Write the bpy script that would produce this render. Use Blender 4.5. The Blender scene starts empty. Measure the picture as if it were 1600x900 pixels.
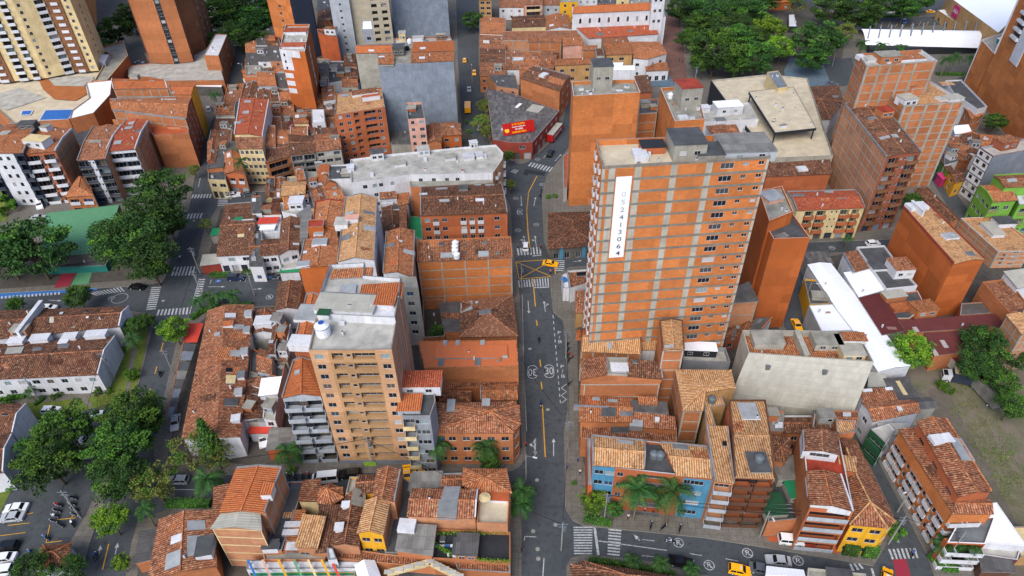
import bpy,bmesh,math,random
from mathutils import Vector,Matrix
from mathutils.geometry import tessellate_polygon
random.seed(7)
S=bpy.context.scene
COL=S.collection
# --- camera, sky, sun, exposure
CAMH=115.0;F=1067.0;VX,VY=826.0,1750.0
_L=math.hypot(VX-800,VY-450);TH=math.atan(F/_L);ROLL=math.atan2(VX-800,VY-450)
cd=bpy.data.cameras.new('camera');cam=bpy.data.objects.new('camera',cd);COL.objects.link(cam)
cd.sensor_width=36;cd.lens=F/1600*36;cd.clip_start=1;cd.clip_end=4000
cam.location=(0,0,CAMH)
cam.rotation_euler=(Matrix.Rotation(math.pi/2-TH,3,'X')@Matrix.Rotation(-ROLL,3,'Z')).to_euler()
S.camera=cam
w=bpy.data.worlds.new('World');S.world=w;w.use_nodes=True
nt=w.node_tree;bg=nt.nodes['Background']
sky=nt.nodes.new('ShaderNodeTexSky');sky.sky_type='NISHITA';sky.sun_disc=False
SUN_EL,SUN_AZ=46.0,203.0
sky.sun_elevation=math.radians(SUN_EL);sky.sun_rotation=math.radians(SUN_AZ)
sky.altitude=1500;sky.air_density=0.7;sky.dust_density=5;sky.ozone_density=1.0
nt.links.new(sky.outputs[0],bg.inputs[0]);bg.inputs[1].default_value=0.15
sd=bpy.data.lights.new('sun','SUN');sd.energy=1.85;sd.angle=math.radians(45);sd.color=(1,0.95,0.88)
sun=bpy.data.objects.new('sun',sd);COL.objects.link(sun)
_a,_e=math.radians(SUN_AZ),math.radians(SUN_EL)
sun.rotation_euler=Vector((math.sin(_a)*math.cos(_e),math.cos(_a)*math.cos(_e),math.sin(_e))).to_track_quat('Z','Y').to_euler()
sun.location=(0,0,300)
S.view_settings.view_transform='Standard';S.view_settings.look='None'
S.view_settings.exposure=0.92;S.view_settings.gamma=1
S.view_settings.use_curve_mapping=False
S.cycles.max_bounces=4;S.cycles.diffuse_bounces=3;S.cycles.glossy_bounces=2
S.cycles.transmission_bounces=2;S.cycles.transparent_max_bounces=4
# --- survey: the place measured from the photograph
def U(px,py,h=0.0):
 dx,dy=px-800,py-450
 c,s=math.cos(ROLL),math.sin(ROLL)
 X,Y=(dx*c-dy*s)/F,(dx*s+dy*c)/F
 fw=math.cos(TH)-Y*math.sin(TH);dn=math.sin(TH)+Y*math.cos(TH)
 t=(CAMH-h)/dn
 return Vector((X*t,fw*t,h))
def hof(top,base):
 return CAMH*(1-U(*base).y/U(*top).y)
def T(tile,pts):
 """positions read on the quarter-scale survey sheets; tile 'cr' = column, row"""
 if not tile:return[tuple(p)for p in pts]
 c,r=int(tile[0]),int(tile[1])
 return[(c*400+x/4,r*225+y/4)for x,y in pts]
 # --- materials
MATS={}
def lin(c):
 if isinstance(c,str):
  c=[int(c[i:i+2],16)/255 for i in(0,2,4)]
  c=[x/12.92 if x<=.04045 else((x+.055)/1.055)**2.4 for x in c]
 return(c[0],c[1],c[2],1)
class NT:
 def __init__(s,name,rough=.85,spec=.3):
  s.m=bpy.data.materials.new(name);s.m.use_nodes=True
  s.t=s.m.node_tree;s.b=s.t.nodes['Principled BSDF']
  s.b.inputs['Roughness'].default_value=rough
  s.b.inputs['Specular IOR Level'].default_value=spec
  MATS[name]=s.m
 def n(s,typ,**kw):
  x=s.t.nodes.new('ShaderNode'+typ)
  for k,v in kw.items():
   if k.startswith('i_'):
    k=k[2:];k=int(k)if k.isdigit()else k.replace('_',' ')
    if hasattr(v,'is_output')or isinstance(v,bpy.types.NodeSocket):s.t.links.new(v,x.inputs[k])
    else:x.inputs[k].default_value=v
   else:setattr(x,k,v)
  return x
 def l(s,a,b):s.t.links.new(a,b)
 def mix(s,fac,a,b,mode='MIX'):
  x=s.t.nodes.new('ShaderNodeMix');x.data_type='RGBA';x.blend_type=mode
  for sock,v in((x.inputs[0],fac),(x.inputs[6],a),(x.inputs[7],b)):
   if isinstance(v,bpy.types.NodeSocket):s.l(v,sock)
   elif isinstance(v,(int,float)):sock.default_value=v
   else:sock.default_value=lin(v)
  return x.outputs[2]
 def noise(s,scale,vec=None,detail=3,rough=.6):
  x=s.n('TexNoise');x.inputs['Scale'].default_value=scale;x.inputs['Detail'].default_value=detail
  x.inputs['Roughness'].default_value=rough
  if vec is not None:s.l(vec,x.inputs['Vector'])
  return x.outputs['Fac']
 def ramp(s,fac,lo,hi,a=0.,b=1.):
  x=s.n('MapRange');s.l(fac,x.inputs[0])
  x.inputs[1].default_value=lo;x.inputs[2].default_value=hi
  x.inputs[3].default_value=a;x.inputs[4].default_value=b
  return x.outputs[0]
 def math(s,op,a,b=0.):
  x=s.n('Math');x.operation=op
  for i,v in enumerate((a,b)):
   if isinstance(v,bpy.types.NodeSocket):s.l(v,x.inputs[i])
   else:x.inputs[i].default_value=v
  return x.outputs[0]
 def pos(s):return s.n('NewGeometry').outputs['Position']
 def uv(s):return s.n('UVMap').outputs[0]
 def out(s,col,bump=None,strength=.5,dist=.05):
  s.l(col,s.b.inputs['Base Color'])
  if bump is not None:
   b=s.n('Bump');b.inputs['Strength'].default_value=strength;b.inputs['Distance'].default_value=dist
   s.l(bump,b.inputs['Height']);s.l(b.outputs[0],s.b.inputs['Normal'])
  return s.m
def m_plain(name,col,rough=.8,var=.25,scale=.35,streak=False,spec=.3,metal=0):
 """paint, render or metal with uneven weathering"""
 N=NT(name,rough,spec);N.b.inputs['Metallic'].default_value=metal
 p=N.pos()
 c=lin(col);dk=tuple(x*(1-var)for x in c[:3]);lt=tuple(min(1,x*(1+var*.35))for x in c[:3])
 f1=N.ramp(N.noise(scale,p,5,.65),.3,.7)
 base=N.mix(f1,dk,lt)
 if streak:
  mp=N.n('Mapping');N.l(p,mp.inputs[0]);mp.inputs['Scale'].default_value=(1.3,1.3,.12)
  f2=N.ramp(N.noise(1.2,mp.outputs[0],4,.7),.46,.78,0,.55)
  base=N.mix(f2,base,tuple(x*.45 for x in c[:3]))
  base=cells(N,base,N.uv(),4.3,2.7,.92,1.05)
 f3=N.ramp(N.noise(4.0,p,2),.35,.75,0,.3)
 base=N.mix(f3,base,tuple(x*.75 for x in c[:3]))
 return N.out(base)
def m_tile(name,c1,c2,cdirt,dirt=.5,clight=None,light=.2):
 """clay barrel tiles: channels run down the slope, courses across it"""
 N=NT(name,.9,.15);uv=N.uv();p=N.pos()
 sx=N.n('SeparateXYZ');N.l(uv,sx.inputs[0]);u,v=sx.outputs[0],sx.outputs[1]
 cu=N.math('FLOOR',N.math('DIVIDE',u,.26));cv=N.math('FLOOR',N.math('DIVIDE',v,.38))
 cb=N.n('CombineXYZ');N.l(cu,cb.inputs[0]);N.l(cv,cb.inputs[1])
 wn=N.n('TexWhiteNoise');wn.noise_dimensions='3D';N.l(cb.outputs[0],wn.inputs[0])
 oi=N.n('ObjectInfo').outputs['Random']
 base=N.mix(wn.outputs[0],c1,c2)
 mp=N.n('Mapping');N.l(uv,mp.inputs[0]);mp.inputs['Scale'].default_value=(1.0,.45,1)
 ad=N.n('VectorMath');N.l(mp.outputs[0],ad.inputs[0])
 ro=N.n('CombineXYZ');N.l(N.math('MULTIPLY',oi,90.),ro.inputs[2]);N.l(ro.outputs[0],ad.inputs[1])
 dn=N.noise(.55,ad.outputs[0],6,.75)
 base=N.mix(N.ramp(dn,.62-.22*dirt,.70,0,.85),base,cdirt)
 fine=N.noise(2.6,ad.outputs[0],3,.7)
 base=N.mix(N.ramp(fine,.52,.66,0,.55*dirt+.15),base,cdirt)
 if clight:
  ln=N.noise(1.9,p,3,.7)
  base=N.mix(N.ramp(ln,.62-light*.3,.68,0,.75),base,clight)
 wv=N.math('SINE',N.math('MULTIPLY',u,2*math.pi/.42))
 groove=N.ramp(wv,-1,0,.3,1.04)
 base=N.mix(1.,base,groove,'MULTIPLY')
 hv=N.n('HueSaturation');N.l(base,hv.inputs['Color']);N.l(N.math('ADD',N.math('MULTIPLY',oi,.35),.85),hv.inputs['Value'])
 return N.out(hv.outputs[0],wv,.5,.06)
def cells(N,base,uv,cw,ch,lo,hi):
 sx=N.n('SeparateXYZ');N.l(uv,sx.inputs[0]);cb=N.n('CombineXYZ')
 N.l(N.math('FLOOR',N.math('DIVIDE',sx.outputs[0],cw)),cb.inputs[0]);N.l(N.math('FLOOR',N.math('DIVIDE',sx.outputs[1],ch)),cb.inputs[1])
 N.l(N.n('ObjectInfo').outputs['Random'],cb.inputs[2])
 wn=N.n('TexWhiteNoise');wn.noise_dimensions='3D';N.l(cb.outputs[0],wn.inputs[0])
 hv=N.n('HueSaturation');N.l(base,hv.inputs['Color']);N.l(N.ramp(wn.outputs[0],0,1,lo,hi),hv.inputs['Value'])
 return hv.outputs[0]
def m_brick(name,c1,c2,mortar,var=.3,course=.45,brick=True):
 N=NT(name,.9,.15);uv=N.uv();p=N.pos()
 if brick:
  b=N.n('TexBrick');N.l(uv,b.inputs[0]);b.inputs['Color1'].default_value=lin(c1);b.inputs['Color2'].default_value=lin(c2)
  b.inputs['Mortar'].default_value=lin(mortar);b.inputs['Scale'].default_value=1
  b.inputs['Mortar Size'].default_value=.02;b.inputs['Brick Width'].default_value=.8;b.inputs['Row Height'].default_value=course
  base=b.outputs[0]
 else:
  base=N.mix(N.noise(3.,p,3),c1,c2)
 base=cells(N,base,uv,5.8,2.66,.80,1.16)
 f=N.ramp(N.noise(.22,p,5,.7),.35,.7,0,var*1.4)
 base=N.mix(f,base,tuple(x*.55 for x in lin(c1)[:3]))
 mp=N.n('Mapping');N.l(p,mp.inputs[0]);mp.inputs['Scale'].default_value=(.9,.9,.1)
 f2=N.ramp(N.noise(1.1,mp.outputs[0],4,.7),.5,.8,0,var)
 base=N.mix(f2,base,tuple(x*.5 for x in lin(mortar)[:3]))
 f4=N.ramp(N.noise(1.7,p,3,.7),.5,.75,0,var)
 base=N.mix(f4,base,c2)
 return N.out(base)
def m_sheet(name,col,dark,pitch=.9,rust=None,rustamt=.3,rough=.6,spec=.3,var=.4):
 """corrugated sheets with lapped joints"""
 N=NT(name,rough,spec);uv=N.uv();p=N.pos()
 sx=N.n('SeparateXYZ');N.l(uv,sx.inputs[0]);u,v=sx.outputs[0],sx.outputs[1]
 cu=N.math('FLOOR',N.math('DIVIDE',u,pitch));cv=N.math('FLOOR',N.math('DIVIDE',v,2.3))
 cb=N.n('CombineXYZ');N.l(cu,cb.inputs[0]);N.l(cv,cb.inputs[1])
 wn=N.n('TexWhiteNoise');wn.noise_dimensions='3D';N.l(cb.outputs[0],wn.inputs[0])
 base=N.mix(N.math('MULTIPLY',wn.outputs[0],var),col,dark)
 f=N.ramp(N.noise(.5,p,5,.7),.42,.72,0,var)
 base=N.mix(f,base,dark)
 if rust:
  base=N.mix(N.ramp(wn.outputs[0],1-rustamt*.3,1.001-rustamt*.3,0,.9),base,rust)
  base=N.mix(N.ramp(N.noise(1.5,uv,4,.7),.55,.7,0,.5),base,'3c2420')
 fr=N.math('FRACT',N.math('DIVIDE',v,2.3))
 base=N.mix(N.ramp(fr,.93,.96,0,.45),base,dark)
 wv=N.math('SINE',N.math('MULTIPLY',u,2*math.pi/(pitch/2)))
 base=N.mix(N.ramp(wv,.5,1,0,.18),base,dark)
 return N.out(base,wv,.35,.04)
def m_glass():
 N=NT('window_glass',.12,.5)
 oi=N.n('ObjectInfo').outputs['Random']
 r=N.n('ValToRGB');N.l(oi,r.inputs[0]);r.color_ramp.interpolation='CONSTANT'
 cr=r.color_ramp;cr.elements[0].color=(.012,.015,.02,1);cr.elements[1].position=.62;cr.elements[1].color=(.05,.055,.06,1)
 for p_,c_ in((.78,(.2,.26,.27,1)),(.86,(.10,.07,.05,1)),(.92,(.38,.38,.38,1)),(.97,(.03,.06,.14,1))):
  e=cr.elements.new(p_);e.color=c_
 N.out(r.outputs[0])
def m_leaf(name,a,b,c):
 N=NT(name,.75,.2);p=N.pos()
 f=N.ramp(N.noise(.55,p,3,.6),.35,.65)
 base=N.mix(f,a,b)
 f2=N.ramp(N.noise(2.5,p,2,.6),.45,.75)
 base=N.mix(f2,base,c)
 oi=N.n('ObjectInfo').outputs['Random']
 hv=N.n('HueSaturation');N.l(base,hv.inputs['Color']);N.l(N.math('ADD',N.math('MULTIPLY',oi,.5),.72),hv.inputs['Value'])
 N.l(N.math('ADD',N.math('MULTIPLY',oi,.03),.485),hv.inputs['Hue'])
 N.b.inputs['Subsurface Weight'].default_value=0
 return N.out(hv.outputs[0])
def m_ground(name,c1,c2,c3,s1=.05,s2=1.2,grid=0,gridcol=None,amt=.6):
 N=NT(name,.95,.15);p=N.pos()
 base=N.mix(N.ramp(N.noise(s1,p,6,.65),.35,.65),c1,c2)
 base=N.mix(N.ramp(N.noise(s2,p,4,.7),.45,.75,0,amt),base,c3)
 if grid:
  b=N.n('TexBrick');b.offset=0;b.offset_frequency=1
  mp=N.n('Mapping');N.l(p,mp.inputs[0]);mp.inputs['Rotation'].default_value=(0,0,.06);N.l(mp.outputs[0],b.inputs[0])
  b.inputs['Color1'].default_value=(1,1,1,1);b.inputs['Color2'].default_value=(.86,.86,.86,1);b.inputs['Mortar'].default_value=(.55,.55,.55,1)
  b.inputs['Scale'].default_value=1;b.inputs['Mortar Size'].default_value=.03;b.inputs['Brick Width'].default_value=grid;b.inputs['Row Height'].default_value=grid
  base=N.mix(1.,base,b.outputs[0],'MULTIPLY')
 if name.startswith('asphalt'):
  vr=N.n('TexVoronoi');vr.feature='F1';vr.distance='CHEBYCHEV';N.l(p,vr.inputs['Vector']);vr.inputs['Scale'].default_value=.16
  base=N.mix(N.ramp(vr.outputs['Color'],.82,.84,0,.35),base,c3)
  base=N.mix(N.ramp(N.noise(.9,p,6,.8),.56,.62,0,.3),base,tuple(x*.6 for x in lin(c3)[:3]))
 return N.out(base)
def M(n):return MATS[n]
m_tile('tile_new','b86c42','a85e36','7e4830',.4,'c88a60',.15)
m_tile('tile_orange','b4724a','9a5a38','4a342a',.6,'caa07a',.35)
m_tile('tile_mid','a2684a','824e38','3a2a24',.8,'c49c78',.4)
m_tile('tile_old','7e5440','624232','2a201c',.9,'ac8668',.35)
m_tile('tile_light','c4966a','b07e50','664838',.65,'d4b48a',.5)
m_tile('tile_red','b05c40','9c4a34','6a382a',.45,'cc8660',.3)
m_tile('tile_dark','6d4434','5a362a','2c1e1a',.85,'9a6a50',.2)
m_brick('brick','b07048','a2643e','8e6c56',.32)
m_brick('brick_light','b98260','ac7450','a28c74',.35)
m_brick('brick_red','985840','8a4e36','75524a',.4)
m_brick('brick_tan','be9470','b28864','a08468',.2)
m_brick('brick_tan_dark','ae8a64','a07e5a','8a7054',.2)
m_brick('brick_dark','80593f','745038','604434',.3)
m_brick('brick_vivid','c07642','b26838','9c7250',.3)
m_brick('orange_paint','ac5e30','a0562a','905430',.34,brick=False)
m_brick('orange_render','aa6240','9e5938','905642',.3,brick=False)
for n_,c_,v_,st_ in(('white','c6c8cc',.12,True),('white_clean','dcdee2',.05,False),('cream','cdb98a',.18,True),('concrete','97958a',.25,True),('concrete_light','a5a296',.22,True),('concrete_dark','5a5854',.35,True),('beige','a89e88',.15,False),('grey_paint','858a90',.15,True),('blue_grey','7c8793',.22,True),('grey_white','9fa6ad',.15,True),('navy','2a3242',.15,False),('black_paint','23262b',.15,False),('blue_paint','46809e',.14,True),('green_paint','6c9c3c',.15,False),('green_dark','1f4a30',.2,False),('yellow_paint','d09a20',.12,True),('maroon','5c3436',.2,False),('pink','c99a88',.2,True),('red_paint','86382c',.2,False),('tan_paint','b08a5a',.2,True),('coping','848484',.3,False),('coping_white','b4b6b8',.15,False),('wood','5d4030',.25,False),('trunk','5b4c3c',.3,False),('palm_trunk','7a6a58',.3,False),('terracotta','a8542f',.2,False),('roof_red','9a3a26',.35,False),('pole','8b8b86',.2,False),('deck','8f8d82',.35,False),('deck_dark','4c4e50',.35,False),('deck_cream','bfb39a',.18,False),('deck_light','a9a79f',.3,False),('court','a06034',.2,False),('panel','94989a',.25,False),('panel_dark','6a6e70',.3,False),('pool','2a62a8',.1,False),('teal','1f6f66',.2,False),('tarp_green','1c7a50',.15,False),('tarp_red','c04030',.15,False),('magenta','b8306a',.15,False),('gold','c8952c',.15,False),('steel','6f7680',.2,False),('shutter','9a9c9e',.2,False)):
 m_plain(n_,c_,.8,min(.5,v_*1.5),.35,st_)
m_plain('black','101012',.5,.1);m_plain('tyre','0e0e0f',.8,.1);m_plain('chrome','b8bcc0',.3,.1)
m_plain('tank_white','d8dadc',.45,.06);m_plain('tank_grey','5d666c',.5,.15);m_plain('tank_blue','2b4f9a',.5,.1)
m_sheet('sheet_grey','84827c','4f4d4a',1.0,var=.6);m_sheet('sheet_light','a8a69a','86847a',1.0,var=.4)
m_sheet('sheet_dark','5c5a58','363534',1.0,var=.6);m_sheet('sheet_white','e6e9ee','ccd2dc',1.2,rough=.4,var=.15)
m_sheet('sheet_maroon','5e2a28','48201f',1.0,'8c6a62',.25);m_sheet('sheet_rust','62302c','4c2628',1.1,'a49e9a',.5)
m_sheet('sheet_green','588c66','487856',1.0,var=.3);m_sheet('sheet_old','77736e','3c3a3a',.8,'55504c',.6,var=.9)
m_sheet('sheet_red','bc683c','a85a34',1.0,var=.25)
m_glass()
m_leaf('leaf_dark','1e361c','2e4e22','48682a');m_leaf('leaf_mid','30541e','487026','688c34');m_leaf('leaf_bright','4a761e','6a9424','90ae38')
m_leaf('leaf_olive','48562a','687434','949440');m_leaf('leaf_palm','183818','284e22','4c6c2a');m_leaf('leaf_hedge','2c5a18','4a7a1e','7a9a28')
m_ground('asphalt','424649','4c5053','34373a',.06,.9);m_ground('asphalt_dark','2c2e32','343639','242629',.05,1.)
m_ground('pavement','76716a','646058','504c46',.08,1.5,1.2);m_ground('yard','56524c','46423c','302e2a',.08,.8)
m_ground('grass','4a5e26','64702e','7a7a3c',.12,1.2);m_ground('dirt','766c60','625a4e','48582e',.05,.22,amt=.8)
m_ground('plaza','7a5a50','6a4c44','4c4a48',.1,1.,1.6);m_ground('plaza_blue','4a6a80','62686c','3a4c5a',.12,.6)
m_ground('rough_grass','6a6252','5a5a42','786e60',.1,.5,amt=.8);m_ground('worn','6a6258','5c564c','4c4840',.1,.6);m_ground('kerb','9a968c','8c887e','6c6860',.3,2.);m_ground('far_ground','6a6058','5a5a48','44502c',.01,.1)
N=NT('paint_white',.8,.2);N.out(N.mix(N.ramp(N.noise(3.,N.pos(),3,.7),.4,.62,0,.75),'b8babc','66686a'))
N=NT('paint_yellow',.8,.2);N.out(N.mix(N.ramp(N.noise(2.,N.pos(),3),.5,.7,0,.5),'c89426','6a6048'))
N=NT('paint_red',.8,.2);N.out(N.mix(N.ramp(N.noise(2.,N.pos(),3),.5,.7,0,.5),'8c2c3a','60383e'))
N=NT('paint_blue',.8,.2);N.out(N.mix(N.ramp(N.noise(2.,N.pos(),3),.5,.7,0,.5),'2c62a0','4a5a70'))
for n_,c_ in(('car_white','dadcde'),('car_silver','a4a8ac'),('car_black','111214'),('car_navy','1c2a44'),('car_yellow','f0a808'),('car_red','a01818'),('car_grey','50545a'),('car_blue','2c5a9c')):
 N=NT(n_,.25,.5);N.b.inputs['Base Color'].default_value=lin(c_);N.b.inputs['Coat Weight'].default_value=.4
m_plain('skin','9a6a4c',.7,.05);m_plain('cloth_blue','2c4a80',.9,.2);m_plain('cloth_white','c8c8c8',.9,.1);m_plain('cloth_dark','1c1e24',.9,.1);m_plain('cloth_red','a02428',.9,.1);m_plain('cloth_pink','c86a90',.9,.1)
# --- mesh building
class MB:
 def __init__(s):s.v=[];s.f=[];s.mi=[];s.uv=[];s.mats=[]
 def mat(s,m):
  m=M(m)if isinstance(m,str)else m
  if m not in s.mats:s.mats.append(m)
  return s.mats.index(m)
 def face(s,pts,m,uv=None):
  i=len(s.v);s.v+=[tuple(p)for p in pts];s.f.append(tuple(range(i,i+len(pts))));s.mi.append(s.mat(m))
  if uv is None:
   a=Vector(pts[0]);e=Vector(pts[1])-a
   if e.length<1e-6:e=Vector((1,0,0))
   nrm=(Vector(pts[1])-a).cross(Vector(pts[-1])-a)
   e.normalize();d=nrm.cross(e)
   if d.length<1e-9:d=Vector((0,0,1))
   d.normalize();uv=[((Vector(p)-a).dot(e),(Vector(p)-a).dot(d))for p in pts]
  s.uv.append(uv)
 def poly(s,pts,m):
  uv=[(p[0],p[1])for p in pts]
  if len(pts)<=4:return s.face(pts,m,uv)
  for t in tessellate_polygon([[Vector(p)for p in pts]]):
   q=[pts[k]for k in t];
   n_=(Vector(q[1])-Vector(q[0])).cross(Vector(q[2])-Vector(q[0]))
   if n_.z<0:q.reverse()
   s.face(q,m,[(p[0],p[1])for p in q])
 def prism(s,poly,z0,z1,m,top=None,bottom=False):
  """poly: clockwise or counterclockwise list of xy"""
  n=len(poly)
  area=sum(poly[i][0]*poly[(i+1)%n][1]-poly[(i+1)%n][0]*poly[i][1]for i in range(n))
  if area<0:poly=poly[::-1]
  zt=z1 if isinstance(z1,(list,tuple))else[z1]*n
  if area<0:zt=list(zt)[::-1]
  for i in range(n):
   a,b=poly[i],poly[(i+1)%n]
   L=math.hypot(b[0]-a[0],b[1]-a[1])
   s.face([(a[0],a[1],z0),(b[0],b[1],z0),(b[0],b[1],zt[(i+1)%n]),(a[0],a[1],zt[i])],m,[(0,z0),(L,z0),(L,zt[(i+1)%n]),(0,zt[i])])
  s.poly([(p[0],p[1],z)for p,z in zip(poly,zt)],top or m)
 def box(s,c,size,m,rz=0.,top=None):
  x,y=size[0]/2,size[1]/2;ca,sa=math.cos(rz),math.sin(rz)
  P=[(c[0]+px*ca-py*sa,c[1]+px*sa+py*ca)for px,py in((-x,-y),(x,-y),(x,y),(-x,y))]
  s.prism(P,c[2],c[2]+size[2],m,top)
  s.face([(P[3][0],P[3][1],c[2]),(P[2][0],P[2][1],c[2]),(P[1][0],P[1][1],c[2]),(P[0][0],P[0][1],c[2])],m)
 def bar(s,a,b,wd,hh,m,up=Vector((0,0,1))):
  a,b=Vector(a),Vector(b);d=(b-a);
  if d.length<1e-5:return
  d.normalize();side=d.cross(up)
  if side.length<1e-4:side=d.cross(Vector((1,0,0)))
  side.normalize();u2=side.cross(d)
  q=[side*(-wd/2)+u2*(-hh/2),side*(wd/2)+u2*(-hh/2),side*(wd/2)+u2*(hh/2),side*(-wd/2)+u2*(hh/2)]
  for i in range(4):
   j=(i+1)%4
   s.face([a+q[i],a+q[j],b+q[j],b+q[i]],m)
  s.face([a+q[3],a+q[2],a+q[1],a+q[0]],m);s.face([b+q[0],b+q[1],b+q[2],b+q[3]],m)
 def cyl(s,a,b,r0,r1,m,n=8,cap=True):
  a,b=Vector(a),Vector(b);d=(b-a).normalized()
  x=d.orthogonal().normalized();y=d.cross(x)
  A=[a+(x*math.cos(2*math.pi*i/n)+y*math.sin(2*math.pi*i/n))*r0 for i in range(n)]
  B=[b+(x*math.cos(2*math.pi*i/n)+y*math.sin(2*math.pi*i/n))*r1 for i in range(n)]
  for i in range(n):
   j=(i+1)%n;s.face([A[i],A[j],B[j],B[i]],m)
  if cap:s.face(B,m);s.face(A[::-1],m)
 def mesh(s,name):
  me=bpy.data.meshes.new(name);me.from_pydata(s.v,[],s.f)
  for m in s.mats:me.materials.append(m)
  me.polygons.foreach_set('material_index',s.mi)
  ul=me.uv_layers.new(name='UVMap');flat=[c for f in s.uv for p in f for c in p]
  ul.data.foreach_set('uv',flat);me.update();return me
 def build(s,name,parent=None,loc=None):
  if not s.f:return None
  return link(name,s.mesh(name),parent,loc)
def link(name,me,parent=None,loc=None,mat=None):
 o=bpy.data.objects.new(name,me);COL.objects.link(o)
 if parent:o.parent=parent
 if loc is not None:o.location=loc
 if mat is not None:o.matrix_local=mat
 return o
def tag(o,label=None,cat=None,group=None,kind=None):
 if label:o['label']=label
 if cat:o['category']=cat
 if group:o['group']=group
 if kind:o['kind']=kind
 return o
def empty(name,loc,rz=0,label=None,cat=None,group=None):
 o=bpy.data.objects.new(name,None);COL.objects.link(o);o.location=loc;o.rotation_euler=(0,0,rz)
 o.empty_display_size=.5
 return tag(o,label,cat,group)
def copy_tree(o,parent=None):
 c=o.copy();COL.objects.link(c)
 if parent:c.parent=parent
 for ch in KIDS.get(o,())if False else[x for x in o.children]:copy_tree(ch,c)
 return c
KIDS={}
# --- facade openings
_win={}
def win_mesh(wd,hh,style='white'):
 k=(round(wd,1),round(hh,1),style)
 if k in _win:return _win[k]
 wd,hh=k[0],k[1];fm={'white':'coping_white','dark':'black_paint','grey':'steel'}[style]
 f=MB();t=.05
 for x in(-wd/2+t/2,wd/2-t/2):f.box((x,-.03,0),(t,.07,hh),fm)
 for z in(0,hh-t):f.box((0,-.03,z),(wd-2*t,.07,t),fm)
 if wd>.9:
  n=1 if wd<2.2 else 2
  for i in range(n):f.box((-wd/2+wd*(i+1)/(n+1),-.03,t),(t*.8,.05,hh-2*t),fm)
 p=MB();p.face([(-wd/2+.02,0,.02),(wd/2-.02,0,.02),(wd/2-.02,0,hh-.02),(-wd/2+.02,0,hh-.02)],'window_glass')
 _win[k]=(f.mesh('window'),p.mesh('pane'));return _win[k]
_bal={}
def bal_mesh(wd,dep,style):
 k=(round(wd,1),dep,style)
 if k in _bal:return _bal[k]
 wd=k[0];f=MB()
 sl,ra={'white':('white','white'),'brick':('brick','brick'),'glass':('concrete','grey_white'),'rail':('concrete','rail'),'wood':('wood','wood'),'tan':('brick_tan_dark','rail'),'orange':('orange_render','orange_render'),'grey':('concrete_dark','rail'),'brown':('brick_dark','brick_dark'),'navy':('concrete_dark','navy'),'cream':('cream','cream')}[style]
 f.box((0,-dep/2,-.16),(wd,dep,.16),sl)
 if ra=='rail':
  f.box((0,-dep+.04,.92),(wd,.06,.06),'steel')
  for i in range(max(4,int(wd/.35))+1):
   f.box((-wd/2+.04+(wd-.08)*i/max(4,int(wd/.35)),-dep+.04,0),(.035,.035,.92),'steel')
  for x in(-wd/2+.03,wd/2-.03):f.box((x,-dep/2,.92),(.05,dep-.1,.06),'steel')
 else:
  f.box((0,-dep+.05,0),(wd,.1,.95),ra)
  if dep>.3:
   for x in(-wd/2+.05,wd/2-.05):f.box((x,-dep/2+.05,0),(.1,dep-.1,.95),ra)
 _bal[k]=f.mesh('balcony');return _bal[k]
def openings(L,h,fac,z0=0.):
 """-> list of dict(u0,u1,z0,z1,kind,...) in wall coordinates, u measured left to right from outside"""
 out=[]
 for fl,toks,o in fac:
  zb=o.get('zb',0.);zt=o.get('zt',h-.35);gz=o.get('g',0)
  fh=(zt-zb)/fl
  for i in range(fl):
   if i in o.get('skip',()):continue
   zf=zb+i*fh
   if i==0 and o.get('shop'):
    n=o['shop'];
    for j in range(n):
     c=L*(j+.5)/n;wd=L/n*.7
     out.append(dict(u0=c-wd/2,u1=c+wd/2,z0=z0+.03,z1=min(2.6,fh*.86),k='g',dep=.3,st=o.get('st','white')))
    continue
   for tk in toks.split():
    k=tk[0];a,_,b=tk[1:].partition(':');c=L*float(a)/100
    wd=float(b)if b else{'w':1.5,'s':.7,'b':3.,'l':3.,'f':1.2,'p':1.6,'d':2.4}[k]
    wd=min(wd,L*.92);c=max(wd/2+.12,min(L-wd/2-.12,c))
    hw={'w':1.25,'s':.75,'b':2.2,'l':1.55,'f':2.0,'p':1.25,'d':1.5}[k];zs={'w':.95,'s':1.4,'b':.12,'l':.85,'f':.3,'p':.95,'d':.85}[k]
    hw=min(hw,fh-zs-.12)if fh-zs-.12>.4 else fh*.5
    out.append(dict(u0=c-wd/2,u1=c+wd/2,z0=zf+zs,z1=zf+zs+hw,k=k,dep={'b':1.1,'l':1.0,'d':.5}.get(k,.16),st=o.get('st','white'),bs=o.get('bs','white'),bd=o.get('bd',.8)))
 return out
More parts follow.
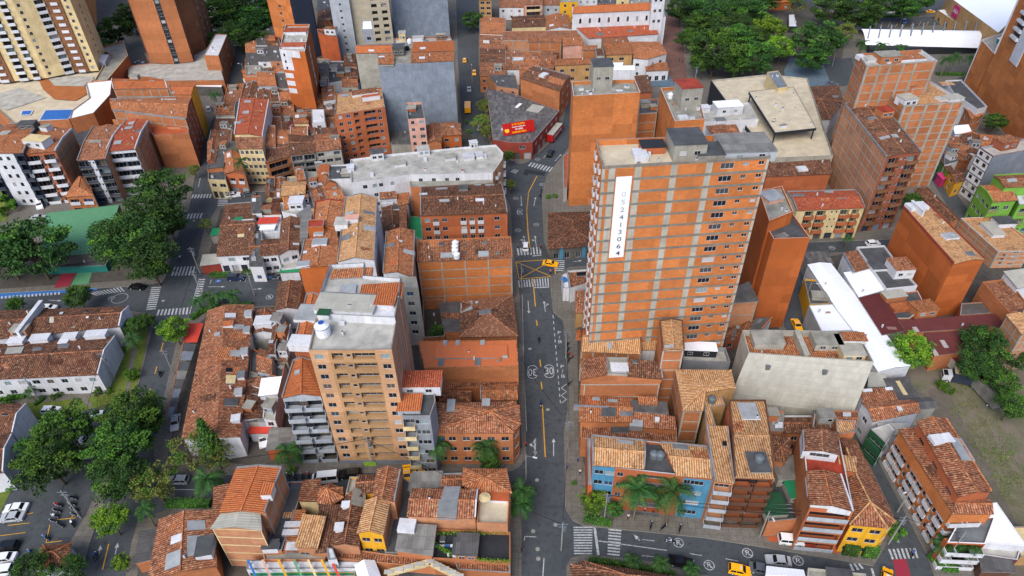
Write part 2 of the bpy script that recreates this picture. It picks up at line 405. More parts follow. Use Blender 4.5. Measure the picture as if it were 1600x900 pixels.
def wall_edge(mb,A,B,z0,zt,mat,ops,root,zones=()):
 """A,B: wall ends seen from outside left, right (2D). zt: height of the flat-topped part"""
 A,B=Vector(A),Vector(B);L=(B-A).length
 if L<.05:return
 d=(B-A)/L;nrm=Vector((d.y,-d.x))
 ops=[o for o in ops if o['u0']>.05 and o['u1']<L-.05 and o['z1']<zt-.05 and o['z0']>=z0]
 wmat=mat
 def mt(u):
  for a_,b_,m_ in zones:
   if a_*L<u<b_*L:return m_
  return wmat
 us=sorted({0.,L}|{round(x*L,3)for zn in zones for x in zn[:2]}|{round(o['u0'],3)for o in ops}|{round(o['u1'],3)for o in ops})
 zs=sorted({z0,zt}|{round(o['z0'],3)for o in ops}|{round(o['z1'],3)for o in ops})
 def P(u,z,dep=0.):
  q=A+d*u-nrm*dep;return(q.x,q.y,z)
 def solid(u,z):
  return not any(o['u0']<u<o['u1']and o['z0']<z<o['z1']for o in ops)
 for i in range(len(zs)-1):
  z=(zs[i]+zs[i+1])/2;run=None
  for j in range(len(us)-1):
   if solid((us[j]+us[j+1])/2,z):
    if run is None:run=us[j]
    end=us[j+1]
    if j==len(us)-2 or not solid((us[j+1]+us[j+2])/2,z)or mt((us[j]+us[j+1])/2)!=mt((us[j+1]+us[j+2])/2):
     mb.face([P(run,zs[i]),P(end,zs[i]),P(end,zs[i+1]),P(run,zs[i+1])],mt((run+end)/2),[(run,zs[i]),(end,zs[i]),(end,zs[i+1]),(run,zs[i+1])]);run=None
   else:run=None
 rot=Matrix.Rotation(math.atan2(d.y,d.x),4,'Z')
 for o in ops:
  mat=mt((o['u0']+o['u1'])/2)if zones else wmat
  u0,u1,a,b,dp=o['u0'],o['u1'],o['z0'],o['z1'],o['dep']
  mb.face([P(u0,a),P(u1,a),P(u1,a,dp),P(u0,a,dp)],mat)
  mb.face([P(u0,b,dp),P(u1,b,dp),P(u1,b),P(u0,b)],mat)
  mb.face([P(u0,a),P(u0,a,dp),P(u0,b,dp),P(u0,b)],mat)
  mb.face([P(u1,a,dp),P(u1,a),P(u1,b),P(u1,b,dp)],mat)
  k=o['k']
  if k=='g':
   mb.face([P(u0,a,dp),P(u1,a,dp),P(u1,b,dp),P(u0,b,dp)],random.choice(['shutter','concrete_dark','black_paint','steel','navy']))
   continue
  if k in 'bl':
   mb.face([P(u0,a,dp),P(u1,a,dp),P(u1,b,dp),P(u0,b,dp)],mat)
  wd,hh=u1-u0,b-a
  wpos=P((u0+u1)/2,a if k not in 'bl' else a+.05,dp-.04 if k not in 'bl' else dp-.06)
  ww=wd-.02 if k not in 'bl' else wd*.94
  f,p=win_mesh(ww,hh if k not in 'bl' else hh-.1,o['st'])
  mat4=Matrix.Translation(wpos)@rot
  wo=link('window',f,root,mat=mat4)
  if ROOTPANES:link('pane',p,wo)
  if k in 'b':
   link('balcony',bal_mesh(wd+.2,o['bd'],o['bs']),root,mat=Matrix.Translation(P((u0+u1)/2,a+.02,0))@rot)
  elif k=='d':
   link('balcony',bal_mesh(wd+.3,.35,o['bs']),root,mat=Matrix.Translation(P((u0+u1)/2,a-.25,0))@rot)
  elif k=='p':
   link('window_box',bal_mesh(wd+.2,.35,'white'),root,mat=Matrix.Translation(P((u0+u1)/2,a-.75,0))@rot)
ROOTPANES=True
# --- buildings
WALLTRIM={}
def offset_poly(P,d):
 n=len(P);out=[]
 for i in range(n):
  a,b,c=P[i-1],P[i],P[(i+1)%n]
  d1=(b-a).normalized();d2=(c-b).normalized()
  n1=Vector((d1.y,-d1.x));n2=Vector((d2.y,-d2.x))
  k=n1+n2;ln=max(.35,k.dot(n1))
  out.append(b+k*(d/ln))
 return out
SKYMATS=['panel','panel','panel_dark','white']
def block(root,org,P,h,roof,wall,wm,fac,grid,rim,rimm,par,rise,sky,rooms,z0,over,rng,zc=None,zones={}):
 """one volume of a building. P clockwise xy (local), h eaves height"""
 n=len(P);kind,_,rmat=roof.partition(':')
 facd={}
 for f in fac:
  facd.setdefault(f[0],[]).append((f[1],f[2],f[3]if len(f)>3 else{}))
 W=MB()
 zt=zc or[h]*n
 for i in range(n):
  A,B=P[(i+1)%n],P[i];L=(B-A).length
  zl=min(zt[i],zt[(i+1)%n])
  m=wm.get(i,wall)
  ops=openings(L,zl,facd[i],z0)if i in facd else[]
  wall_edge(W,A,B,z0,zl,m,ops,root,zones.get(i,()))
  if abs(zt[i]-zt[(i+1)%n])>.02:
   q=[(A.x,A.y,zl),(B.x,B.y,zl)]
   q.append((B.x,B.y,zt[i])if zt[i]>zl else(A.x,A.y,zt[(i+1)%n]))
   W.face(q,m)
 def bil(s,t):
  if n==4:p=P[0].lerp(P[1],s).lerp(P[3].lerp(P[2],s),t)
  else:
   xs=[p.x for p in P];ys=[p.y for p in P]
   p=Vector((min(xs)+(max(xs)-min(xs))*s,max(ys)-(max(ys)-min(ys))*t))
  return p
 R=MB();zf=lambda s,t:h
 V3=lambda p,z:Vector((p.x,p.y,z))
 if kind=='flat':
  zr=h-par;zf=lambda s,t:zr
  I=offset_poly(P,.2)
  for i in range(n):
   j=(i+1)%n
   W.face([(P[j].x,P[j].y,h),(P[i].x,P[i].y,h),(I[i].x,I[i].y,h),(I[j].x,I[j].y,h)],rimm or 'coping')
   W.face([(I[i].x,I[i].y,zr),(I[j].x,I[j].y,zr),(I[j].x,I[j].y,h),(I[i].x,I[i].y,h)],wm.get(i,wall))
  R.poly([(p.x,p.y,zr)for p in reversed(I)],rmat or 'deck')
 else:
  ov=over
  E=[Vector(p)for p in P]
  sides=[i for i in range(n)if i not in(rim or())]
  if ov and n==4:
   for i in range(4):
    j=(i+1)%4;d=(P[j]-P[i]).normalized();nn=Vector((-d.y,d.x))
    if i in sides:E[i]=E[i]+nn*ov;E[j]=E[j]+nn*ov
  g=1 if kind in('gu','gv')else 0
  if kind=='gu':
   RL,RR=E[3].lerp(E[0],.5),E[2].lerp(E[1],.5);z1=h+rise;zf=lambda s,t:h+rise*(1-abs(2*t-1))
   F=[([RL,RR,E[1],E[0]],[z1,z1,h,h]),([RL,RR,E[2],E[3]],[z1,z1,h,h])]
   for a,b,i in((0,3,3),(2,1,1)):
    r=P[3].lerp(P[0],.5)if i==3 else P[2].lerp(P[1],.5)
    q=[V3(P[a],h),V3(P[b],h),V3(r,z1)];W.face(q,wm.get(i,wall))
   ridges=[(V3(RL,z1),V3(RR,z1))]
  elif kind=='gv':
   RT,RB=E[0].lerp(E[1],.5),E[3].lerp(E[2],.5);z1=h+rise;zf=lambda s,t:h+rise*(1-abs(2*s-1))
   F=[([RT,RB,E[3],E[0]],[z1,z1,h,h]),([RT,RB,E[2],E[1]],[z1,z1,h,h])]
   for a,b,i in((1,0,0),(3,2,2)):
    r=P[0].lerp(P[1],.5)if i==0 else P[3].lerp(P[2],.5)
    q=[V3(P[a],h),V3(P[b],h),V3(r,z1)];W.face(q,wm.get(i,wall))
   ridges=[(V3(RT,z1),V3(RB,z1))]
  elif kind=='hip' and n==4:
   z1=h+rise;a=E[0].lerp(E[3],.5);b=E[1].lerp(E[2],.5)
   lx=(b-a).length;ly=(E[0]-E[3]).length
   if lx>ly*1.15:r0,r1=a.lerp(b,.5*ly/lx),b.lerp(a,.5*ly/lx)
   elif ly>lx*1.15:
    a=E[0].lerp(E[1],.5);b=E[3].lerp(E[2],.5);r0,r1=a.lerp(b,.5*lx/ly),b.lerp(a,.5*lx/ly)
   else:r0=r1=a.lerp(b,.5)
   zf=lambda s,t:h+rise*min(1,2*min(s,1-s,t,1-t)*1.4)
   if lx>=ly*.87:
    F=[([r0,r1,E[1],E[0]],[z1,z1,h,h]),([r0,r1,E[2],E[3]],[z1,z1,h,h]),([r0,E[0],E[3]],[z1,h,h]),([r1,E[1],E[2]],[z1,h,h])]
    ridges=[(V3(r0,z1),V3(r1,z1)),(V3(r0,z1),V3(E[0],h)),(V3(r0,z1),V3(E[3],h)),(V3(r1,z1),V3(E[1],h)),(V3(r1,z1),V3(E[2],h))]
   else:
    F=[([r0,r1,E[3],E[0]],[z1,z1,h,h]),([r0,r1,E[2],E[1]],[z1,z1,h,h]),([r0,E[0],E[1]],[z1,h,h]),([r1,E[3],E[2]],[z1,h,h])]
    ridges=[(V3(r0,z1),V3(r1,z1)),(V3(r0,z1),V3(E[0],h)),(V3(r0,z1),V3(E[1],h)),(V3(r1,z1),V3(E[3],h)),(V3(r1,z1),V3(E[2],h))]
  elif kind in('fan',):
   c=sum(P,Vector((0,0)))/n;z1=h+rise;zf=lambda s,t:h+rise*min(1,2*min(s,1-s,t,1-t))
   if ov:
    E=[p+(p-c).normalized()*ov for p in P]
   F=[([c,E[i],E[(i+1)%n]],[z1,h,h])for i in range(n)]
   ridges=[(V3(c,z1),V3(E[i],h))for i in range(n)]
  else:
   c4=zt;zf=lambda s,t:(c4[0]*(1-s)+c4[1]*s)*(1-t)+(c4[3]*(1-s)+c4[2]*s)*t
   lowe={'mf':2,'mb':0,'mr':1,'ml':3}[kind];hi=(lowe+2)%4
   F=[([E[hi],E[(hi+1)%4],E[lowe],E[(lowe+1)%4]],[c4[hi],c4[(hi+1)%4],c4[lowe],c4[(lowe+1)%4]])]
   ridges=[]
  for pts,zs in F:
   q=[V3(p,z+.1)for p,z in zip(pts,zs)]
   nn=(q[1]-q[0]).cross(q[2]-q[0])
   a=q[0];e=(q[1]-q[0]);
   if len(q)==3 and abs(q[1].z-q[2].z)<.01 and q[0].z>q[1].z:e=q[2]-q[1];a=q[1]
   e=Vector((e.x,e.y,e.z)).normalized();dd=nn.normalized().cross(e)
   uv=[((p-a).dot(e),(p-a).dot(dd))for p in q]
   if nn.z<0:q=q[::-1];uv=uv[::-1]
   low=[Vector((p.x,p.y,p.z-.14))for p in q]
   for i in range(1,len(q)-1):R.face([q[0],q[i],q[i+1]],rmat or 'tile_mid',[uv[0],uv[i],uv[i+1]]);R.face([low[0],low[i+1],low[i]],'wood')
   for i in range(len(q)):
    j=(i+1)%len(q);R.face([low[i],low[j],q[j],q[i]],'wood' if not str(rmat).startswith('sheet')else 'coping')
  if rmat.startswith('tile'):
   for a,b in ridges:R.bar(a+Vector((0,0,.14)),b+Vector((0,0,.14)),.32,.1,{'tile_mid':'tile_orange','tile_old':'tile_mid'}.get(rmat,rmat))
 W.build('wall',root);R.build('roof',root)
 if rim and kind!='flat':
  for i in rim:
   C=MB()
   j=(i+1)%n;a,b=P[i],P[j]
   st=((0,0),(1,0),(1,1),(0,1));K=2 if((kind=='gu' and i%2)or(kind=='gv' and i%2==0))else 1
   for k in range(K):
    t0,t1=k/K,(k+1)/K
    if n==4 and kind not in('hip','fan'):
     sa=(st[i][0]*(1-t0)+st[j][0]*t0,st[i][1]*(1-t0)+st[j][1]*t0);sb=(st[i][0]*(1-t1)+st[j][0]*t1,st[i][1]*(1-t1)+st[j][1]*t1)
     za,zb=zf(*sa),zf(*sb)
    else:za=zb=h
    C.bar(V3(a.lerp(b,t0),za+.12),V3(a.lerp(b,t1),zb+.12),.24,.55,rimm or 'coping')
   C.build('parapet',root)
 if grid:
  G=MB()
  for g in grid:
   i,nc,nr=g[:3];gm=g[3]if len(g)>3 else 'concrete';tw=g[4]if len(g)>4 else .32;bh=g[5]if len(g)>5 else .32
   A,B=P[(i+1)%n],P[i];L=(B-A).length;d=(B-A)/L;nn=Vector((d.y,-d.x));H=min(zt[i],zt[(i+1)%n])
   def pt(u,z,o=.03):
    q=A+d*u+nn*o;return(q.x,q.y,z)
   zs=[z0+(H-z0)*(k+1)/nr for k in range(nr)]
   for z in zs:
    G.face([pt(0,z-bh),pt(L,z-bh),pt(L,z-.02),pt(0,z-.02)],gm)
   us=[tw/2+(L-tw)*k/nc for k in range(nc+1)]if isinstance(nc,int)else[L*x for x in nc]
   for u in us:
    a0=max(0,u-tw/2);a1=min(L,u+tw/2);zz=[z0]+zs
    for k in range(nr):
     G.face([pt(a0,zz[k]-(.02 if k else 0)),pt(a1,zz[k]-(.02 if k else 0)),pt(a1,zz[k+1]-bh),pt(a0,zz[k+1]-bh)],gm)
  G.build('concrete_frame',root)
 sky=list(sky);A0=abs(sum(P[i].x*P[(i+1)%n].y-P[(i+1)%n].x*P[i].y for i in range(n)))/2
 tl=str(rmat).startswith('tile')
 if n==4 and A0>45 and kind not in('fan','hip')and rmat not in('tile_new',):
  for _ in range(min(3,1+int(A0/150))):
   s_,t_=rng.uniform(.1,.9),rng.uniform(.12,.88)
   if tl:sky.append((s_,t_,rng.uniform(1,3.2),rng.uniform(1,3),rng.choice({'tile_old':['tile_mid','tile_dark'],'tile_mid':['tile_orange','tile_old'],'tile_orange':['tile_new','tile_mid'],'tile_light':['tile_light','tile_orange']}.get(rmat,['tile_orange','panel_dark'])),.05))
   elif kind=='flat':sky.append((s_,t_,rng.uniform(.4,1.1),rng.uniform(.4,1.1),rng.choice(['panel_dark','concrete','white','brick','deck_dark']),rng.uniform(.4,.9)))
   if A0>60:sky.append((rng.uniform(.1,.9),rng.uniform(.1,.9),.3,.3,rng.choice(['white','panel_dark','black']),.9))
 for sk in sky:
  s,t,a,b=sk[:4];m=sk[4]if len(sk)>4 else rng.choice(SKYMATS);hh=sk[5]if len(sk)>5 else .3
  p=bil(s,t);e=(P[1]-P[0]);ang=math.atan2(e.y,e.x)
  K=MB();z=zf(s,t)
  if n==4 and hh<.5 and kind!='flat':
   Ls=(P[1].lerp(P[2],.5)-P[0].lerp(P[3],.5)).length;Lt=(P[0].lerp(P[1],.5)-P[3].lerp(P[2],.5)).length
   cs=[(s-a/2/Ls,t-b/2/Lt),(s+a/2/Ls,t-b/2/Lt),(s+a/2/Ls,t+b/2/Lt),(s-a/2/Ls,t+b/2/Lt)]
   if kind=='gv':mid=.5;cs=[(min(c_[0],mid)if s<mid else max(c_[0],mid),c_[1])for c_ in cs]
   if kind=='gu':mid=.5;cs=[(c_[0],min(c_[1],mid)if t<mid else max(c_[1],mid))for c_ in cs]
   K.prism([tuple(bil(*c_))for c_ in cs],z-1.2,[zf(*c_)+.1+hh*.6 for c_ in cs],'coping' if not m.startswith('tile')else m,m)
  else:K.box((p.x,p.y,z-.2),(a,b,hh+.2),'coping' if hh<.5 else 'white',ang,m)
  K.build('roof_vent' if a<.35 else 'skylight' if m.startswith('panel')or m in('white','sheet_light')else 'roof_panel',root)
 for rr in rooms:
  s,t,a,b,hh,wmat,rm_=rr[:7]
  p=bil(s,t);e=(P[1]-P[0]);ang=math.atan2(e.y,e.x)if not len(rr)>7 else math.radians(rr[7])
  K=MB();z=zf(s,t)-.3
  K.box((p.x,p.y,z),(a,b,hh+.3),wmat,ang)
  K.box((p.x,p.y,z+hh+.3),(a+.3,b+.3,.12),rm_,ang)
  ro=K.build('roof_room',root)
  for k in range(2):
   f,pn=win_mesh(min(a*.3,1.2),.9,'white')
   off=Matrix.Translation((p.x,p.y,z))@Matrix.Rotation(ang,4,'Z')@Matrix.Translation(((-.22+.44*k)*a,-b/2-.02,hh*.45))
   if a>2 and hh>1.6:wo=link('window',f,ro,mat=off);link('pane',pn,wo)
 return zf,bil
ALLB={}
def bld(name,label,cat,tile,pts,h,roof='flat:deck',wall='brick',wm={},fac=(),grid=(),rim=(),rimm=None,par=.5,rise=1.1,sky=(),rooms=(),z0=0.,over=.25,base=False,group=None,root=None,zones={},tanks=()):
 px=T(tile,pts);n=len(px)
 rng=random.Random(hash_(label+str(px[0])))
 if isinstance(h,tuple):
  h=hof(px[h[0]],T(tile,[h[1:]])[0])
 kind=roof.split(':')[0];zc=None
 if kind in('mf','mb','ml','mr'):
  lo={'mf':(2,3),'mb':(0,1),'mr':(1,2),'ml':(3,0)}[kind]
  zc=[h if i in lo else h+rise for i in range(4)]
 P3=[U(x,y,z0 if base else(zc[i]if zc else h))for i,(x,y)in enumerate(px)]
 if root is None:
  c=sum(P3,Vector((0,0,0)))/n
  root=empty(name,(c.x,c.y,0),0,label,cat,group)
 org=Vector((root.location.x,root.location.y))
 P=[Vector((p.x,p.y))-org for p in P3]
 area=sum(P[i].x*P[(i+1)%n].y-P[(i+1)%n].x*P[i].y for i in range(n))
 if area>0:print('CCW',label)
 zf,bil=block(root,org,P,h,roof,wall,wm,fac,grid,rim,rimm,par,rise,sky,rooms,z0,over,rng,zc,zones)
 for tk in tanks:
  s,t,kd,lb=tk[:4];zz=tk[4]if len(tk)>4 else 0
  p=bil(s,t);tank(p.x+org.x,p.y+org.y,zf(s,t)+zz,kd,lb)
 ALLB[label]=(root,zf,bil)
 return root
def hash_(s):
 v=7
 for ch in s:v=(v*131+ord(ch))%1000003
 return v
def tank(x,y,z,kind,label,grp='water tanks on the roofs'):
 r=empty('water_tank',(x,y,z),0,label,'water tank',grp)
 m=MB();k={'white':('tank_white',.85,1.7),'grey':('tank_grey',.8,1.5),'blue':('tank_blue',.7,1.3),'big':('tank_white',1.35,2.9),'black':('black',.8,1.4)}[kind]
 mt,R_,H_=k
 m.cyl((0,0,0),(0,0,H_*.08),R_*.9,R_*.95,mt,16,False);m.cyl((0,0,H_*.08),(0,0,H_*.8),R_*.95,R_,mt,16,False);m.cyl((0,0,H_*.8),(0,0,H_),R_,R_*.45,mt,16)
 m.build('tank_body',r)
 m=MB();m.cyl((0,0,H_),(0,0,H_+.12),R_*.4,R_*.38,'tank_blue' if kind in('big',)else mt,12);m.build('lid',r)
 if kind=='big':
  m=MB();m.cyl((0,0,H_*.72),(0,0,H_*.76),R_*1.02,R_*1.02,'tank_blue',16,False);m.build('band',r)
 return r
ORD=['first','second','third','fourth','fifth','sixth','seventh','eighth','ninth','tenth']
def patch(where,tile,quad,nx,ny,h=(3.5,7.),roofs='old',group=None,seed=1,gap=.0,wall=None,skip=()):
 """a block packed with individual low houses"""
 px=T(tile,quad);rng=random.Random(seed)
 RO={'old':['gu:tile_old','gv:tile_old','gu:tile_mid','gv:tile_mid','mf:sheet_dark','gu:tile_dark','mf:tile_old','flat:deck_dark'],'mid':['gu:tile_mid','gv:tile_mid','gu:tile_orange','mf:tile_mid','gu:tile_old','mf:sheet_grey','flat:deck'],'tile':['gu:tile_mid','gv:tile_old','gu:tile_orange','mf:tile_mid','gu:tile_old'],'mix':['gu:tile_mid','mf:sheet_grey','flat:deck','gu:tile_orange','flat:deck_dark','mf:sheet_dark','gv:tile_mid','gu:tile_old','mr:sheet_light']}[roofs]
 NR={'tile_old':'brown-tiled','tile_mid':'terracotta-tiled','tile_dark':'sooty-tiled','sheet_dark':'dark-sheeted','deck_dark':'flat dark-roofed','tile_orange':'orange-tiled','sheet_grey':'grey-sheeted','deck':'flat grey-roofed','sheet_light':'pale-sheeted'}
 hm=sum(h)/2
 def pt(s,t):
  a=(px[0][0]*(1-s)+px[1][0]*s,px[0][1]*(1-s)+px[1][1]*s);b=(px[3][0]*(1-s)+px[2][0]*s,px[3][1]*(1-s)+px[2][1]*s)
  return U(a[0]*(1-t)+b[0]*t,a[1]*(1-t)+b[1]*t,hm)
 ts=[0]+[(j+rng.uniform(-.12,.12))/ny for j in range(1,ny)]+[1]
 for j in range(ny):
  ss=[0]+[(i+rng.uniform(-.22,.22))/nx for i in range(1,nx)]+[1]
  for i in range(nx):
   if(i,j)in skip:continue
   hh=rng.uniform(*h);ro=rng.choice(RO);wl=wall or rng.choice(['brick','brick_light','white','white','brick_red','cream','concrete','grey_white'])
   P3=[pt(ss[i],ts[j]),pt(ss[i+1],ts[j]),pt(ss[i+1],ts[j+1]),pt(ss[i],ts[j+1])]
   c=sum(P3,Vector((0,0,0)))/4
   row='' if ny==1 else ', row %d'%(j+1)if False else('' if ny==1 else ', %s row'%ORD[j])
   lb='%s house, %s from left%s, %s'%(NR[ro.split(':')[1]],ORD[i],row,where)
   root=empty('low_house',(c.x,c.y,0),0,lb,'house',group or 'low houses packed into the blocks')
   P=[Vector((p.x-c.x,p.y-c.y))*(1-gap)for p in P3]
   kind=ro.split(':')[0];rise=rng.uniform(.5,1.2);zc=None
   if kind in('mf','mb','ml','mr'):
    lo={'mf':(2,3),'mb':(0,1),'mr':(1,2),'ml':(3,0)}[kind];zc=[hh if k in lo else hh+rise*.6 for k in range(4)]
   sky=[(rng.uniform(.2,.8),rng.uniform(.2,.8),rng.uniform(.9,1.6),rng.uniform(.9,2.2))for _ in range(rng.choice((0,1,1,2)))]
   rooms=[(rng.uniform(.25,.75),rng.uniform(.25,.75),rng.uniform(1.8,3),rng.uniform(1.8,2.6),rng.uniform(1.3,2.2),rng.choice(['white','brick','grey_white','concrete']),rng.choice(['sheet_grey','deck','tile_mid']))]if rng.random()<.25 else[]
   L2=(P[2]-P[3]).length
   fl=max(1,int(hh/2.7));nc=max(1,int(L2/3.2))
   fac=[(2,fl,' '.join('w%d:1.2'%int(100*(k+.5)/nc)for k in range(nc)))]
   rim=rng.choice([(),(1,3),(0,),(1,)])if kind!='flat' else()
   block(root,None,P,hh,ro,wl,{},fac,(),rim,rng.choice(['coping','coping_white','brick']),.4,rise,sky,rooms,0.,.12,rng,zc)
   # --- ground pieces
def sheet(name,tile,pts,mat,z,kind='structure',label=None,cat=None):
 global _zi
 if z>.1:_zi+=1;z+=.004*_zi
 P=[U(x,y,z)for x,y in T(tile,pts)]
 a=sum(P[i].x*P[(i+1)%len(P)].y-P[(i+1)%len(P)].x*P[i].y for i in range(len(P)))
 if a<0:P=P[::-1]
 m=MB();m.poly([tuple(p)for p in P],mat);o=m.build(name);return tag(o,label,cat,None,kind)
def slab(name,tile,pts,mat='pavement',z=.13,z0=0.,side='kerb',kind='structure'):
 P=[U(x,y,z)for x,y in T(tile,pts)]
 m=MB();m.prism([(p.x,p.y)for p in P],z0,z,side,mat);return tag(m.build(name),None,None,None,kind)
ZM=.025;_zi=0
def stripe(mb,a,b,wd,mat,z=ZM):
 A,B=U(*a,z),U(*b,z);d=(B-A)
 if d.length<.01:return
 d.normalize();s=Vector((-d.y,d.x,0))*wd/2
 q=[A-s,A+s,B+s,B-s]
 nn=(q[1]-q[0]).cross(q[2]-q[0])
 if nn.z<0:q.reverse()
 mb.face(q,mat)
def zebra(quad,n,mat='paint_white',duty=.5,tile=''):
 """quad TL TR BR BL; bars share the TL->TR direction count"""
 q=T(tile,quad);m=MB()
 P=[U(*p,ZM)for p in q]
 for i in range(n):
  a,b=(i+.5-duty/2)/n,(i+.5+duty/2)/n
  w_=[P[0].lerp(P[1],a),P[0].lerp(P[1],b),P[3].lerp(P[2],b),P[3].lerp(P[2],a)]
  if(w_[1]-w_[0]).cross(w_[2]-w_[0]).z<0:w_.reverse()
  m.face(w_,mat)
 return tag(m.build('zebra_crossing'),None,None,None,'structure')
def text_mesh(txt,size,ext=0.):
 cu=bpy.data.curves.new('writing','FONT');cu.body=txt;cu.size=size;cu.align_x='CENTER';cu.align_y='CENTER';cu.extrude=ext;cu.offset=.01
 o=bpy.data.objects.new('writing',cu);COL.objects.link(o)
 dg=bpy.context.evaluated_depsgraph_get();me=bpy.data.meshes.new_from_object(o.evaluated_get(dg))
 bpy.data.objects.remove(o);return me
def ground_text(txt,at,to,size,sx=1.,mat='paint_white',z=.03):
 """top of the letters points from at towards to"""
 me=text_mesh(txt,size);me.materials.clear();me.materials.append(M(mat))
 A,B=U(*at,z),U(*to,z);d=B-A;rz=math.atan2(d.y,d.x)-math.pi/2
 o=link('road_marking',me);o.location=A;o.rotation_euler=(0,0,rz);o.scale=(sx,1,1)
 return tag(o,None,None,None,'structure')
def ring(at,to,rx,ry,wd=.14,slot=0.,z=.03,bar=False):
 A,B=U(*at,z),U(*to,z);d=B-A;rz=math.atan2(d.y,d.x)-math.pi/2;m=MB();n=28
 def P(i,o):
  t=2*math.pi*i/n;x,y=math.cos(t)*(rx-o),math.sin(t)*(rx-o);y+=slot*(1 if y>=0 else-1);return(x,y,0)
 for i in range(n):m.face([P(i,0),P(i+1,0),P(i+1,wd),P(i,wd)],'paint_white')
 if slot:
  for s_ in(-1,1):m.box((s_*(rx-wd/2),0,-.001),(wd,slot*2,.001),'paint_white')
 if bar:m.bar((-rx*.7,rx*.7,.004),(rx*.7,-rx*.7,.004),.12,.002,'paint_white')
 o=m.build('road_marking',None,A);o.rotation_euler=(0,0,rz);return tag(o,None,None,None,'structure')
def arrow(a,b,kind='s',wd=.18):
 A,B=U(*a,ZM),U(*b,ZM);d=B-A;L=d.length;rz=math.atan2(d.y,d.x)-math.pi/2;m=MB()
 m.face([(-wd/2,0,0),(wd/2,0,0),(wd/2,L-1,0),(-wd/2,L-1,0)],'paint_white')
 m.face([(-.4,L-1,0),(.4,L-1,0),(0,L,0)],'paint_white')
 if kind in 'rl':
  s_=1 if kind=='r' else-1;y=L*.45
  q=[(0,y,.004),(s_*.7,y+.7,.004),(s_*.7,y+.95,.004),(0,y+.3,.004)]
  if s_<0:q.reverse()
  m.face(q,'paint_white')
  q=[(s_*.6,y+.3,.008),(s_*1.2,y+.95,.008),(s_*.5,y+1.3,.008)]
  if s_<0:q.reverse()
  m.face(q,'paint_white')
 o=m.build('road_marking',None,A);o.rotation_euler=(0,0,rz);return tag(o,None,None,None,'structure')
 # --- trees and plants
def leafcard(m,c,size,mat,rng,up=.4):
 a=Vector((rng.gauss(0,1),rng.gauss(0,1),rng.gauss(0,1)*.6)).normalized();b=a.orthogonal().normalized()
 b=(b*math.cos(rng.random()*6)+a.cross(b)*math.sin(rng.random()*6)).normalized()
 s=size*rng.uniform(.6,1.3);a=a*s;b=b*s*.62
 c=Vector(c);i=len(m.v);m.v+=[tuple(c-a),tuple(c-b*.9),tuple(c+a),tuple(c+b)];m.f.append((i,i+1,i+2,i+3));m.mi.append(m.mat(mat));m.uv.append([(0,0),(1,0),(1,1),(0,1)])
def crown_proto(seed,mats,nclump,nleaf,size,flat=.72,spread=1.,feather=False):
 rng=random.Random(seed);m=MB()
 for k in range(nclump):
  while True:
   v=Vector((rng.uniform(-1,1),rng.uniform(-1,1),rng.uniform(-.8,1)))
   if .15<v.length<1:break
  r=v.length;v=v.normalized()*(r**.5)*rng.uniform(.66,1.0)*spread
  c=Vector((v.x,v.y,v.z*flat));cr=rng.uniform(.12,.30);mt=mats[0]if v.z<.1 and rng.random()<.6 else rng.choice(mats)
  for _ in range(nleaf):
   d=Vector((rng.gauss(0,1),rng.gauss(0,1),rng.gauss(0,1))).normalized()*cr*rng.uniform(.45,1)
   d.z*=.6 if not feather else .35
   if feather:d.x*=1.35
   leafcard(m,c+d,size,mt,rng)
 return m.mesh('crown')
def trunk_proto(seed,h=1.):
 rng=random.Random(seed);m=MB();m.cyl((0,0,0),(.02,0,.5),.05,.035,'trunk',7,False)
 for k in range(7):
  t=rng.random()*6.28;z=rng.uniform(.38,.55);e=Vector((math.cos(t)*.5,math.sin(t)*.5,rng.uniform(.75,1.1)))
  mid=Vector((.02,0,z)).lerp(e,.5)+Vector((0,0,.08))
  m.cyl((.015,0,z-.05),mid,.022,.014,'trunk',5,False);m.cyl(mid,e,.014,.005,'trunk',5,False)
 return m.mesh('trunk')
CR={}
TR=[trunk_proto(s)for s in(1,2,3)]
def crowns(key,mats,n,leaves,size,**kw):
 CR[key]=[crown_proto(11*i+hash_(key)%97,mats,n,leaves,size,**kw)for i in range(3)]
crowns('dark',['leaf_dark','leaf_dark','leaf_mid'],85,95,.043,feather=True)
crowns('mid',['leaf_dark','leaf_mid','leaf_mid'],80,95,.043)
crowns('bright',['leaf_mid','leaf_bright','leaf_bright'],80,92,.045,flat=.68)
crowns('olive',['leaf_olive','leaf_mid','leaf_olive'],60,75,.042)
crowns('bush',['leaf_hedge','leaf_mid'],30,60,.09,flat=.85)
crowns('sparse',['leaf_olive','leaf_mid'],34,45,.045)
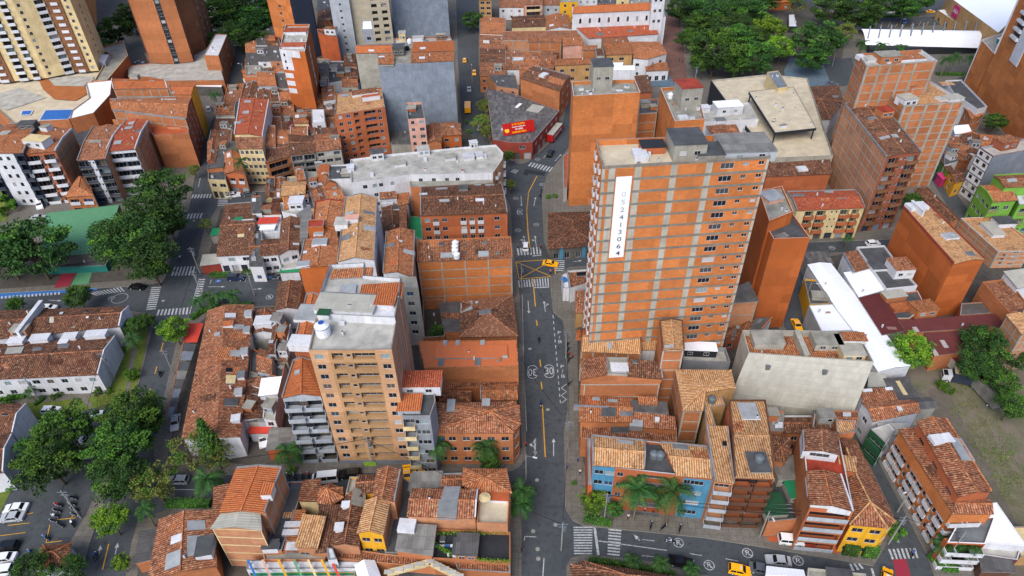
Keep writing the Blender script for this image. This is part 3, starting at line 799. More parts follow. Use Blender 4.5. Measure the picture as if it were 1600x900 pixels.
def tree(x,y,wpx,kind,label,hf=1.0,group='trees of the neighbourhood',i=None,name=None):
 """x, y: crown centre in the photograph's survey; wpx: crown width"""
 zc=6.
 for _ in range(6):
  p=U(x,y,zc);cz=(CAMH-zc)*math.sin(TH)+p.y*math.cos(TH);R=wpx/2*cz/F;zc=min(15,(R*.95+1.8)*hf)if kind!='bush' else R*.7
 rng=random.Random(hash_(label));k=rng.randrange(3)if i is None else i%3;rz=rng.random()*6.28
 if kind=='bush':
  r=empty(name or 'shrub',(p.x,p.y,.12),rz,label,'shrub','shrubs and bushes')
  o=link('foliage',CR['bush'][k],r);o.location.z=zc;o.scale=(R,R,R);
  o=link('stem',TR[k],r);o.scale=(R*.6,R*.6,zc*.9);return r
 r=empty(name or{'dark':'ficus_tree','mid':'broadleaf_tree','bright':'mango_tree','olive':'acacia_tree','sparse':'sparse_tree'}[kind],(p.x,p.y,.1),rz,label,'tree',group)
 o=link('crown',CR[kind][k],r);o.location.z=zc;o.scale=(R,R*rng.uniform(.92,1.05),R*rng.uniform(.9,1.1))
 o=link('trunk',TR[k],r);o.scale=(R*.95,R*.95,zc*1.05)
 return r
def palm_proto(seed,nf=15,L=1.):
 rng=random.Random(seed);m=MB()
 for k in range(nf):
  az=k*2.4+rng.uniform(-.2,.2);el=rng.uniform(.05,1.1)if k<nf*.75 else rng.uniform(-.5,.1);p=Vector((0,0,0));d=Vector((math.cos(az)*math.cos(el),math.sin(az)*math.cos(el),math.sin(el)))
  side=Vector((-math.sin(az),math.cos(az),0));n=9;ln=L*rng.uniform(.85,1.1)/n
  for j in range(n):
   q=p+d*ln;m.bar(p,q,.02,.02,'leaf_palm')
   w_=.30*L*math.sin(math.pi*(j+1.2)/(n+1.6))
   for s_ in(-1,1):
    for h_ in(0,.5):
     b=p.lerp(q,h_);tip=b+side*s_*w_+d*ln*1.1-Vector((0,0,w_*.45));tip2=b+d*ln*.42
     i=len(m.v);m.v+=[tuple(b),tuple(tip2),tuple(tip)];m.f.append((i,i+1,i+2));m.mi.append(m.mat('leaf_palm'));m.uv.append([(0,0),(1,0),(0,1)])
   p=q;d=(d+Vector((0,0,-.24))).normalized()
 return m.mesh('crown')
PALM=[palm_proto(s)for s in(1,2,3)]
_m=MB()
for _z in range(6):_m.cyl((.02*_z*.5,0,_z/6),(.02*(_z+1)*.5,0,(_z+1)/6),.030-.002*_z,.027-.002*_z,'palm_trunk',8,False)
PT=_m.mesh('trunk')
def palm(x,y,label,H=7.,R=3.,i=0):
 """x, y: middle of the crown"""
 p=U(x,y,H);r=empty('palm_tree',(p.x-.06*H*0,p.y,.1),i*1.3,label,'palm','palms along the streets')
 o=link('crown',PALM[i%3],r);o.location=(.06*H*.9 if False else .06,0,H);o.scale=(R,R,R)
 o=link('trunk',PT,r);o.scale=(H*.75 if H<6 else 6,H*.75 if H<6 else 6,H);
 return r
def pine(x,y,label,H=14.,R=3.):
 p=U(x,y,.1);rng=random.Random(5);r=empty('norfolk_pine',(p.x,p.y,.1),0,label,'tree',None)
 m=MB()
 for k in range(22):
  z=H*(.12+.86*k/22);rr=R*(1-k/23)**.8
  for j in range(11):
   a=j*.571+k*.7;
   for q in range(10):
    t=(q+1)/10;leafcard(m,(math.cos(a)*rr*t,math.sin(a)*rr*t,z-.25*rr*t+.1),.26,'leaf_dark' if rng.random()<.6 else 'leaf_mid',rng)
 m.build('crown',r);m=MB();m.cyl((0,0,0),(0,0,H),.25,.05,'trunk',8,False);m.build('trunk',r);return r
def hedge(pts,wd,h,label,mat='leaf_hedge',tile=''):
 P=[U(*p,.15)for p in T(tile,pts)];c=sum(P,Vector((0,0,0)))/len(P);m=MB();rng=random.Random(hash_(label))
 for a,b in zip(P,P[1:]):
  L=(b-a).length;
  m.bar(a-c+Vector((0,0,h*.4)),b-c+Vector((0,0,h*.4)),wd*.6,h*.8,'leaf_dark')
  d=(b-a).normalized();s=Vector((-d.y,d.x,0))
  for _ in range(int(L*wd*55)):leafcard(m,a-c+d*rng.random()*L+s*rng.uniform(-.5,.5)*wd+Vector((0,0,rng.uniform(.15,1)*h)),.14,mat,rng)
 o=m.build('hedge',None,c);return tag(o,label,'hedge','clipped hedges')
 # --- vehicles
_car={}
def car_parts(kind):
 if kind in _car:return _car[kind]
 spec={'sedan':(4.4,1.75,[(-2.2,.55),(-2.15,.85),(-1.55,.95),(-1.0,1.42),(.35,1.45),(1.05,.98),(2.0,.82),(2.2,.55)],(2,5)),'hatch':(3.9,1.7,[(-1.95,.55),(-1.92,.95),(-1.6,1.42),(.3,1.48),(1.0,1.0),(1.8,.85),(1.95,.55)],(1,4)),'suv':(4.5,1.85,[(-2.25,.6),(-2.22,1.05),(-1.95,1.68),(.4,1.7),(1.05,1.15),(2.1,1.0),(2.25,.6)],(1,4)),'van':(5.2,1.95,[(-2.6,.6),(-2.6,1.2),(-2.5,2.25),(1.3,2.25),(2.1,1.4),(2.5,1.1),(2.6,.6)],(1,4)),'pickup':(5.0,1.85,[(-2.5,.6),(-2.5,1.0),(-.75,1.02),(-.65,1.65),(.55,1.68),(1.2,1.12),(2.35,1.0),(2.5,.6)],(2,5))}[kind]
 L,Wd,pr,(g0,g1)=spec;hw=Wd/2;b=MB();g=MB()
 beltz=.93 if kind in('sedan','hatch')else 1.12 if kind!='van' else 1.35
 def half(z):return hw*(1 if z<beltz else 1-.22*(z-beltz)/.55)if z<beltz+.55 else hw*.78
 prof=[(pr[0][0],.3)]+list(pr)+[(pr[-1][0],.3)]
 for(x0,z0),(x1,z1)in zip(prof,prof[1:]):
  b.face([(x0,half(z0),z0),(x0,-half(z0),z0),(x1,-half(z1),z1),(x1,half(z1),z1)][::-1],'car_white')
 for s_ in(-1,1):
  q=[(x,s_*half(z),z)for x,z in prof]
  if s_>0:q.reverse()
  c=(0,s_*hw*1.0,.6)
  for i in range(len(q)):b.face([c,q[i],q[(i+1)%len(q)]],'car_white')
 ztop=max(z for x,z in pr)
 X=[x for x,z in pr if z>ztop-.1];xr,xf=min(X),max(X)
 lo=[(x,z)for x,z in pr if z<=ztop-.1];xb=max([x for x,z in lo if x<xr]);xw=min([x for x,z in lo if x>xf])
 zb=dict(pr)[xb];zw=dict(pr)[xw]
 for s_ in(-1,1):
  y0=s_*(half(beltz+.05)+.02);y1=s_*(half(ztop-.1)+.02)
  for xa,xc,ta,tc in((xb+.25*(xr-xb)+.1,(xr+xf)/2-.05,xr+.05,(xr+xf)/2-.05),((xr+xf)/2+.05,xw-.25*(xw-xf),(xr+xf)/2+.05,xf-.05)):
   q=[(xa,y0,beltz+.04),(xc,y0,beltz+.04),(tc,y1,ztop-.12),(ta,y1,ztop-.12)]
   if s_>0:q.reverse()
   g.face(q,'black')
 def scr(xa,za,xc,zc_):
  d=Vector((xc-xa,0,zc_-za));n_=Vector((-d.z,0,d.x)).normalized()*.02
  if n_.z<0:n_=-n_
  p0=Vector((xa,0,za)).lerp(Vector((xc,0,zc_)),.12)+n_;p1=Vector((xa,0,za)).lerp(Vector((xc,0,zc_)),.9)+n_
  q=[(p0.x,-half(p0.z)*.88,p0.z),(p0.x,half(p0.z)*.88,p0.z),(p1.x,half(p1.z)*.88,p1.z),(p1.x,-half(p1.z)*.88,p1.z)]
  v=(Vector(q[1])-Vector(q[0])).cross(Vector(q[2])-Vector(q[0]))
  if v.z<0:q.reverse()
  g.face(q,'black')
 scr(xw,zw,xf,ztop);scr(xb,zb,xr,ztop)
 wh=MB();wh.cyl((0,-.1,0),(0,.1,0),.32,.32,'tyre',12);wh.cyl((0,-.115,0),(0,.115,0),.18,.18,'chrome',8)
 hl=MB();hl.box((0,0,0),(.08,.32,.14),'chrome')
 _car[kind]=(b.mesh('body'),g.mesh('glazing'),wh.mesh('wheel'),hl.mesh('headlight'),L,hw);return _car[kind]
def car(x,y,x2,y2,kind,colour,label,tile='',taxi=False,grp='cars on the streets and lots',z=.02,name=None):
 (x,y),(x2,y2)=T(tile,[(x,y),(x2,y2)])
 A,B=U(x,y,z+.6),U(x2,y2,z+.6);d=B-A;rz=math.atan2(d.y,d.x);b,g,wh,hl,L,hw=car_parts(kind)
 r=empty(name or('taxi' if taxi else{'suv':'parked_car','van':'van','pickup':'pickup_truck'}.get(kind,'car')),(A.x,A.y,z),rz,label,'taxi' if taxi else{'van':'van','pickup':'pickup truck'}.get(kind,'car'),'yellow taxis' if taxi else grp)
 o=link('body',b,r);o.material_slots[0].link='OBJECT';o.material_slots[0].material=M('car_'+colour)
 link('glazing',g,r)
 for sx in(-.31,.31):
  for sy in(-1,1):w_=link('wheel',wh,r);w_.location=(sx*L,sy*(hw-.1),.32)
 for sy in(-1,1):w_=link('headlight',hl,r);w_.location=(L/2-.02,sy*(hw-.28),.66)
 if taxi:m=MB();m.box((0,0,1.45),(.2,.6,.16),'white');m.build('roof_sign',r)
 return r
def skin_mesh(name,verts,edges,radii,levels=1):
 me=bpy.data.meshes.new(name);me.from_pydata(verts,edges,[]);o=bpy.data.objects.new(name,me);COL.objects.link(o)
 md=o.modifiers.new('s','SKIN');sv=me.skin_vertices
 if not sv:
  bm=bmesh.new();bm.from_mesh(me);bm.verts.layers.skin.verify();bm.to_mesh(me);bm.free();sv=me.skin_vertices
 for i,r in enumerate(radii):sv[0].data[i].radius=(r,r)if not isinstance(r,tuple)else r
 sv[0].data[0].use_root=True
 s2=o.modifiers.new('b','SUBSURF');s2.levels=levels
 dg=bpy.context.evaluated_depsgraph_get();out=bpy.data.meshes.new_from_object(o.evaluated_get(dg));out.name=name
 bpy.data.objects.remove(o);return out
def paint(me,fn):
 names=['skin','cloth_blue','cloth_dark','black'];me.materials.clear()
 for n_ in names:me.materials.append(M(n_))
 for p in me.polygons:p.material_index=fn(p.center)
 return me
STAND=skin_mesh('person',[(0,0,.95),(0,0,1.2),(0,0,1.42),(0,.01,1.52),(0,.02,1.64),(.1,0,.88),(.11,.08,.48),(.11,.14,.06),(-.1,0,.88),(-.11,-.04,.48),(-.11,-.16,.06),(.19,0,1.4),(.25,-.05,1.12),(.24,.06,.9),(-.19,0,1.4),(-.25,.05,1.12),(-.24,.12,.9),(.11,.26,.04),(-.11,-.04,.04)],[(0,1),(1,2),(2,3),(3,4),(0,5),(5,6),(6,7),(0,8),(8,9),(9,10),(2,11),(11,12),(12,13),(2,14),(14,15),(15,16),(7,17),(10,18)],[(.15,.11),(.14,.1),(.16,.1),.06,.1,.09,.065,.045,.09,.065,.045,.06,.045,.035,.06,.045,.035,.03,.03])
paint(STAND,lambda c:3 if c.z>1.64 and c.y<.06 else 0 if c.z>1.48 or(abs(c.x)>.2 and c.z<1.2)else 1 if c.z>.95 else 3 if c.z<.08 else 2)
SEAT=skin_mesh('rider',[(0,-.15,.85),(0,-.12,1.1),(0,0,1.35),(0,.05,1.46),(0,.08,1.58),(.12,-.1,.82),(.2,.3,.72),(.16,.2,.3),(-.12,-.1,.82),(-.2,.3,.72),(-.16,.2,.3),(.19,.02,1.32),(.28,.22,1.12),(.26,.5,1.05),(-.19,.02,1.32),(-.28,.22,1.12),(-.26,.5,1.05)],[(0,1),(1,2),(2,3),(3,4),(0,5),(5,6),(6,7),(0,8),(8,9),(9,10),(2,11),(11,12),(12,13),(2,14),(14,15),(15,16)],[(.15,.12),(.15,.11),(.17,.11),.06,.13,.09,.075,.05,.09,.075,.05,.06,.05,.035,.06,.05,.035])
paint(SEAT,lambda c:3 if c.z>1.46 else 0 if(abs(c.x)>.22 and c.y>.42)else 1 if c.z>.88 else 2)
def person(x,y,x2,y2,cloth,label,z=.14):
 A,B=U(x,y,z),U(x2,y2,z);d=B-A;o=link('person',STAND,None,A);o.rotation_euler=(0,0,math.atan2(d.y,d.x)-math.pi/2)
 o.material_slots[1].link='OBJECT';o.material_slots[1].material=M('cloth_'+cloth);return tag(o,label,'person','people on foot')
_mb=None
def moto(x,y,x2,y2,label,rider=None,z=.02,colour='black'):
 global _mb
 if _mb is None:
  f=MB();f.bar((0,-.75,.75),(0,.1,.72),.26,.14,'black');f.bar((0,0,.72),(0,.45,.88),.3,.26,'car_red');f.bar((0,-.3,.42),(0,.3,.42),.3,.36,'steel')
  f.bar((0,.45,.95),(0,.68,.35),.1,.1,'steel');f.bar((0,-.1,.5),(0,-.62,.35),.1,.12,'steel');f.bar((0,.62,.8),(0,.74,.72),.22,.2,'white')
  hb=MB();hb.bar((-.34,.38,1.02),(.34,.38,1.02),.04,.04,'black')
  wl=MB();wl.cyl((-.06,0,0),(.06,0,0),.31,.31,'tyre',14);wl.cyl((-.065,0,0),(.065,0,0),.16,.16,'chrome',8)
  _mb=(f.mesh('frame'),hb.mesh('handlebar'),wl.mesh('wheel'))
 A,B=U(x,y,z),U(x2,y2,z);d=B-A;rz=math.atan2(d.y,d.x)-math.pi/2
 r=empty('motorcycle',A,rz,label,'motorcycle','motorcycles');o=link('frame',_mb[0],r);o.material_slots[1].link='OBJECT';o.material_slots[1].material=M('car_'+colour)
 link('handlebar',_mb[1],r)
 for yy in(-.65,.68):w_=link('wheel',_mb[2],r);w_.location=(0,yy,.31)
 if rider:
  p=link('person',SEAT,None,A);p.rotation_euler=(0,0,rz);p.material_slots[1].link='OBJECT';p.material_slots[1].material=M('cloth_'+rider[0]);tag(p,rider[1],'person','motorcycle riders')
 return r
def pole(x,y,label,H=8.,lamp=None,name='utility_pole',arms=True,lean=0.):
 A=U(x,y,.13);r=empty(name,A,0,label,'street lamp' if lamp else 'utility pole','poles along the streets');m=MB()
 m.cyl((0,0,0),(lean,0,H),.15,.09,'pole',8);m.build('mast',r)
 if arms:
  m=MB();m.bar((-.9,0,H-.5),(.9,0,H-.5),.1,.1,'steel');m.bar((-.7,0,H-1.3),(.7,0,H-1.3),.1,.1,'steel');m.build('crossarm',r)
  m=MB();m.cyl((.35,0,H-2.6),(.35,0,H-1.7),.26,.26,'tank_grey',10);m.build('transformer',r)
 if lamp:
  m=MB();m.bar((0,0,H-.3),(lamp[0],lamp[1],H),.07,.07,'steel');m.build('lamp_arm',r)
  m=MB();m.bar((lamp[0]*.8,lamp[1]*.8,H),(lamp[0]*1.3,lamp[1]*1.3,H),.28,.12,'white');m.build('lamp_head',r)
 return r
def wire(pa,ha,pb,hb,label):
 A,B=U(*pa,.13)+Vector((0,0,ha)),U(*pb,.13)+Vector((0,0,hb));m=MB();prev=A
 for i in range(1,9):
  t=i/8;q=A.lerp(B,t)-Vector((0,0,1.1*4*t*(1-t)*.5));m.bar(prev-A,q-A,.06,.06,'black');prev=q
 return tag(m.build('overhead_cable',None,A),label,'cable','overhead cables')
 # === THE PLACE: ground, streets, blocks
m=MB();m.face([(-1500,-200,-.3),(1500,-200,-.3),(1500,2500,-.3),(-1500,2500,-.3)],'far_ground');tag(m.build('ground'),kind='structure')
m=MB();m.face([(-260,20,0),(260,20,0),(330,420,0),(-330,420,0)],'asphalt');tag(m.build('road'),kind='structure')
slab('pavement','',[(330,299),(332,225),(352,170),(378,110),(390,70),(430,-20),(712,-20),(716,100),(722,200),(760,236),(785,262),(786,300),(798,325),(801,387),(811,450),(815,507),(820,590),(822,675),(822,715),(812,728),(800,735),(300,742),(243,735),(240,700),(252,637),(275,537),(297,497),(318,484),(472,474),(472,428),(312,425),(305,418),(318,362),(340,322),(428,318),(428,299)])
slab('pavement','',[(205,850),(215,815),(262,795),(335,790),(440,765),(800,757),(812,765),(815,825),(815,935),(190,935)])
slab('pavement','',[(-140,494),(190,484),(235,490),(242,497),(212,620),(190,700),(140,850),(127,890),(110,940),(-140,940)])
slab('pavement','',[(-140,468),(0,458),(205,447),(255,440),(262,425),(272,380),(297,320),(300,300),(314,225),(345,160),(362,105),(370,70),(380,30),(400,-30),(-140,-30)])
slab('pavement','',[(884,795),(881,675),(887,640),(887,592),(880,500),(864,487),(860,450),(859,432),(875,425),(890,417),(1232,399),(1225,510),(1290,600),(1336,680),(1397,805),(1392,840),(1365,884),(1200,856),(1100,840),(912,821),(895,813)])
slab('pavement','',[(885,960),(885,885),(893,871),(915,866),(1000,874),(1060,889),(1120,902),(1200,916),(1350,930),(1350,960)])
slab('pavement','',[(1262,396),(1385,392),(1500,354),(1760,470),(1760,960),(1480,960),(1450,870),(1440,850),(1375,725),(1345,650),(1320,600),(1262,510)])
slab('pavement','',[(895,175),(890,228),(875,248),(862,264),(854,275),(847,300),(847,325),(850,375),(857,397),(1262,378),(1430,372),(1494,345),(1440,255),(1425,160),(1500,120),(1700,100),(1700,-40),(895,-40)])
slab('pavement','',[(748,-40),(748,100),(757,150),(762,215),(775,238),(812,256),(825,252),(845,236),(868,214),(880,190),(888,150),(894,100),(894,-40)])
slab('pavement','',[(1455,225),(1470,268),(1530,350),(1760,440),(1760,110),(1505,130),(1440,165)])
Z1,Z2=.15,.17
sheet('yard','',[(350,175),(395,60),(700,70),(716,190),(780,262),(792,330),(800,470),(816,700),(400,728),(262,712),(300,520),(330,484),(470,478),(474,425),(322,415),(345,326),(432,322),(434,290),(345,290)],'yard',Z1)
sheet('yard','',[(900,430),(1215,405),(1215,510),(1280,600),(1325,690),(1375,800),(1100,800),(930,780),(905,700)],'yard',Z1)
sheet('yard','',[(225,830),(340,800),(440,772),(795,765),(800,925),(210,925)],'yard',Z1)
sheet('yard','',[(1270,405),(1500,365),(1700,450),(1700,520),(1420,560),(1370,640),(1340,600),(1275,510)],'yard',Z1)
sheet('dirt_lot','',[(1412,560),(1480,560),(1530,560),(1720,620),(1720,960),(1640,960),(1610,860),(1545,760),(1470,640),(1425,600)],'dirt',Z1)
sheet('worn_track','',[(1450,610),(1475,600),(1520,680),(1580,800),(1640,940),(1560,940),(1520,800),(1470,690)],'worn',Z1)
sheet('grass_patch','',[(1485,600),(1515,612),(1540,650),(1560,700),(1600,740),(1640,840),(1600,830),(1560,760),(1530,700),(1500,650)],'rough_grass',Z1)
sheet('parking_lot','',[(138,633),(208,640),(190,690),(135,800),(118,830),(60,930),(-60,930),(-40,850),(10,745),(60,690),(100,655)],'asphalt',Z1)
sheet('lawn','',[(-60,636),(80,628),(170,616),(176,632),(135,640),(95,660),(72,690),(-60,690)],'grass',Z1)
sheet('lawn','',[(185,552),(205,520),(232,505),(226,550),(214,600),(207,640),(180,650),(168,610)],'grass',Z1)
sheet('lawn','',[(-60,760),(20,740),(28,745),(0,800),(-60,860)],'grass',Z1)
sheet('lawn','',[(-60,270),(20,300),(10,345),(-60,360)],'grass',Z1)
sheet('garden_path','',[(122,616),(132,615),(145,634),(137,636)],'pavement',Z2)
sheet('footpath','',[(206,540),(214,541),(196,650),(190,650)],'pavement',Z2)
sheet('playground','',[(84,450),(98,424),(120,424),(108,447)],'paint_red',Z2)
sheet('playground','',[(110,447),(122,424),(145,422),(138,443)],'sheet_green',Z2)
sheet('park_ground','',[(-60,400),(60,380),(250,330),(255,420),(200,438),(-60,455)],'yard',Z1)
sheet('forecourt','',[(1198,838),(1224,838),(1250,848),(1248,853),(1200,845)],'terracotta',Z1)
sheet('forecourt','',[(1251,840),(1275,843),(1275,860),(1251,853)],'roof_red',Z2)
sheet('forecourt','',[(1277,843),(1310,848),(1311,865),(1277,860)],'terracotta',Z2)
sheet('plaza','',[(1020,30),(1060,20),(1075,130),(1100,150),(1060,160),(1040,110)],'plaza',Z1)
sheet('plaza','',[(1000,118),(1045,115),(1055,135),(1008,135)],'plaza_blue',Z2)
sheet('park_ground','',[(1062,0),(1290,0),(1320,60),(1310,130),(1200,125),(1110,120),(1070,60)],'yard',Z1)
sheet('plaza','',[(1235,90),(1290,95),(1320,118),(1320,132),(1230,136),(1225,110)],'plaza_blue',Z2)
sheet('park_road','',[(1285,96),(1330,90),(1345,130),(1300,136)],'asphalt',Z2+.02)
sheet('park_road','',[(1200,12),(1250,8),(1500,22),(1500,4),(1760,4),(1760,-20),(1200,-20)],'asphalt',Z2)
sheet('parking_lot','',[(1370,28),(1462,26),(1470,38),(1368,46)],'asphalt',Z2+.02)
sheet('bus_lane','',[(-60,463),(0,455),(150,446),(152,453),(0,466),(-60,472)],'paint_blue',.02)
sheet('red_crossing','',[(1395,874),(1416,873),(1427,915),(1403,915)],'paint_red',.02)
sheet('asphalt_patch','',[(821,264),(852,269),(850,275),(826,271),(824,274),(817,273)],'asphalt_dark',.012)
# --- road markings
zebra([(829,253),(866,262),(860,269),(824,259)],8)
zebra([(806,388),(846,386),(847,397),(808,399)],8)
zebra([(808,438),(858,434),(859,447),(810,449)],12)
zebra([(882,406),(882,424),(868,424),(868,406)],6)
zebra([(803,264),(811,266),(806,272),(797,268)],3)
zebra([(897,822),(925,824),(922,840),(898,838)][1:]+[(897,822)],4)if False else None
zebra([(926,822),(925,867),(897,867),(896,822)],11)
zebra([(971,827),(968,870),(949,868),(951,825)],9)
zebra([(300,304),(332,303),(330,309),(297,310)],7)
zebra([(288,334),(318,333),(315,341),(285,342)],6)
zebra([(271,417),(307,416),(303,430),(266,431)],7)
zebra([(246,484),(296,480),(294,491),(243,493)],9)
zebra([(252,447),(243,484),(228,485),(237,448)],11)
zebra([(321,435),(313,468),(303,468),(310,435)],9)
zebra([(356,309),(355,324),(339,325),(342,309)],6)
zebra([(1386,858),(1432,856),(1437,872),(1392,874)],7)
zebra([(1352,888),(1330,893),(1325,881),(1345,880)],3)
zebra([(1292,111),(1323,110),(1326,117),(1295,119)],9)
zebra([(0,463),(95,456),(95,460),(0,467)],16)
zebra([(138,458),(190,448),(196,455),(150,462)],10)
m=MB()
for a,b,w_ in(((834,450),(836.5,479),.25),((838,500),(839.5,509),.25),((843.5,562),(845,573),.25),((845.5,597),(847,609),.25),((847.5,632),(852,714),.22),((845,640),(849,714),.01),((839,275),(826,300),.25),((826,300),(823,330),.25),((823,330),(825,362),.25),((825,362),(829,396),.25),((806,409),(866,405),.25),((866,405),(868,430),.25),((806,409),(811,436),.25),((811,436),(862,432),.25),((806,409),(862,432),.22),((811,436),(866,405),.22),((833,436),(834,450),.2),((170,850),(160,890),.2),((255,535),(251,550),.2),((245,573),(242,584),.2),((235,607),(233,616),.2),((888,645),(888,670),.15),((887,647),(896,646),.15)):
 stripe(m,a,b,w_,'paint_yellow')
for k,(x,y)in enumerate(((12,815),(4,830),(46,802),(40,833),(34,850),(28,867),(22,884))):
 pass
for a,b in(((52,801),(36,805)),((46,817),(12,821)),((40,832),(0,837)),((34,848),(2,851)),((28,865),(14,867)),((22,882),(10,884)),((150,655),(165,655)),((135,670),(160,669)),((112,808),(120,795)),((80,813),(118,809)),((72,848),(97,845)),((66,856),(108,851)),((78,820),(72,848))):
 stripe(m,a,b,.14,'paint_yellow',.27)
for i in range(7):stripe(m,(1375+i*12,44-i*.5),(1379+i*12,35-i*.3),.15,'paint_yellow',.32)
tag(m.build('road_marking'),kind='structure')
m=MB()
for a,b,w_ in(((929,824),(935,867),.45),((934,845),(1042,860),.18),((1078,865),(1097,868),.15),((1134,873),(1154,877),.15),((850,872),(848,905),.18),((820,838),(838,839),.15),((820,838),(819,845),.15),((832,400),(846,398.5),.4),((835,449.5),(858,448.5),.4),((270,428),(281,427),.3),((1362,888),(1367,905),.4),((1403,848),(1392,815),.12),((1405,848),(1394,815),.12),((296,490),(306,455),.2),((306,455),(311,435),.2),((272,765),(310,765),.12),((272,778),(284,778),.12),((330,437),(328,444),.12),((385,433),(383,440),.12),((816,460),(818,560),.1),((818,560),(823,674),.1),((883,720),(884,793),.12),((820,675),(822,715),.1),((992,850),(1023,845),.01),((1003,843),(1023,845),.12),((1003,868),(1023,870),.12)):
 stripe(m,a,b,w_,'paint_white')
x0,y0,x1,y1=864,492,876,634
for i in range(15):
 t=i/15;stripe(m,(x0+(x1-x0)*t,y0+(y1-y0)*t),(x0+(x1-x0)*(t+.036),y0+(y1-y0)*(t+.036)),.2,'paint_white')
for i in range(5):
 a=600+i*6;stripe(m,(877 if i%2 else 885,a),(885 if i%2 else 877,a+6),.16,'paint_white')
tag(m.build('road_marking'),kind='structure')
ground_text('30',(832,581),(832,600),3.2,.62);ring((832,581),(832,600),1.15,1.15,.16,.95)
ground_text('30',(858,580),(857,560),3.2,.62);ring((858,580),(857,560),1.15,1.15,.16,.95)
ground_text('30',(812.5,331),(812.5,345),2.6,.62);ring((812.5,331),(812.5,345),.95,.95,.15,.8)
ground_text('P/B',(873,527),(860,527),2.3)if False else None
for t_,y_ in(('P',520),('/',527),('B',534),('P',573),('/',580),('B',588)):ground_text(t_,(873.5+(y_-520)*.09,y_),(872.5+(y_-520)*.09,y_-14),1.5,1.15)
for x,y,x2,y2 in((1060,848,1059,830),(1168,864,1166,846),(1108,883,1107,865),(1247,876,1246,858),(421,464,420,450)):
 ring((x,y),(x2,y2),.95,.95,.14);ground_text('R',(x,y),(x2,y2),1.4);m=MB();A=U(x,y,.034);m.bar((-.6,.6,0),(.6,-.6,0),.12,.002,'paint_white');tag(m.build('road_marking',None,A),kind='structure')
for x,y,x2,y2 in((806,310,806,300),(838,351,838,340),(809,360,809,350),(847,288,847,280),(840,249,842,240),(174,466,173,456),(1300,387,1299,378)):
 ring((x,y),(x2,y2),.85,.85,.13);m=MB();A=U(x,y,.034);
 for q in(((-.4,0,0),(.4,0,0)),((-.4,0,0),(0,.35,0)),((.4,0,0),(0,.35,0))):m.bar(q[0],q[1],.12,.002,'paint_white')
 tag(m.build('road_marking',None,A),kind='structure')
ring((187,466),(187,456),2.1,1.,.14)
arrow((825,470),(826.5,490));arrow((852,487),(850,470),'r');arrow((865,713),(865,685));arrow((837,685),(836,712));arrow((836,712),(835,686),'l')
arrow((849,247),(857,238));arrow((867,252),(877,241));arrow((834,322),(837,308));arrow((814,306),(815,322));arrow((822,385),(818,368),'l');arrow((838,386),(836,368),'l')
arrow((1000,845),(990,835));arrow((895,409),(910,407));arrow((155,867),(157,852));arrow((180,866),(184,848));arrow((325,448),(352,448));arrow((395,452),(410,451));arrow((76,469),(96,470));arrow((310,292),(313,278))
for x,y in((341,439),(401,434),(421,433)):
 m=MB();A=U(x,y,.022);m.box((0,0,0),(1.5,1.1,.004),'paint_blue');m.box((0,0,.006),(.9,.16,.004),'paint_white');m.box((0,0,.012),(.16,.8,.004),'paint_white');tag(m.build('road_marking',None,A),kind='structure')
for x,y in((840,858),(841,873),(839,750),(868,820),(856,640),(833,830),(255,470),(828,545),(303,345)):
 m=MB();A=U(x,y,.02);m.cyl((0,0,0),(0,0,.012),.4,.4,'concrete',14);tag(m.build('manhole_cover',None,A),kind='structure')
 # === buildings, north-west quarter
A_='apartment_building'
r=bld('cream_tower','tall cream apartment tower with white balconies and brown brick stripes, at the top left corner','tower','00',[(-420,250),(660,330),(618,442),(470,450),(300,487),(120,505),(-60,520),(-330,525)],62,'flat:deck','cream',base=True,z0=9,wm={1:'cream'},fac=[(1,20,'w50:1.2',{'st':'dark','zb':9}),(2,20,'w80:1.1 b35:2.4',{'bs':'white','zb':9}),(3,20,'w12:1.1 b80:3.1',{'zb':9,'bs':'white'}),(4,20,'b20:3 b65:2.4',{'zb':9,'bs':'white','st':'dark'}),(5,20,'w12:1.1 b55:3',{'zb':9,'bs':'white'}),(6,6,'b30:3 w80:1.1',{'zb':9,'zt':25,'bs':'white'})])
org=r.location
for i,(a,b)in enumerate((((470,450),(560,446)),((-10,512),(90,508)))):
 P0,P1=U(*T('00',[a])[0],9),U(*T('00',[b])[0],9);m=MB();d=(P1-P0).normalized();n_=Vector((d.y,-d.x,0));q0,q1=P0-org+n_*.35-n_*0,P1-org+n_*.35
 m.prism([(q0.x,q0.y),(q1.x,q1.y),(q1.x-n_.x*1.2,q1.y-n_.y*1.2),(q0.x-n_.x*1.2,q0.y-n_.y*1.2)],9,62,'brick_dark');m.build('brick_pier',r)
r=bld('podium_building','raised orange brick podium with a pool terrace and courts below the cream tower','podium','00',[(-420,250),(760,300),(700,500),(545,520),(560,620),(430,745),(80,768),(-60,640),(-420,640)],9,'flat:deck_cream','brick',par=.9,rimm='coping')
sheet('ball_court','00',[(-60,600),(120,545),(290,610),(40,690),(-60,640)],'deck_light',8.2,None,'grey concrete ball court on the podium terrace','ball court')
sheet('sand_terrace','00',[(240,495),(520,480),(540,590),(470,630),(340,620),(270,560)],'court',8.25,None,'rust coloured play terrace in front of the cream tower','terrace')
sheet('play_deck','00',[(300,490),(420,478),(585,476),(585,500),(520,540),(340,535)],'deck_light',8.3,None,'pale oval play deck with a low kerb by the cream tower','terrace')
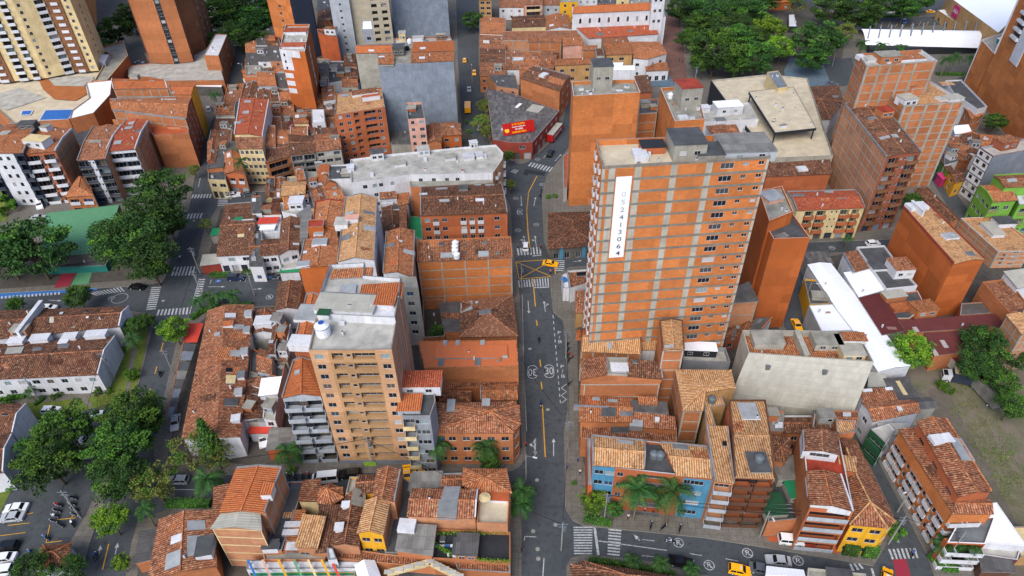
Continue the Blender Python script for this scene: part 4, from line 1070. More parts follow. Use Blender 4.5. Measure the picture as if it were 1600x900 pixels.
def pool(tile,pts,z,label):
 P=[U(x,y,z)for x,y in T(tile,pts)];c=sum(P,Vector((0,0,0)))/len(P);r=empty('swimming_pool',c,0,label,'pool');m=MB();Q=[p-c for p in P]
 for a,b in zip(Q,Q[1:]+Q[:1]):m.bar(a,b,.35,.12,'white')
 m.build('pool_edge',r);m=MB();m.poly([(p.x,p.y,.02)for p in reversed(Q)],'pool');m.build('water',r)
pool('00',[(285,688),(465,684),(430,745),(245,752)],8.35,'L-shaped blue tiled swimming pool on the podium terrace')
pool('00',[(140,692),(205,690),(190,718),(128,720)],8.35,'small square blue paddling pool left of the long pool')
bld('pool_wing','orange brick wing with a bright white sheet roof beside the pool terrace','building','00',[(535,515),(700,498),(690,590),(585,705),(435,742),(450,690),(560,610)],11,'flat:sheet_white','brick',par=.3,wm={})
bld('wedge_building','orange wedge-shaped block with a pale roof right of the cream tower','building','00',[(605,300),(770,258),(800,345),(660,510),(590,500),(690,335)],10,'flat:deck','orange_render',rimm='cream')
bld('gatehouse','small block with a flat white roof tucked at the foot of the cream tower','building','00',[(625,338),(685,338),(655,392),(603,390)],11,'flat:sheet_white','grey_white',z0=9,par=.2)
bld('orange_tower','orange tower with rounded corner rising behind the cream tower','tower','',[(112,0),(150,0),(152,38),(146,47),(135,48),(120,42)],50,'flat:deck','brick_vivid',base=True)
r=bld('brown_tower','very tall orange and brown brick tower leaning out of the top of the picture','tower','00',[(985,300),(1290,220),(1342,225),(1290,300),(1215,340),(1210,385),(1125,395),(1090,398),(1000,398),(945,392),(915,330)],70,'flat:deck','brick',base=True,z0=6,wm={2:'brick_dark',3:'brick_dark',1:'brick_red',6:'black_paint',4:'brick_dark'},fac=[(2,22,'w30:1 w70:1',{'zb':6}),(6,24,'w50:1.6',{'zb':6,'st':'white'}),(8,1,'',{})][:2])
bld('tower_podium','long concrete podium roof at the foot of the brown brick tower','podium','00',[(900,330),(1345,300),(1368,385),(1400,500),(1050,505),(950,400),(800,415),(790,370)][0:1]+[(1345,300),(1368,385),(1400,500),(1045,505),(940,480),(800,475),(800,410),(940,395)],6,'flat:deck_light','brick',par=.3)
bld('podium_annex','brick annex with a white flat roof on the right of the brown tower foot','building','00',[(1345,212),(1420,215),(1365,348),(1272,345)],12,'flat:white','brick',par=.3,wm={1:'brick_dark'},fac=[(1,3,'w30 w70')])
bld('carport','white flat canopy along the front edge of the concrete podium','canopy','00',[(1060,515),(1398,503),(1385,545),(1215,540)],4,'flat:sheet_white','concrete_dark',par=.15)
bld(A_,'brick apartment block with twin new orange roofs and a yellow corner','apartment block','00',[(700,495),(1030,497),(1045,552),(710,556)],17,'gu:tile_new','brick',grid=[(2,6,6)],rim=(1,3),rimm='white',rise=.8,sky=[(.25,.3,1.5,.8),(.75,.35,2,1.2)],rooms=[(.45,-.05,3,2,1.5,'concrete','deck')])
bld(A_,'orange-roofed end wing with a yellow gable strip facing the street','apartment block','00',[(1055,530),(1222,528),(1192,592),(1072,590)],17,'gu:tile_new','brick',wm={1:'yellow_paint'},fac=[(1,6,'w50:1')],rim=(3,),rise=.6,sky=[(.1,.9,1.5,1.2)])
bld(A_,'brick block under a long weathered roof with a street face of white windows','apartment block','00',[(690,622),(1195,603),(1160,745),(705,690)],16,'gu:tile_orange','brick',wm={1:'brick_red'},fac=[(1,6,'w20:1.3 w50:1.3 w80:1.3')],grid=[(2,6,6)],rimm='coping',rim=(0,2),rise=1,sky=[(.37,.25,1.6,.7,'white'),(.75,.2,4.5,.7,'white'),(.05,.3,1.4,1)])
bld(A_,'lower brick block with planted terrace in front of the long weathered roof','apartment block','00',[(700,745),(1165,745),(1180,835),(960,845),(880,770)],12.5,'flat:terracotta','brick',wm={1:'brick_red'},fac=[(1,4,'w25 w75')],rimm='coping',rooms=[(.8,.5,5,2.5,1,'brick_light','tile_red')])
bld(A_,'plain brick block with red tile roof and two grey skylights behind the street trees','apartment block','00',[(790,752),(930,757),(870,900),(700,900)],15,'gv:tile_red','brick',grid=[(1,5,6)],rim=(1,3),sky=[(.4,.2,3,2,'panel'),(.5,.75,2.4,2.2,'panel_dark')],rise=.7)
bld(A_,'brick block with dull tile roof left of the red-roofed block','apartment block','00',[(610,795),(740,785),(690,905),(560,905)],14.5,'gv:tile_mid','brick',grid=[(2,4,5)],rise=.6,sky=[(.5,.3,3,2,'tile_light')])
bld(A_,'low brick blocks with concrete bands under the pool terrace wall','apartment block','00',[(395,790),(560,775),(600,800),(540,900),(440,900)],6,'flat:deck_dark','brick',grid=[(2,3,2)])
bld(A_,'black and white apartment block at the left edge with rusty tile roof','apartment block','',[(14,194),(62,192),(36,239),(-32,240)],18.4,'gu:tile_orange','white',wm={2:'white',1:'black_paint'},zones={2:[(0,.22,'navy'),(.76,1,'navy')]},fac=[(2,6,'b8:2.4 w42:1 w60:1 b90:2.4',{'bs':'navy','st':'dark'})],rim=(0,1),rise=.9,sky=[(.25,.45,3,5,'deck_light')],rooms=[(.8,.2,5,3,1.8,'concrete_dark','deck_dark')])
bld(A_,'orange apartment block with curved white balconies and a white penthouse','apartment block','',[(60,197),(112,202),(86,236),(37,241)],17.5,'gu:tile_orange','orange_render',wm={1:'brick_light'},grid=[(1,4,6)],fac=[(2,6,'b25:3.4 s50:.7 b76:3',{'bs':'white','bd':1.1})],rim=(1,3),rimm='white',rooms=[(.4,.75,7,4,2.4,'white','cream'),(.35,.15,2.6,2.6,1.6,'white','deck')],rise=.6)
bld('house','single-storey house with a small orange gable roof between two tall fronts','house','01',[(490,205),(545,205),(582,322),(412,330)],6.5,'hip:tile_orange','white',fac=[(2,2,'d25:2.6 d75:2.6')],rise=1.4,wm={2:'brick'})
bld(A_,'apartment block with black balconies and a white striped stair tower','apartment block','',[(146,198),(187,198),(165,248),(121,251)],15.5,'gu:tile_mid','black_paint',wm={1:'brick_light',2:'navy'},zones={2:[(.35,.57,'white')]},fac=[(2,6,'b18:3.2 s40:.5 s52:.5 b84:3',{'bs':'grey'})],rim=(1,3),rise=.7,sky=[(.4,.5,4,3,'deck')])
bld(A_,'white apartment block with awnings over its top balconies and a red tile roof','apartment block','',[(190,196),(231,190),(211,233),(165,237)],15.5,'gu:tile_red','white',wm={1:'brick_light'},grid=[(1,5,6)],fac=[(2,5,'b28:4.2 b75:4.2',{'bs':'white'})],rim=(1,3),rimm='white',sky=[(.4,.2,2.5,2.2),(.3,.75,2.2,2)],rise=.7)
r=bld('sports_hall','open sports hall with a large green curved sheet roof between the big ficus trees','sports hall','01',[(290,430),(745,378),(690,560),(600,680),(240,720)],5,'flat:sheet_green','concrete_dark',par=.05,rimm='sheet_green')
bld('sports_stand','dark banner-sided stand with a teal strip under the green roof','stand','01',[(240,715),(690,690),(660,760),(250,775)],2.4,'flat:deck_dark','teal',par=.1)
# --- top middle
bld('orange_navy_tower','tall tower with one bright orange face and one navy blue face','tower','10',[(270,270),(400,262),(408,350),(292,385),(150,350)],62,'flat:deck','navy',base=True,wm={3:'brick_vivid'},fac=[(3,20,'w50:1.4')])
r=bld('slim_orange_tower','slim free-standing orange tower with a white top and red tiled roof','tower','10',[(185,152),(335,150),(305,322),(145,306)],(3,232,752),'flat:deck_light','orange_paint',par=.8,rimm='coping_white',fac=[(2,1,'',{})][:0],rooms=[(.5,.28,8.5,4.2,1.2,'white','tile_red'),(.5,.8,8.5,4,.8,'white','tile_red')])
m=MB();b_=r.location
def face_pt(P,i,u,z,o=.04):
 A,B=P[(i+1)%len(P)],P[i];d=(B-A).normalized();n_=Vector((d.y,-d.x));q=A.lerp(B,u)+n_*o;return(q.x,q.y,z)
def panel(r,pts,i,u0,u1,z0,z1,mat,name='painted_panel',o=.04):
 m=MB();A,B=Vector(pts[(i+1)%len(pts)]),Vector(pts[i]);L=(B-A).length
 q=[face_pt(pts,i,u0,z0,o),face_pt(pts,i,u1,z0,o),face_pt(pts,i,u1,z1,o),face_pt(pts,i,u0,z1,o)];m.face(q,mat);
 for a_,b2 in((0,1),(1,2),(2,3),(3,0)):
  A2,B2=Vector(q[a_]),Vector(q[b2]);dn=Vector((A.y-B.y,B.x-A.x))/L*(o+.02);m.face([A2,A2+Vector((dn.x,dn.y,0)),B2+Vector((dn.x,dn.y,0)),B2],mat)
 return m.build(name,r)
def local(r,tile,pts,h,base=False):
 px=T(tile,pts);
 if isinstance(h,tuple):h=hof(px[h[0]],T(tile,[h[1:]])[0])
 return[Vector((p.x-r.location.x,p.y-r.location.y))for p in(U(x,y,h)for x,y in px)],h
P,H=local(r,'10',[(185,152),(335,150),(305,322),(145,306)],(3,232,752))
panel(r,P,2,0,.42,H-7.5,H-.1,'white');panel(r,P,2,.42,.78,H-2.6,H-.1,'white')
for k in range(3):panel(r,P,2,.02,.34,H-13+k*-2.9+2.5,H-13-k*2.9+4.3,'white','window_shutter')
for k in range(6):panel(r,P,1,.42,.52,H-3-k*2.6-1.9,H-3-k*2.6,'white','window_shutter')
for k in range(3):
 f,pn=win_mesh(1,.9,'dark');q=face_pt(P,2,.18,H-2.4-k*2.4,.06);wo=link('window',f,r,loc=q);link('pane',pn,wo)
bld('grey_beige_tower','grey and white slab tower with one column of small windows','tower','10',[(500,250),(620,240),(640,372),(525,376)],62,'flat:deck','grey_white',base=True,fac=[(2,22,'s50:.9',{'st':'dark'})])
bld('beige_tower','beige tower with paired dark balconies and a white edge strip','tower','10',[(640,240),(860,230),(872,345),(642,360)],62,'flat:deck','beige',base=True,wm={1:'white'},fac=[(2,21,'l60:2.4 l86:2.4',{'st':'dark'})],grid=[(2,[.0,.46],21,'concrete_light',.2)])
bld('blank_wall_building','tall building showing a blank blue-grey rendered wall at the top of the picture','building','10',[(870,150),(1200,140),(1216,262),(880,290)],42,'flat:deck','blue_grey',base=True,wm={1:'cream'})
r=bld('blue_grey_building','broad building with a huge blank blue-grey wall and orange tile roofs around a lift tower','apartment block','10',[(622,280),(1236,255),(1235,385),(970,398),(862,400),(765,404),(758,336),(624,336)],27,'flat:deck','blue_grey',par=.5,wm={1:'cream',6:'concrete',5:'blue_grey',7:'concrete'},rooms=[(.46,.5,4,4.5,2.8,'concrete_dark','deck_dark')],fac=[(5,8,'s35:.8')])
bld('','','','10',[(628,286),(858,282),(862,330),(630,332)],27.2,'gu:tile_new','concrete',root=r,z0=26.4,rise=.8,sky=[(.4,.85,2,1.2,'white')])
bld('','','','10',[(766,345),(858,340),(860,400),(772,400)],27.2,'mf:tile_orange','concrete',root=r,z0=26.4,rise=.6,sky=[(.2,.25,2,1,'white')])
bld('','','','10',[(988,265),(1232,260),(1234,318),(975,325)],27.2,'mf:tile_new','concrete',root=r,z0=26.4,rise=.7,sky=[(.25,.7,2,1.5,'white'),(.3,-.1,2,.8)])
bld('','','','10',[(975,332),(1234,325),(1232,380),(972,392)],27.2,'mf:tile_orange','concrete',root=r,z0=26.4,rise=.7,sky=[(.25,.6,2,1.5,'white')])
P0=U(*T('10',[(960,265)])[0],27);tank(P0.x,P0.y,26.6,'white','white water tank behind the lift tower of the blue-grey walled building')
P0=U(*T('10',[(945,305)])[0],27);tank(P0.x,P0.y,26.6,'black','dark water tank beside the lift tower of the blue-grey walled building')
bld('service_block','small white and grey stair block on a lower roof in front of the beige tower','building','10',[(662,130),(722,128),(730,182),(660,184)],29,'flat:sheet_white','grey_paint',par=.2,z0=24,fac=[(2,1,'w55:1.6',{'zb':24})])
bld('roof_block','pale low rooftop block with a brick box below the blank blue-grey wall','building','10',[(862,238),(1215,225),(1225,252),(870,270)],25,'flat:deck_light','brick',rooms=[(.15,.2,2.5,3,3,'cream','deck_light'),(.42,.4,4,2,1.4,'white','deck_light'),(.82,.4,3.4,2,2,'brick_dark','deck')])
bld(A_,'orange apartment block with a terracotta roof, dark recesses and a white balcony bay','apartment block','10',[(498,585),(785,545),(806,668),(490,718)],(3,560,1012),'flat:tile_light','orange_render',par=.5,rimm='coping',fac=[(2,7,'w10:1.2 w26:1.3 l42:1.6 l69:4 w88:1.2',{'st':'white'})],sky=[(.62,.12,9,4.5,'tile_mid',.7),(.2,.1,3,2,'panel')],rooms=[(.75,.5,6,1.2,1.6,'white','terracotta')])
bld('pink_block','narrow pale pink apartment block with an open grey top floor against the blue-grey wall','apartment block','10',[(935,640),(1035,635),(1056,738),(950,745)],18,'flat:deck_dark','pink',wm={3:'grey_paint'},par=.9,fac=[(2,7,'w25:1.1 w78:1.6')],rooms=[(.3,.3,3,3,.8,'terracotta','deck')])
bld('corner_house','low orange corner building with a rounded tile roof by the street north','building','10',[(1150,772),(1230,762),(1276,775),(1282,842),(1160,850)],9,'fan:tile_mid','orange_paint',fac=[(3,3,'w25:1.4 w75:1.4')],sky=[(.6,.55,1.2,.6,'white')],rise=1.)
bld('house','brown tiled house squeezed left of the rounded corner roof','house','10',[(1065,790),(1150,780),(1158,890),(1075,895)],9,'gv:tile_mid','brick')
bld('courtyard_shed','dark sunken sheet roof at the base of the blue-grey wall','shed','10',[(830,825),(955,820),(970,900),(842,900)],4,'mf:sheet_dark','concrete',rise=.4)
bld('brick_house','salmon painted house wall with a small white gabled dormer left of the grey and white tower','house','10',[(378,185),(500,182),(520,300),(392,300)][:4],16,'flat:tile_mid','orange_render',rooms=[(.6,.3,5,3.5,2.2,'white','tile_mid')],wm={2:'terracotta'})if False else bld('salmon_building','blank salmon walled building with a white dormer beside the navy tower face','building','10',[(380,180),(495,185),(508,235),(390,205)],14,'flat:tile_old','terracotta',rooms=[(.75,.5,5,3,2.6,'white','tile_mid')])
bld('grey_shed','grey rooftop terrace house crowded with laundry between slim tower and grey block','house','10',[(455,380),(570,380),(560,500),(450,520)],7,'flat:deck_dark','white',rooms=[(.25,.4,4,3,2,'white','sheet_grey'),(.7,.7,3,2,1.2,'brick','deck')])
patch('beside the foot of the slim orange tower','10',[(380,360),(460,360),(450,560),(420,560)],1,3,(6,9),'mix',seed=4)
patch('between the slim tower and the grey wall','10',[(560,350),(625,350),(640,560),(540,560)],1,3,(6,9),'tile',seed=5)
patch('behind the navy tower','10',[(385,0),(470,0),(500,180),(385,180)],1,3,(7,10),'old',seed=6)
patch('left of the slim orange tower','10',[(-70,170),(120,165),(225,560),(-60,560)],3,5,(5,8.5),'mix',seed=7)
patch('below the slim orange tower','10',[(-60,560),(225,560),(250,800),(-40,800)],4,3,(5,8),'tile',seed=8)
patch('in front of the slim orange tower','10',[(225,640),(490,560),(520,800),(245,800)],3,3,(4.5,8),'tile',seed=9)
patch('north of the old balcony terrace','10',[(20,800),(520,800),(530,930),(20,930)],5,1,(8,10),'tile',seed=10)
bld('red_roof_shed','shed with a dark red sheet roof in front of the slim orange tower','shed','10',[(205,758),(345,770),(352,822),(200,832)],6.5,'mf:sheet_maroon','white',rise=.5,sky=[(.6,-.2,4,1.5,'deck')])
bld('white_roof_room','white flat-roofed rooftop box right of the slim orange tower base','building','10',[(345,685),(425,682),(432,762),(350,772)],9,'flat:white','white',par=.2,fac=[(2,3,'w50:1.4')])
patch('along the left road north of the striped block','00',[(1430,540),(1640,520),(1600,640),(1400,640)],2,1,(5,7),'tile',seed=11)
bld(A_,'cream walled apartment block with a red tile roof and three skylights beside the left road','apartment block','00',[(1500,620),(1680,625),(1640,850),(1465,840)],13,'gv:tile_red','cream',wm={1:'white'},rim=(1,3),rimm='white',fac=[(2,5,'w20:1.2 w50:1.2 w80:1.2')],sky=[(.3,.1,2.4,2,'panel'),(.3,.42,2.4,2,'panel'),(.05,.7,2.6,1.6,'panel')],rise=.5)
patch('left of the cream roadside block','00',[(1370,640),(1480,640),(1440,900),(1300,900)],1,3,(5,8),'old',seed=12)
patch('at the far end of the left road','00',[(1560,170),(1950,170),(1900,520),(1520,500)],4,4,(4,6),'mid',seed=13)
bld('awning_house','house with a bright orange tile roof at the bend of the left road','house','00',[(1510,440),(1640,440),(1640,530),(1545,530)],5.5,'gu:tile_new','white',rise=.8)
# --- west middle: tile 01 right and tile 11 left
bld('corner_shop_house','corner house with cream upper floor and blue shop shutters facing the crossing','house','01',[(1300,130),(1405,120),(1410,225),(1300,220)],7,'flat:deck_dark','cream',wm={2:'cream'},fac=[(2,2,'w25 w75:2',{'shop':3})],rooms=[(.5,.3,5,3,1.5,'brick','sheet_dark')])
bld('orange_house','small orange brick house with black railed windows next to the corner shop','house','01',[(1405,60),(1490,60),(1535,190),(1410,185)],7.5,'gv:tile_orange','orange_render',fac=[(2,2,'d28:1.6 d72:1.6',{'shop':2})],sky=[(.3,.2,1.5,3,'white')])
bld(A_,'cream apartment block with many small windows behind the palm on the left road','apartment block','01',[(1470,-40),(1640,-40),(1640,30),(1490,30)],13,'mf:tile_mid','cream',fac=[(2,5,'w12:1 w32:1 w52:1.1 w72:1 w90:1')],rise=.5)
patch('along the left road above the corner shop','01',[(1300,-10),(1480,-10),(1410,120),(1300,120)],2,1,(6,8),'old',seed=14)
r=bld(A_,'long old grey apartment terrace with open concrete balconies and brown tile roofs','apartment block','11',[(-80,-40),(100,-40),(110,75),(-90,80)],8,'gu:tile_old','concrete',fac=[(2,3,'b25:2.5 b75:2.5',{'bs':'brick'})],rise=.6)if False else None
bld(A_,'brick balcony block with sagging brown tiles, left end of the old terrace','apartment block','11',[(50,-30),(200,-20),(215,75),(60,120)],8.5,'gu:tile_old','brick',fac=[(2,3,'b50:6.5',{'bs':'brown'})],rise=.6)
bld(A_,'grey balcony block with a wide curved brown roof in the middle of the old terrace','apartment block','11',[(205,-60),(365,-45),(368,55),(215,72)],10,'gu:tile_old','concrete',fac=[(2,4,'b25:3.4 b75:3.4',{'bs':'grey'})],rise=.8)
bld(A_,'grey rendered block with blue and brown windows at the right end of the old terrace','apartment block','11',[(368,-60),(520,-60),(530,30),(370,50)],10,'gu:tile_mid','concrete_light',fac=[(2,4,'w20:2 w50:2 w82:2')],rise=.8)
r=bld(A_,'white apartment building with a long bent grey flat roof full of vents','apartment block','11',[(590,95),(845,62),(1060,42),(1300,18),(1500,4),(1546,55),(1540,95),(1480,180),(1290,186),(960,192),(870,208),(593,243)],13,'flat:deck_light','white',par=.6,rimm='coping_white',wm={5:'brick_tan',6:'brick_tan'},fac=[(10,4,'w30:1.3 w52:1.2 w66:1.2 w92:1.1'),(8,4,'w20:1.2 w45:1.2 w70:1.2 w90:1.2'),(5,4,'b50:2',{'bs':'white'}),(6,4,'b40:2.5',{'bs':'white'})],rooms=[(.17,.28,4,3.4,2.4,'white','sheet_dark'),(.47,.18,3.6,3,2,'white','deck_light'),(.33,.5,3.4,2.4,1,'white','concrete'),(.65,.35,3.4,2.8,1.1,'white','concrete'),(.77,.35,3.4,3,1.3,'white','coping_white'),(.84,.3,2.2,3,1.,'white','coping_white'),(.02,.6,2,2.6,1.2,'white','white'),(.8,0.02,2.4,2,2,'white','white')],sky=[(.17,.78,1,1.6,'white',.8),(.49,.38,.9,1.4,'white',.9),(.5,.66,.6,.6,'roof_red',.6),(.74,.72,.7,.9,'roof_red',.6),(.88,.32,.7,1.6,'white',.7),(.7,.45,.5,.5,'white',.6)])
bld('brick_annex','plain orange brick wing with concrete frame in front of the white grey-roofed building','building','11',[(960,222),(1480,182),(1482,240),(1035,268),(965,268)],11,'flat:deck','brick_vivid',par=.3,grid=[(2,[.0,.62,.9],3)],wm={3:'brick'})
bld(A_,'orange apartment block with a long brown tile roof and white window boxes','apartment block','11',[(1035,272),(1535,250),(1570,430),(1030,448)],12,'gu:tile_old','orange_render',wm={1:'orange_render'},fac=[(2,4,'w7:1.5 p17:1.5 w27:1.4 p49:1.5 p59:1.3 p69:1.5 w88:1.5')],rim=(1,3),rise=1.1,sky=[(.25,.12,3.4,1.2,'panel'),(.03,.35,2.2,1.4),(.28,.62,2.8,1),(.7,.64,2.4,1.2),(.7,.02,2,.8),(.85,.05,2.6,.8)],rooms=[(.52,.22,2.4,2,1.1,'coping','sheet_dark')])
r=bld('commercial_building','large brick building with concrete frame grid and four white tanks in a roof well','building','11',[(1015,612),(1590,585),(1600,708),(1008,735)],14,'mf:tile_mid','brick_vivid',grid=[(2,4,5,'concrete')],rim=(0,1,3),rimm='brick',rise=.9,sky=[(.25,.2,1.4,1,'deck_dark'),(.31,.78,3,1.8,'panel'),(.7,.8,2.6,2,'panel'),(.72,.25,1.3,.8,'panel_dark'),(.85,.78,1,.8,'panel_dark'),(.5,.3,.7,.7,'deck_dark'),(.5,.7,.7,.7,'deck_dark')])
for k,(x,y)in enumerate(((1246,622),(1244,644),(1244,668),(1254,695))):
 p=U(*T('11',[(x,y)])[0],15.4);tank(p.x,p.y,14.55,'white','%s of the four white tanks in the roof well, counted from the back'%ORD[k],'four white tanks in a row')
bld('white_house','small white house with a brown tile roof behind the narrow white wall','house','11',[(775,305),(870,300),(880,335),(780,345)],9,'mf:tile_mid','white',rise=.4,fac=[(2,3,'w50:1.6')])
bld('roof_terrace_house','grey and white stepped house with a small window right of the white canopy','house','11',[(880,315),(955,305),(950,370),(890,385)],8,'mf:tile_orange','grey_white',fac=[(2,2,'w50:1.3')],rise=.4)
bld('house','low house with brown tile roof and white canopy between the long gables','house','11',[(785,360),(905,350),(920,540),(800,560)],6.5,'gv:tile_old','brick',sky=[(.3,.15,3.4,1.8,'white',.9),(.8,.3,2.5,2.4,'deck_dark',.6)],rise=.6)
bld('tall_house','narrow brick house with sloping wall left of the green tarp','house','11',[(905,395),(940,380),(935,530),(900,545)],9,'mr:tile_mid','brick',rise=.6)
bld('green_tarp_roof','courtyard covered by a green sheet between the brick blocks','canopy','11',[(965,450),(1030,455),(1045,600),(935,560)],5,'flat:tarp_green','concrete',par=.05)
bld(A_,'long building under a peach tile gable with a tall white side wall','apartment block','11',[(560,338),(757,335),(738,722),(510,735)],20,'gv:tile_light','white',wm={1:'white'},rim=(0,1,3),rise=1.1,sky=[(.2,.3,2.2,1.2,'panel'),(.78,.3,2.6,1.2,'panel_dark'),(.85,.55,3,2,'panel'),(.15,.68,2.5,2,'panel_dark')],rooms=[(.03,.48,3.2,3.2,1.6,'white','deck_light'),(.33,.45,3.2,1.8,1.4,'white','pink')])
bld('brick_block','orange block with a bright tile gable left of the long peach roof','building','11',[(372,365),(552,362),(512,520),(356,522)],19,'gv:tile_orange','brick_vivid',rim=(0,3),rise=.7,rimm='red_paint',grid=())
bld('','','','11',[(325,472),(428,470),(418,515),(320,520)],20.5,'flat:roof_red','roof_red',par=.2,root=r,z0=14)if False else bld('red_tank_house','small dark red roof box at the corner of the bright tile gable','roof room','11',[(325,472),(428,470),(420,515),(320,520)],20.5,'flat:roof_red','orange_paint',par=.2)
bld('brick_block','lower orange block with three pale roof hatches and a blank orange front','building','11',[(305,600),(510,588),(500,768),(268,772)],19,'gv:tile_orange','orange_paint',rise=.6,rim=(3,),rimm='coping',sky=[(.5,.22,3.6,2.6,'panel',.5),(.1,.5,1,1,'white'),(.12,.93,3.2,2,'panel',.5)])
bld('link_roof','orange tile roof strip joining the two orange blocks with a pale hatch','building','11',[(425,515),(512,515),(505,590),(370,595),(365,560)],18.6,'flat:tile_orange','orange_paint',par=.1,sky=[(.2,.5,2.4,2.6,'panel',.5)])
bld(A_,'building under a mottled orange gable right of the tall white wall','apartment block','11',[(815,550),(992,545),(980,830),(795,805)],17,'gv:tile_orange','brick',wm={1:'brick_light',2:'white'},rim=(1,3),rise=1.,sky=[(.15,.38,3,1.2,'panel_dark'),(.85,.52,2.8,1.4,'panel'),(.55,.32,.8,.6,'white')])
patch('behind the long peach gable','11',[(185,170),(420,150),(560,330),(360,420),(180,420)][:2]+[(560,350),(180,420)],4,3,(6,10),'mix',seed=15)
bld('terrace_house','grey slab-roofed terrace house left of the white grey-roofed building','house','11',[(455,130),(585,125),(590,215),(450,220)],10.5,'flat:deck_dark','white',rooms=[(.85,.6,3,3,1,'deck','deck_light')])
bld('orange_roof_house','house with a vivid orange tile roof beside the grey slab terrace','house','11',[(400,132),(455,130),(445,230),(380,240)],10,'mf:tile_new','white',rise=.8)
bld('peach_roof_house','house with a broad peach tile roof and yellow wall near the side street','house','11',[(175,235),(312,240),(305,310),(160,325)],9,'gu:tile_light','yellow_paint',rise=.6,fac=[(2,3,'w40 w80')])
patch('between the side street and the orange blocks','11',[(60,200),(180,200),(170,340),(60,340)],2,2,(4,6),'old',seed=16)
bld('grey_alley_roof','long grey sheet roof running beside the orange blocks','shed','11',[(285,430),(350,425),(310,600),(275,610)],9,'mr:sheet_grey','concrete',rise=.4)
bld('white_terrace_house','white stepped house with roof columns beside the grey alley roof','house','11',[(150,365),(250,360),(340,380),(250,440),(160,420)],8.5,'flat:deck_light','white',rooms=[(.6,.3,4,4,2.4,'white','white')])
bld('restaurant_house','white house with brown tiles and red and yellow shopfront at the road corner','house','01',[(1415,380),(1600,365),(1590,690),(1360,700)],5.6,'gu:tile_old','white',fac=[(2,2,'w35:1.8 w75:2',{'shop':4})],rim=(0,),sky=[(.5,.38,2.6,1.8,'tarp_green'),(.8,.42,3.4,.6,'white'),(.62,.7,1.8,1.4,'cream')],rise=1.2)
bld('shop_awning','pale striped awning over the corner restaurant','awning','01',[(1270,695),(1370,690),(1385,745),(1255,760)],3,'mf:sheet_light','red_paint',rise=.4)
bld('green_canopy','small teal canopy at the side of the corner restaurant','awning','01',[(1330,530),(1395,525),(1390,560),(1318,575)],3,'mf:tarp_green','concrete',rise=.3)
bld('brown_roof_house','low house with a dark brown gable behind the corner restaurant','house','01',[(1440,330),(1640,320),(1640,372),(1425,385)],4.5,'gu:tile_dark','white',rise=.8)if False else None
bld('house','house with a brown tile roof and white front, second from the restaurant corner','house','11',[(40,600),(150,595),(135,690),(30,700)],6,'gu:tile_old','white',fac=[(2,2,'w25 w70')],rise=.8)
bld('house','taller house with a brown tile ridge and a white front with a green awning','house','11',[(160,475),(275,465),(262,660),(145,695)],7,'gv:tile_old','white',fac=[(2,2,'w30 w75')],rise=.9,sky=[(.9,.3,1.4,1),(.9,.85,1.6,1,'white')])
bld('green_awning_shop','white shop with wide green awning next to the blank orange wall','shop','11',[(160,700),(262,690),(268,765),(158,775)],4,'flat:deck_light','white',fac=[(2,1,'',{'shop':2})])
r=bld('green_awning','wide green street awning in front of the white shop','awning','11',[(163,772),(268,765),(268,798),(150,805)],2.9,'mf:tarp_green','white',rise=.5)
bld('house','white roofed house with a red courtyard roof above the brown roofs','house','11',[(40,445),(160,440),(155,540),(30,550)],6.2,'flat:white','white',rooms=[(.35,.4,5.5,3,.8,'white','tarp_red'),(.35,.85,4,2,1,'white','sheet_white')])
patch('between restaurant and awning shop','11',[(-20,360),(160,350),(155,445),(-20,450)],3,1,(5,7),'old',seed=17)
patch('just right of the restaurant roof','11',[(-40,560),(40,555),(40,760),(-40,760)],1,2,(5,6),'mix',seed=18)
# === north centre and east
PT_='tile roofs along the street north'
patch('right of the street north','10',[(1400,110),(1560,120),(1560,480),(1400,480)],1,4,(6,7),'tile',seed=20,wall='brick')
patch('west of the church','20',[(-40,330),(290,330),(260,440),(-40,440)],3,1,(5.5,7),'tile',seed=21)
patch('behind the church nave','20',[(-80,-60),(380,-60),(300,30),(-80,30)],3,1,(6,9),'tile',seed=22)
patch('right behind the church nave','20',[(410,-60),(860,-60),(860,10),(410,10)],4,1,(6,9),'mix',seed=24)
patch('below the big grey roof wall','10',[(1440,475),(1620,480),(1640,560),(1500,540)],1,1,(6,6.5),'old',seed=23)
bld('flats','cream block with bands of windows at the very top, left of the yellow block','apartment block','10',[(1390,-80),(1470,-80),(1470,0),(1395,0)],13,'gu:tile_mid','tan_paint',fac=[(2,5,'w25:2 w75:2')])
bld('flats','cream balcony block at the top edge above the brown-roofed hall','apartment block','20',[(75,-30),(185,-30),(190,25),(78,30)],9,'gu:tile_mid','pink',fac=[(2,3,'b50:7',{'bs':'cream'})])
bld('flats','narrow yellow block at the top edge just left of the church','apartment block','20',[(300,-30),(412,-30),(412,10),(300,15)],12,'flat:deck','yellow_paint',fac=[(2,4,'w30:1.3 w75:1.3')])
bld('brown_roof_hall','long hall with a dark brown tile roof and pale wall beside the church','hall','20',[(0,105),(200,95),(212,165),(0,172)],6,'gu:tile_old','cream',fac=[(2,1,'w20 w60')])
bld('skylight_house','tile-roofed house with slanting glass skylights at the church corner','house','20',[(212,100),(350,95),(380,180),(216,186)],6.5,'gv:tile_orange','white',sky=[(.7,.3,2.4,1),(.75,.85,2.4,1),(.2,.8,2,2.4,'white')])
bld('long_brick_hall','long orange brick hall with a dull tile roof and framed brick side','hall','20',[(-60,195),(405,188),(420,225),(330,250),(-60,252)],8,'flat:tile_mid','brick_light',grid=[(3,6,2)],par=.2)
bld('framed_wall_house','brick house with tall concrete-framed windowless bays below the long hall','building','20',[(100,250),(305,245),(308,262),(100,262)],8,'gu:tile_mid','brick',grid=[(2,3,2)])
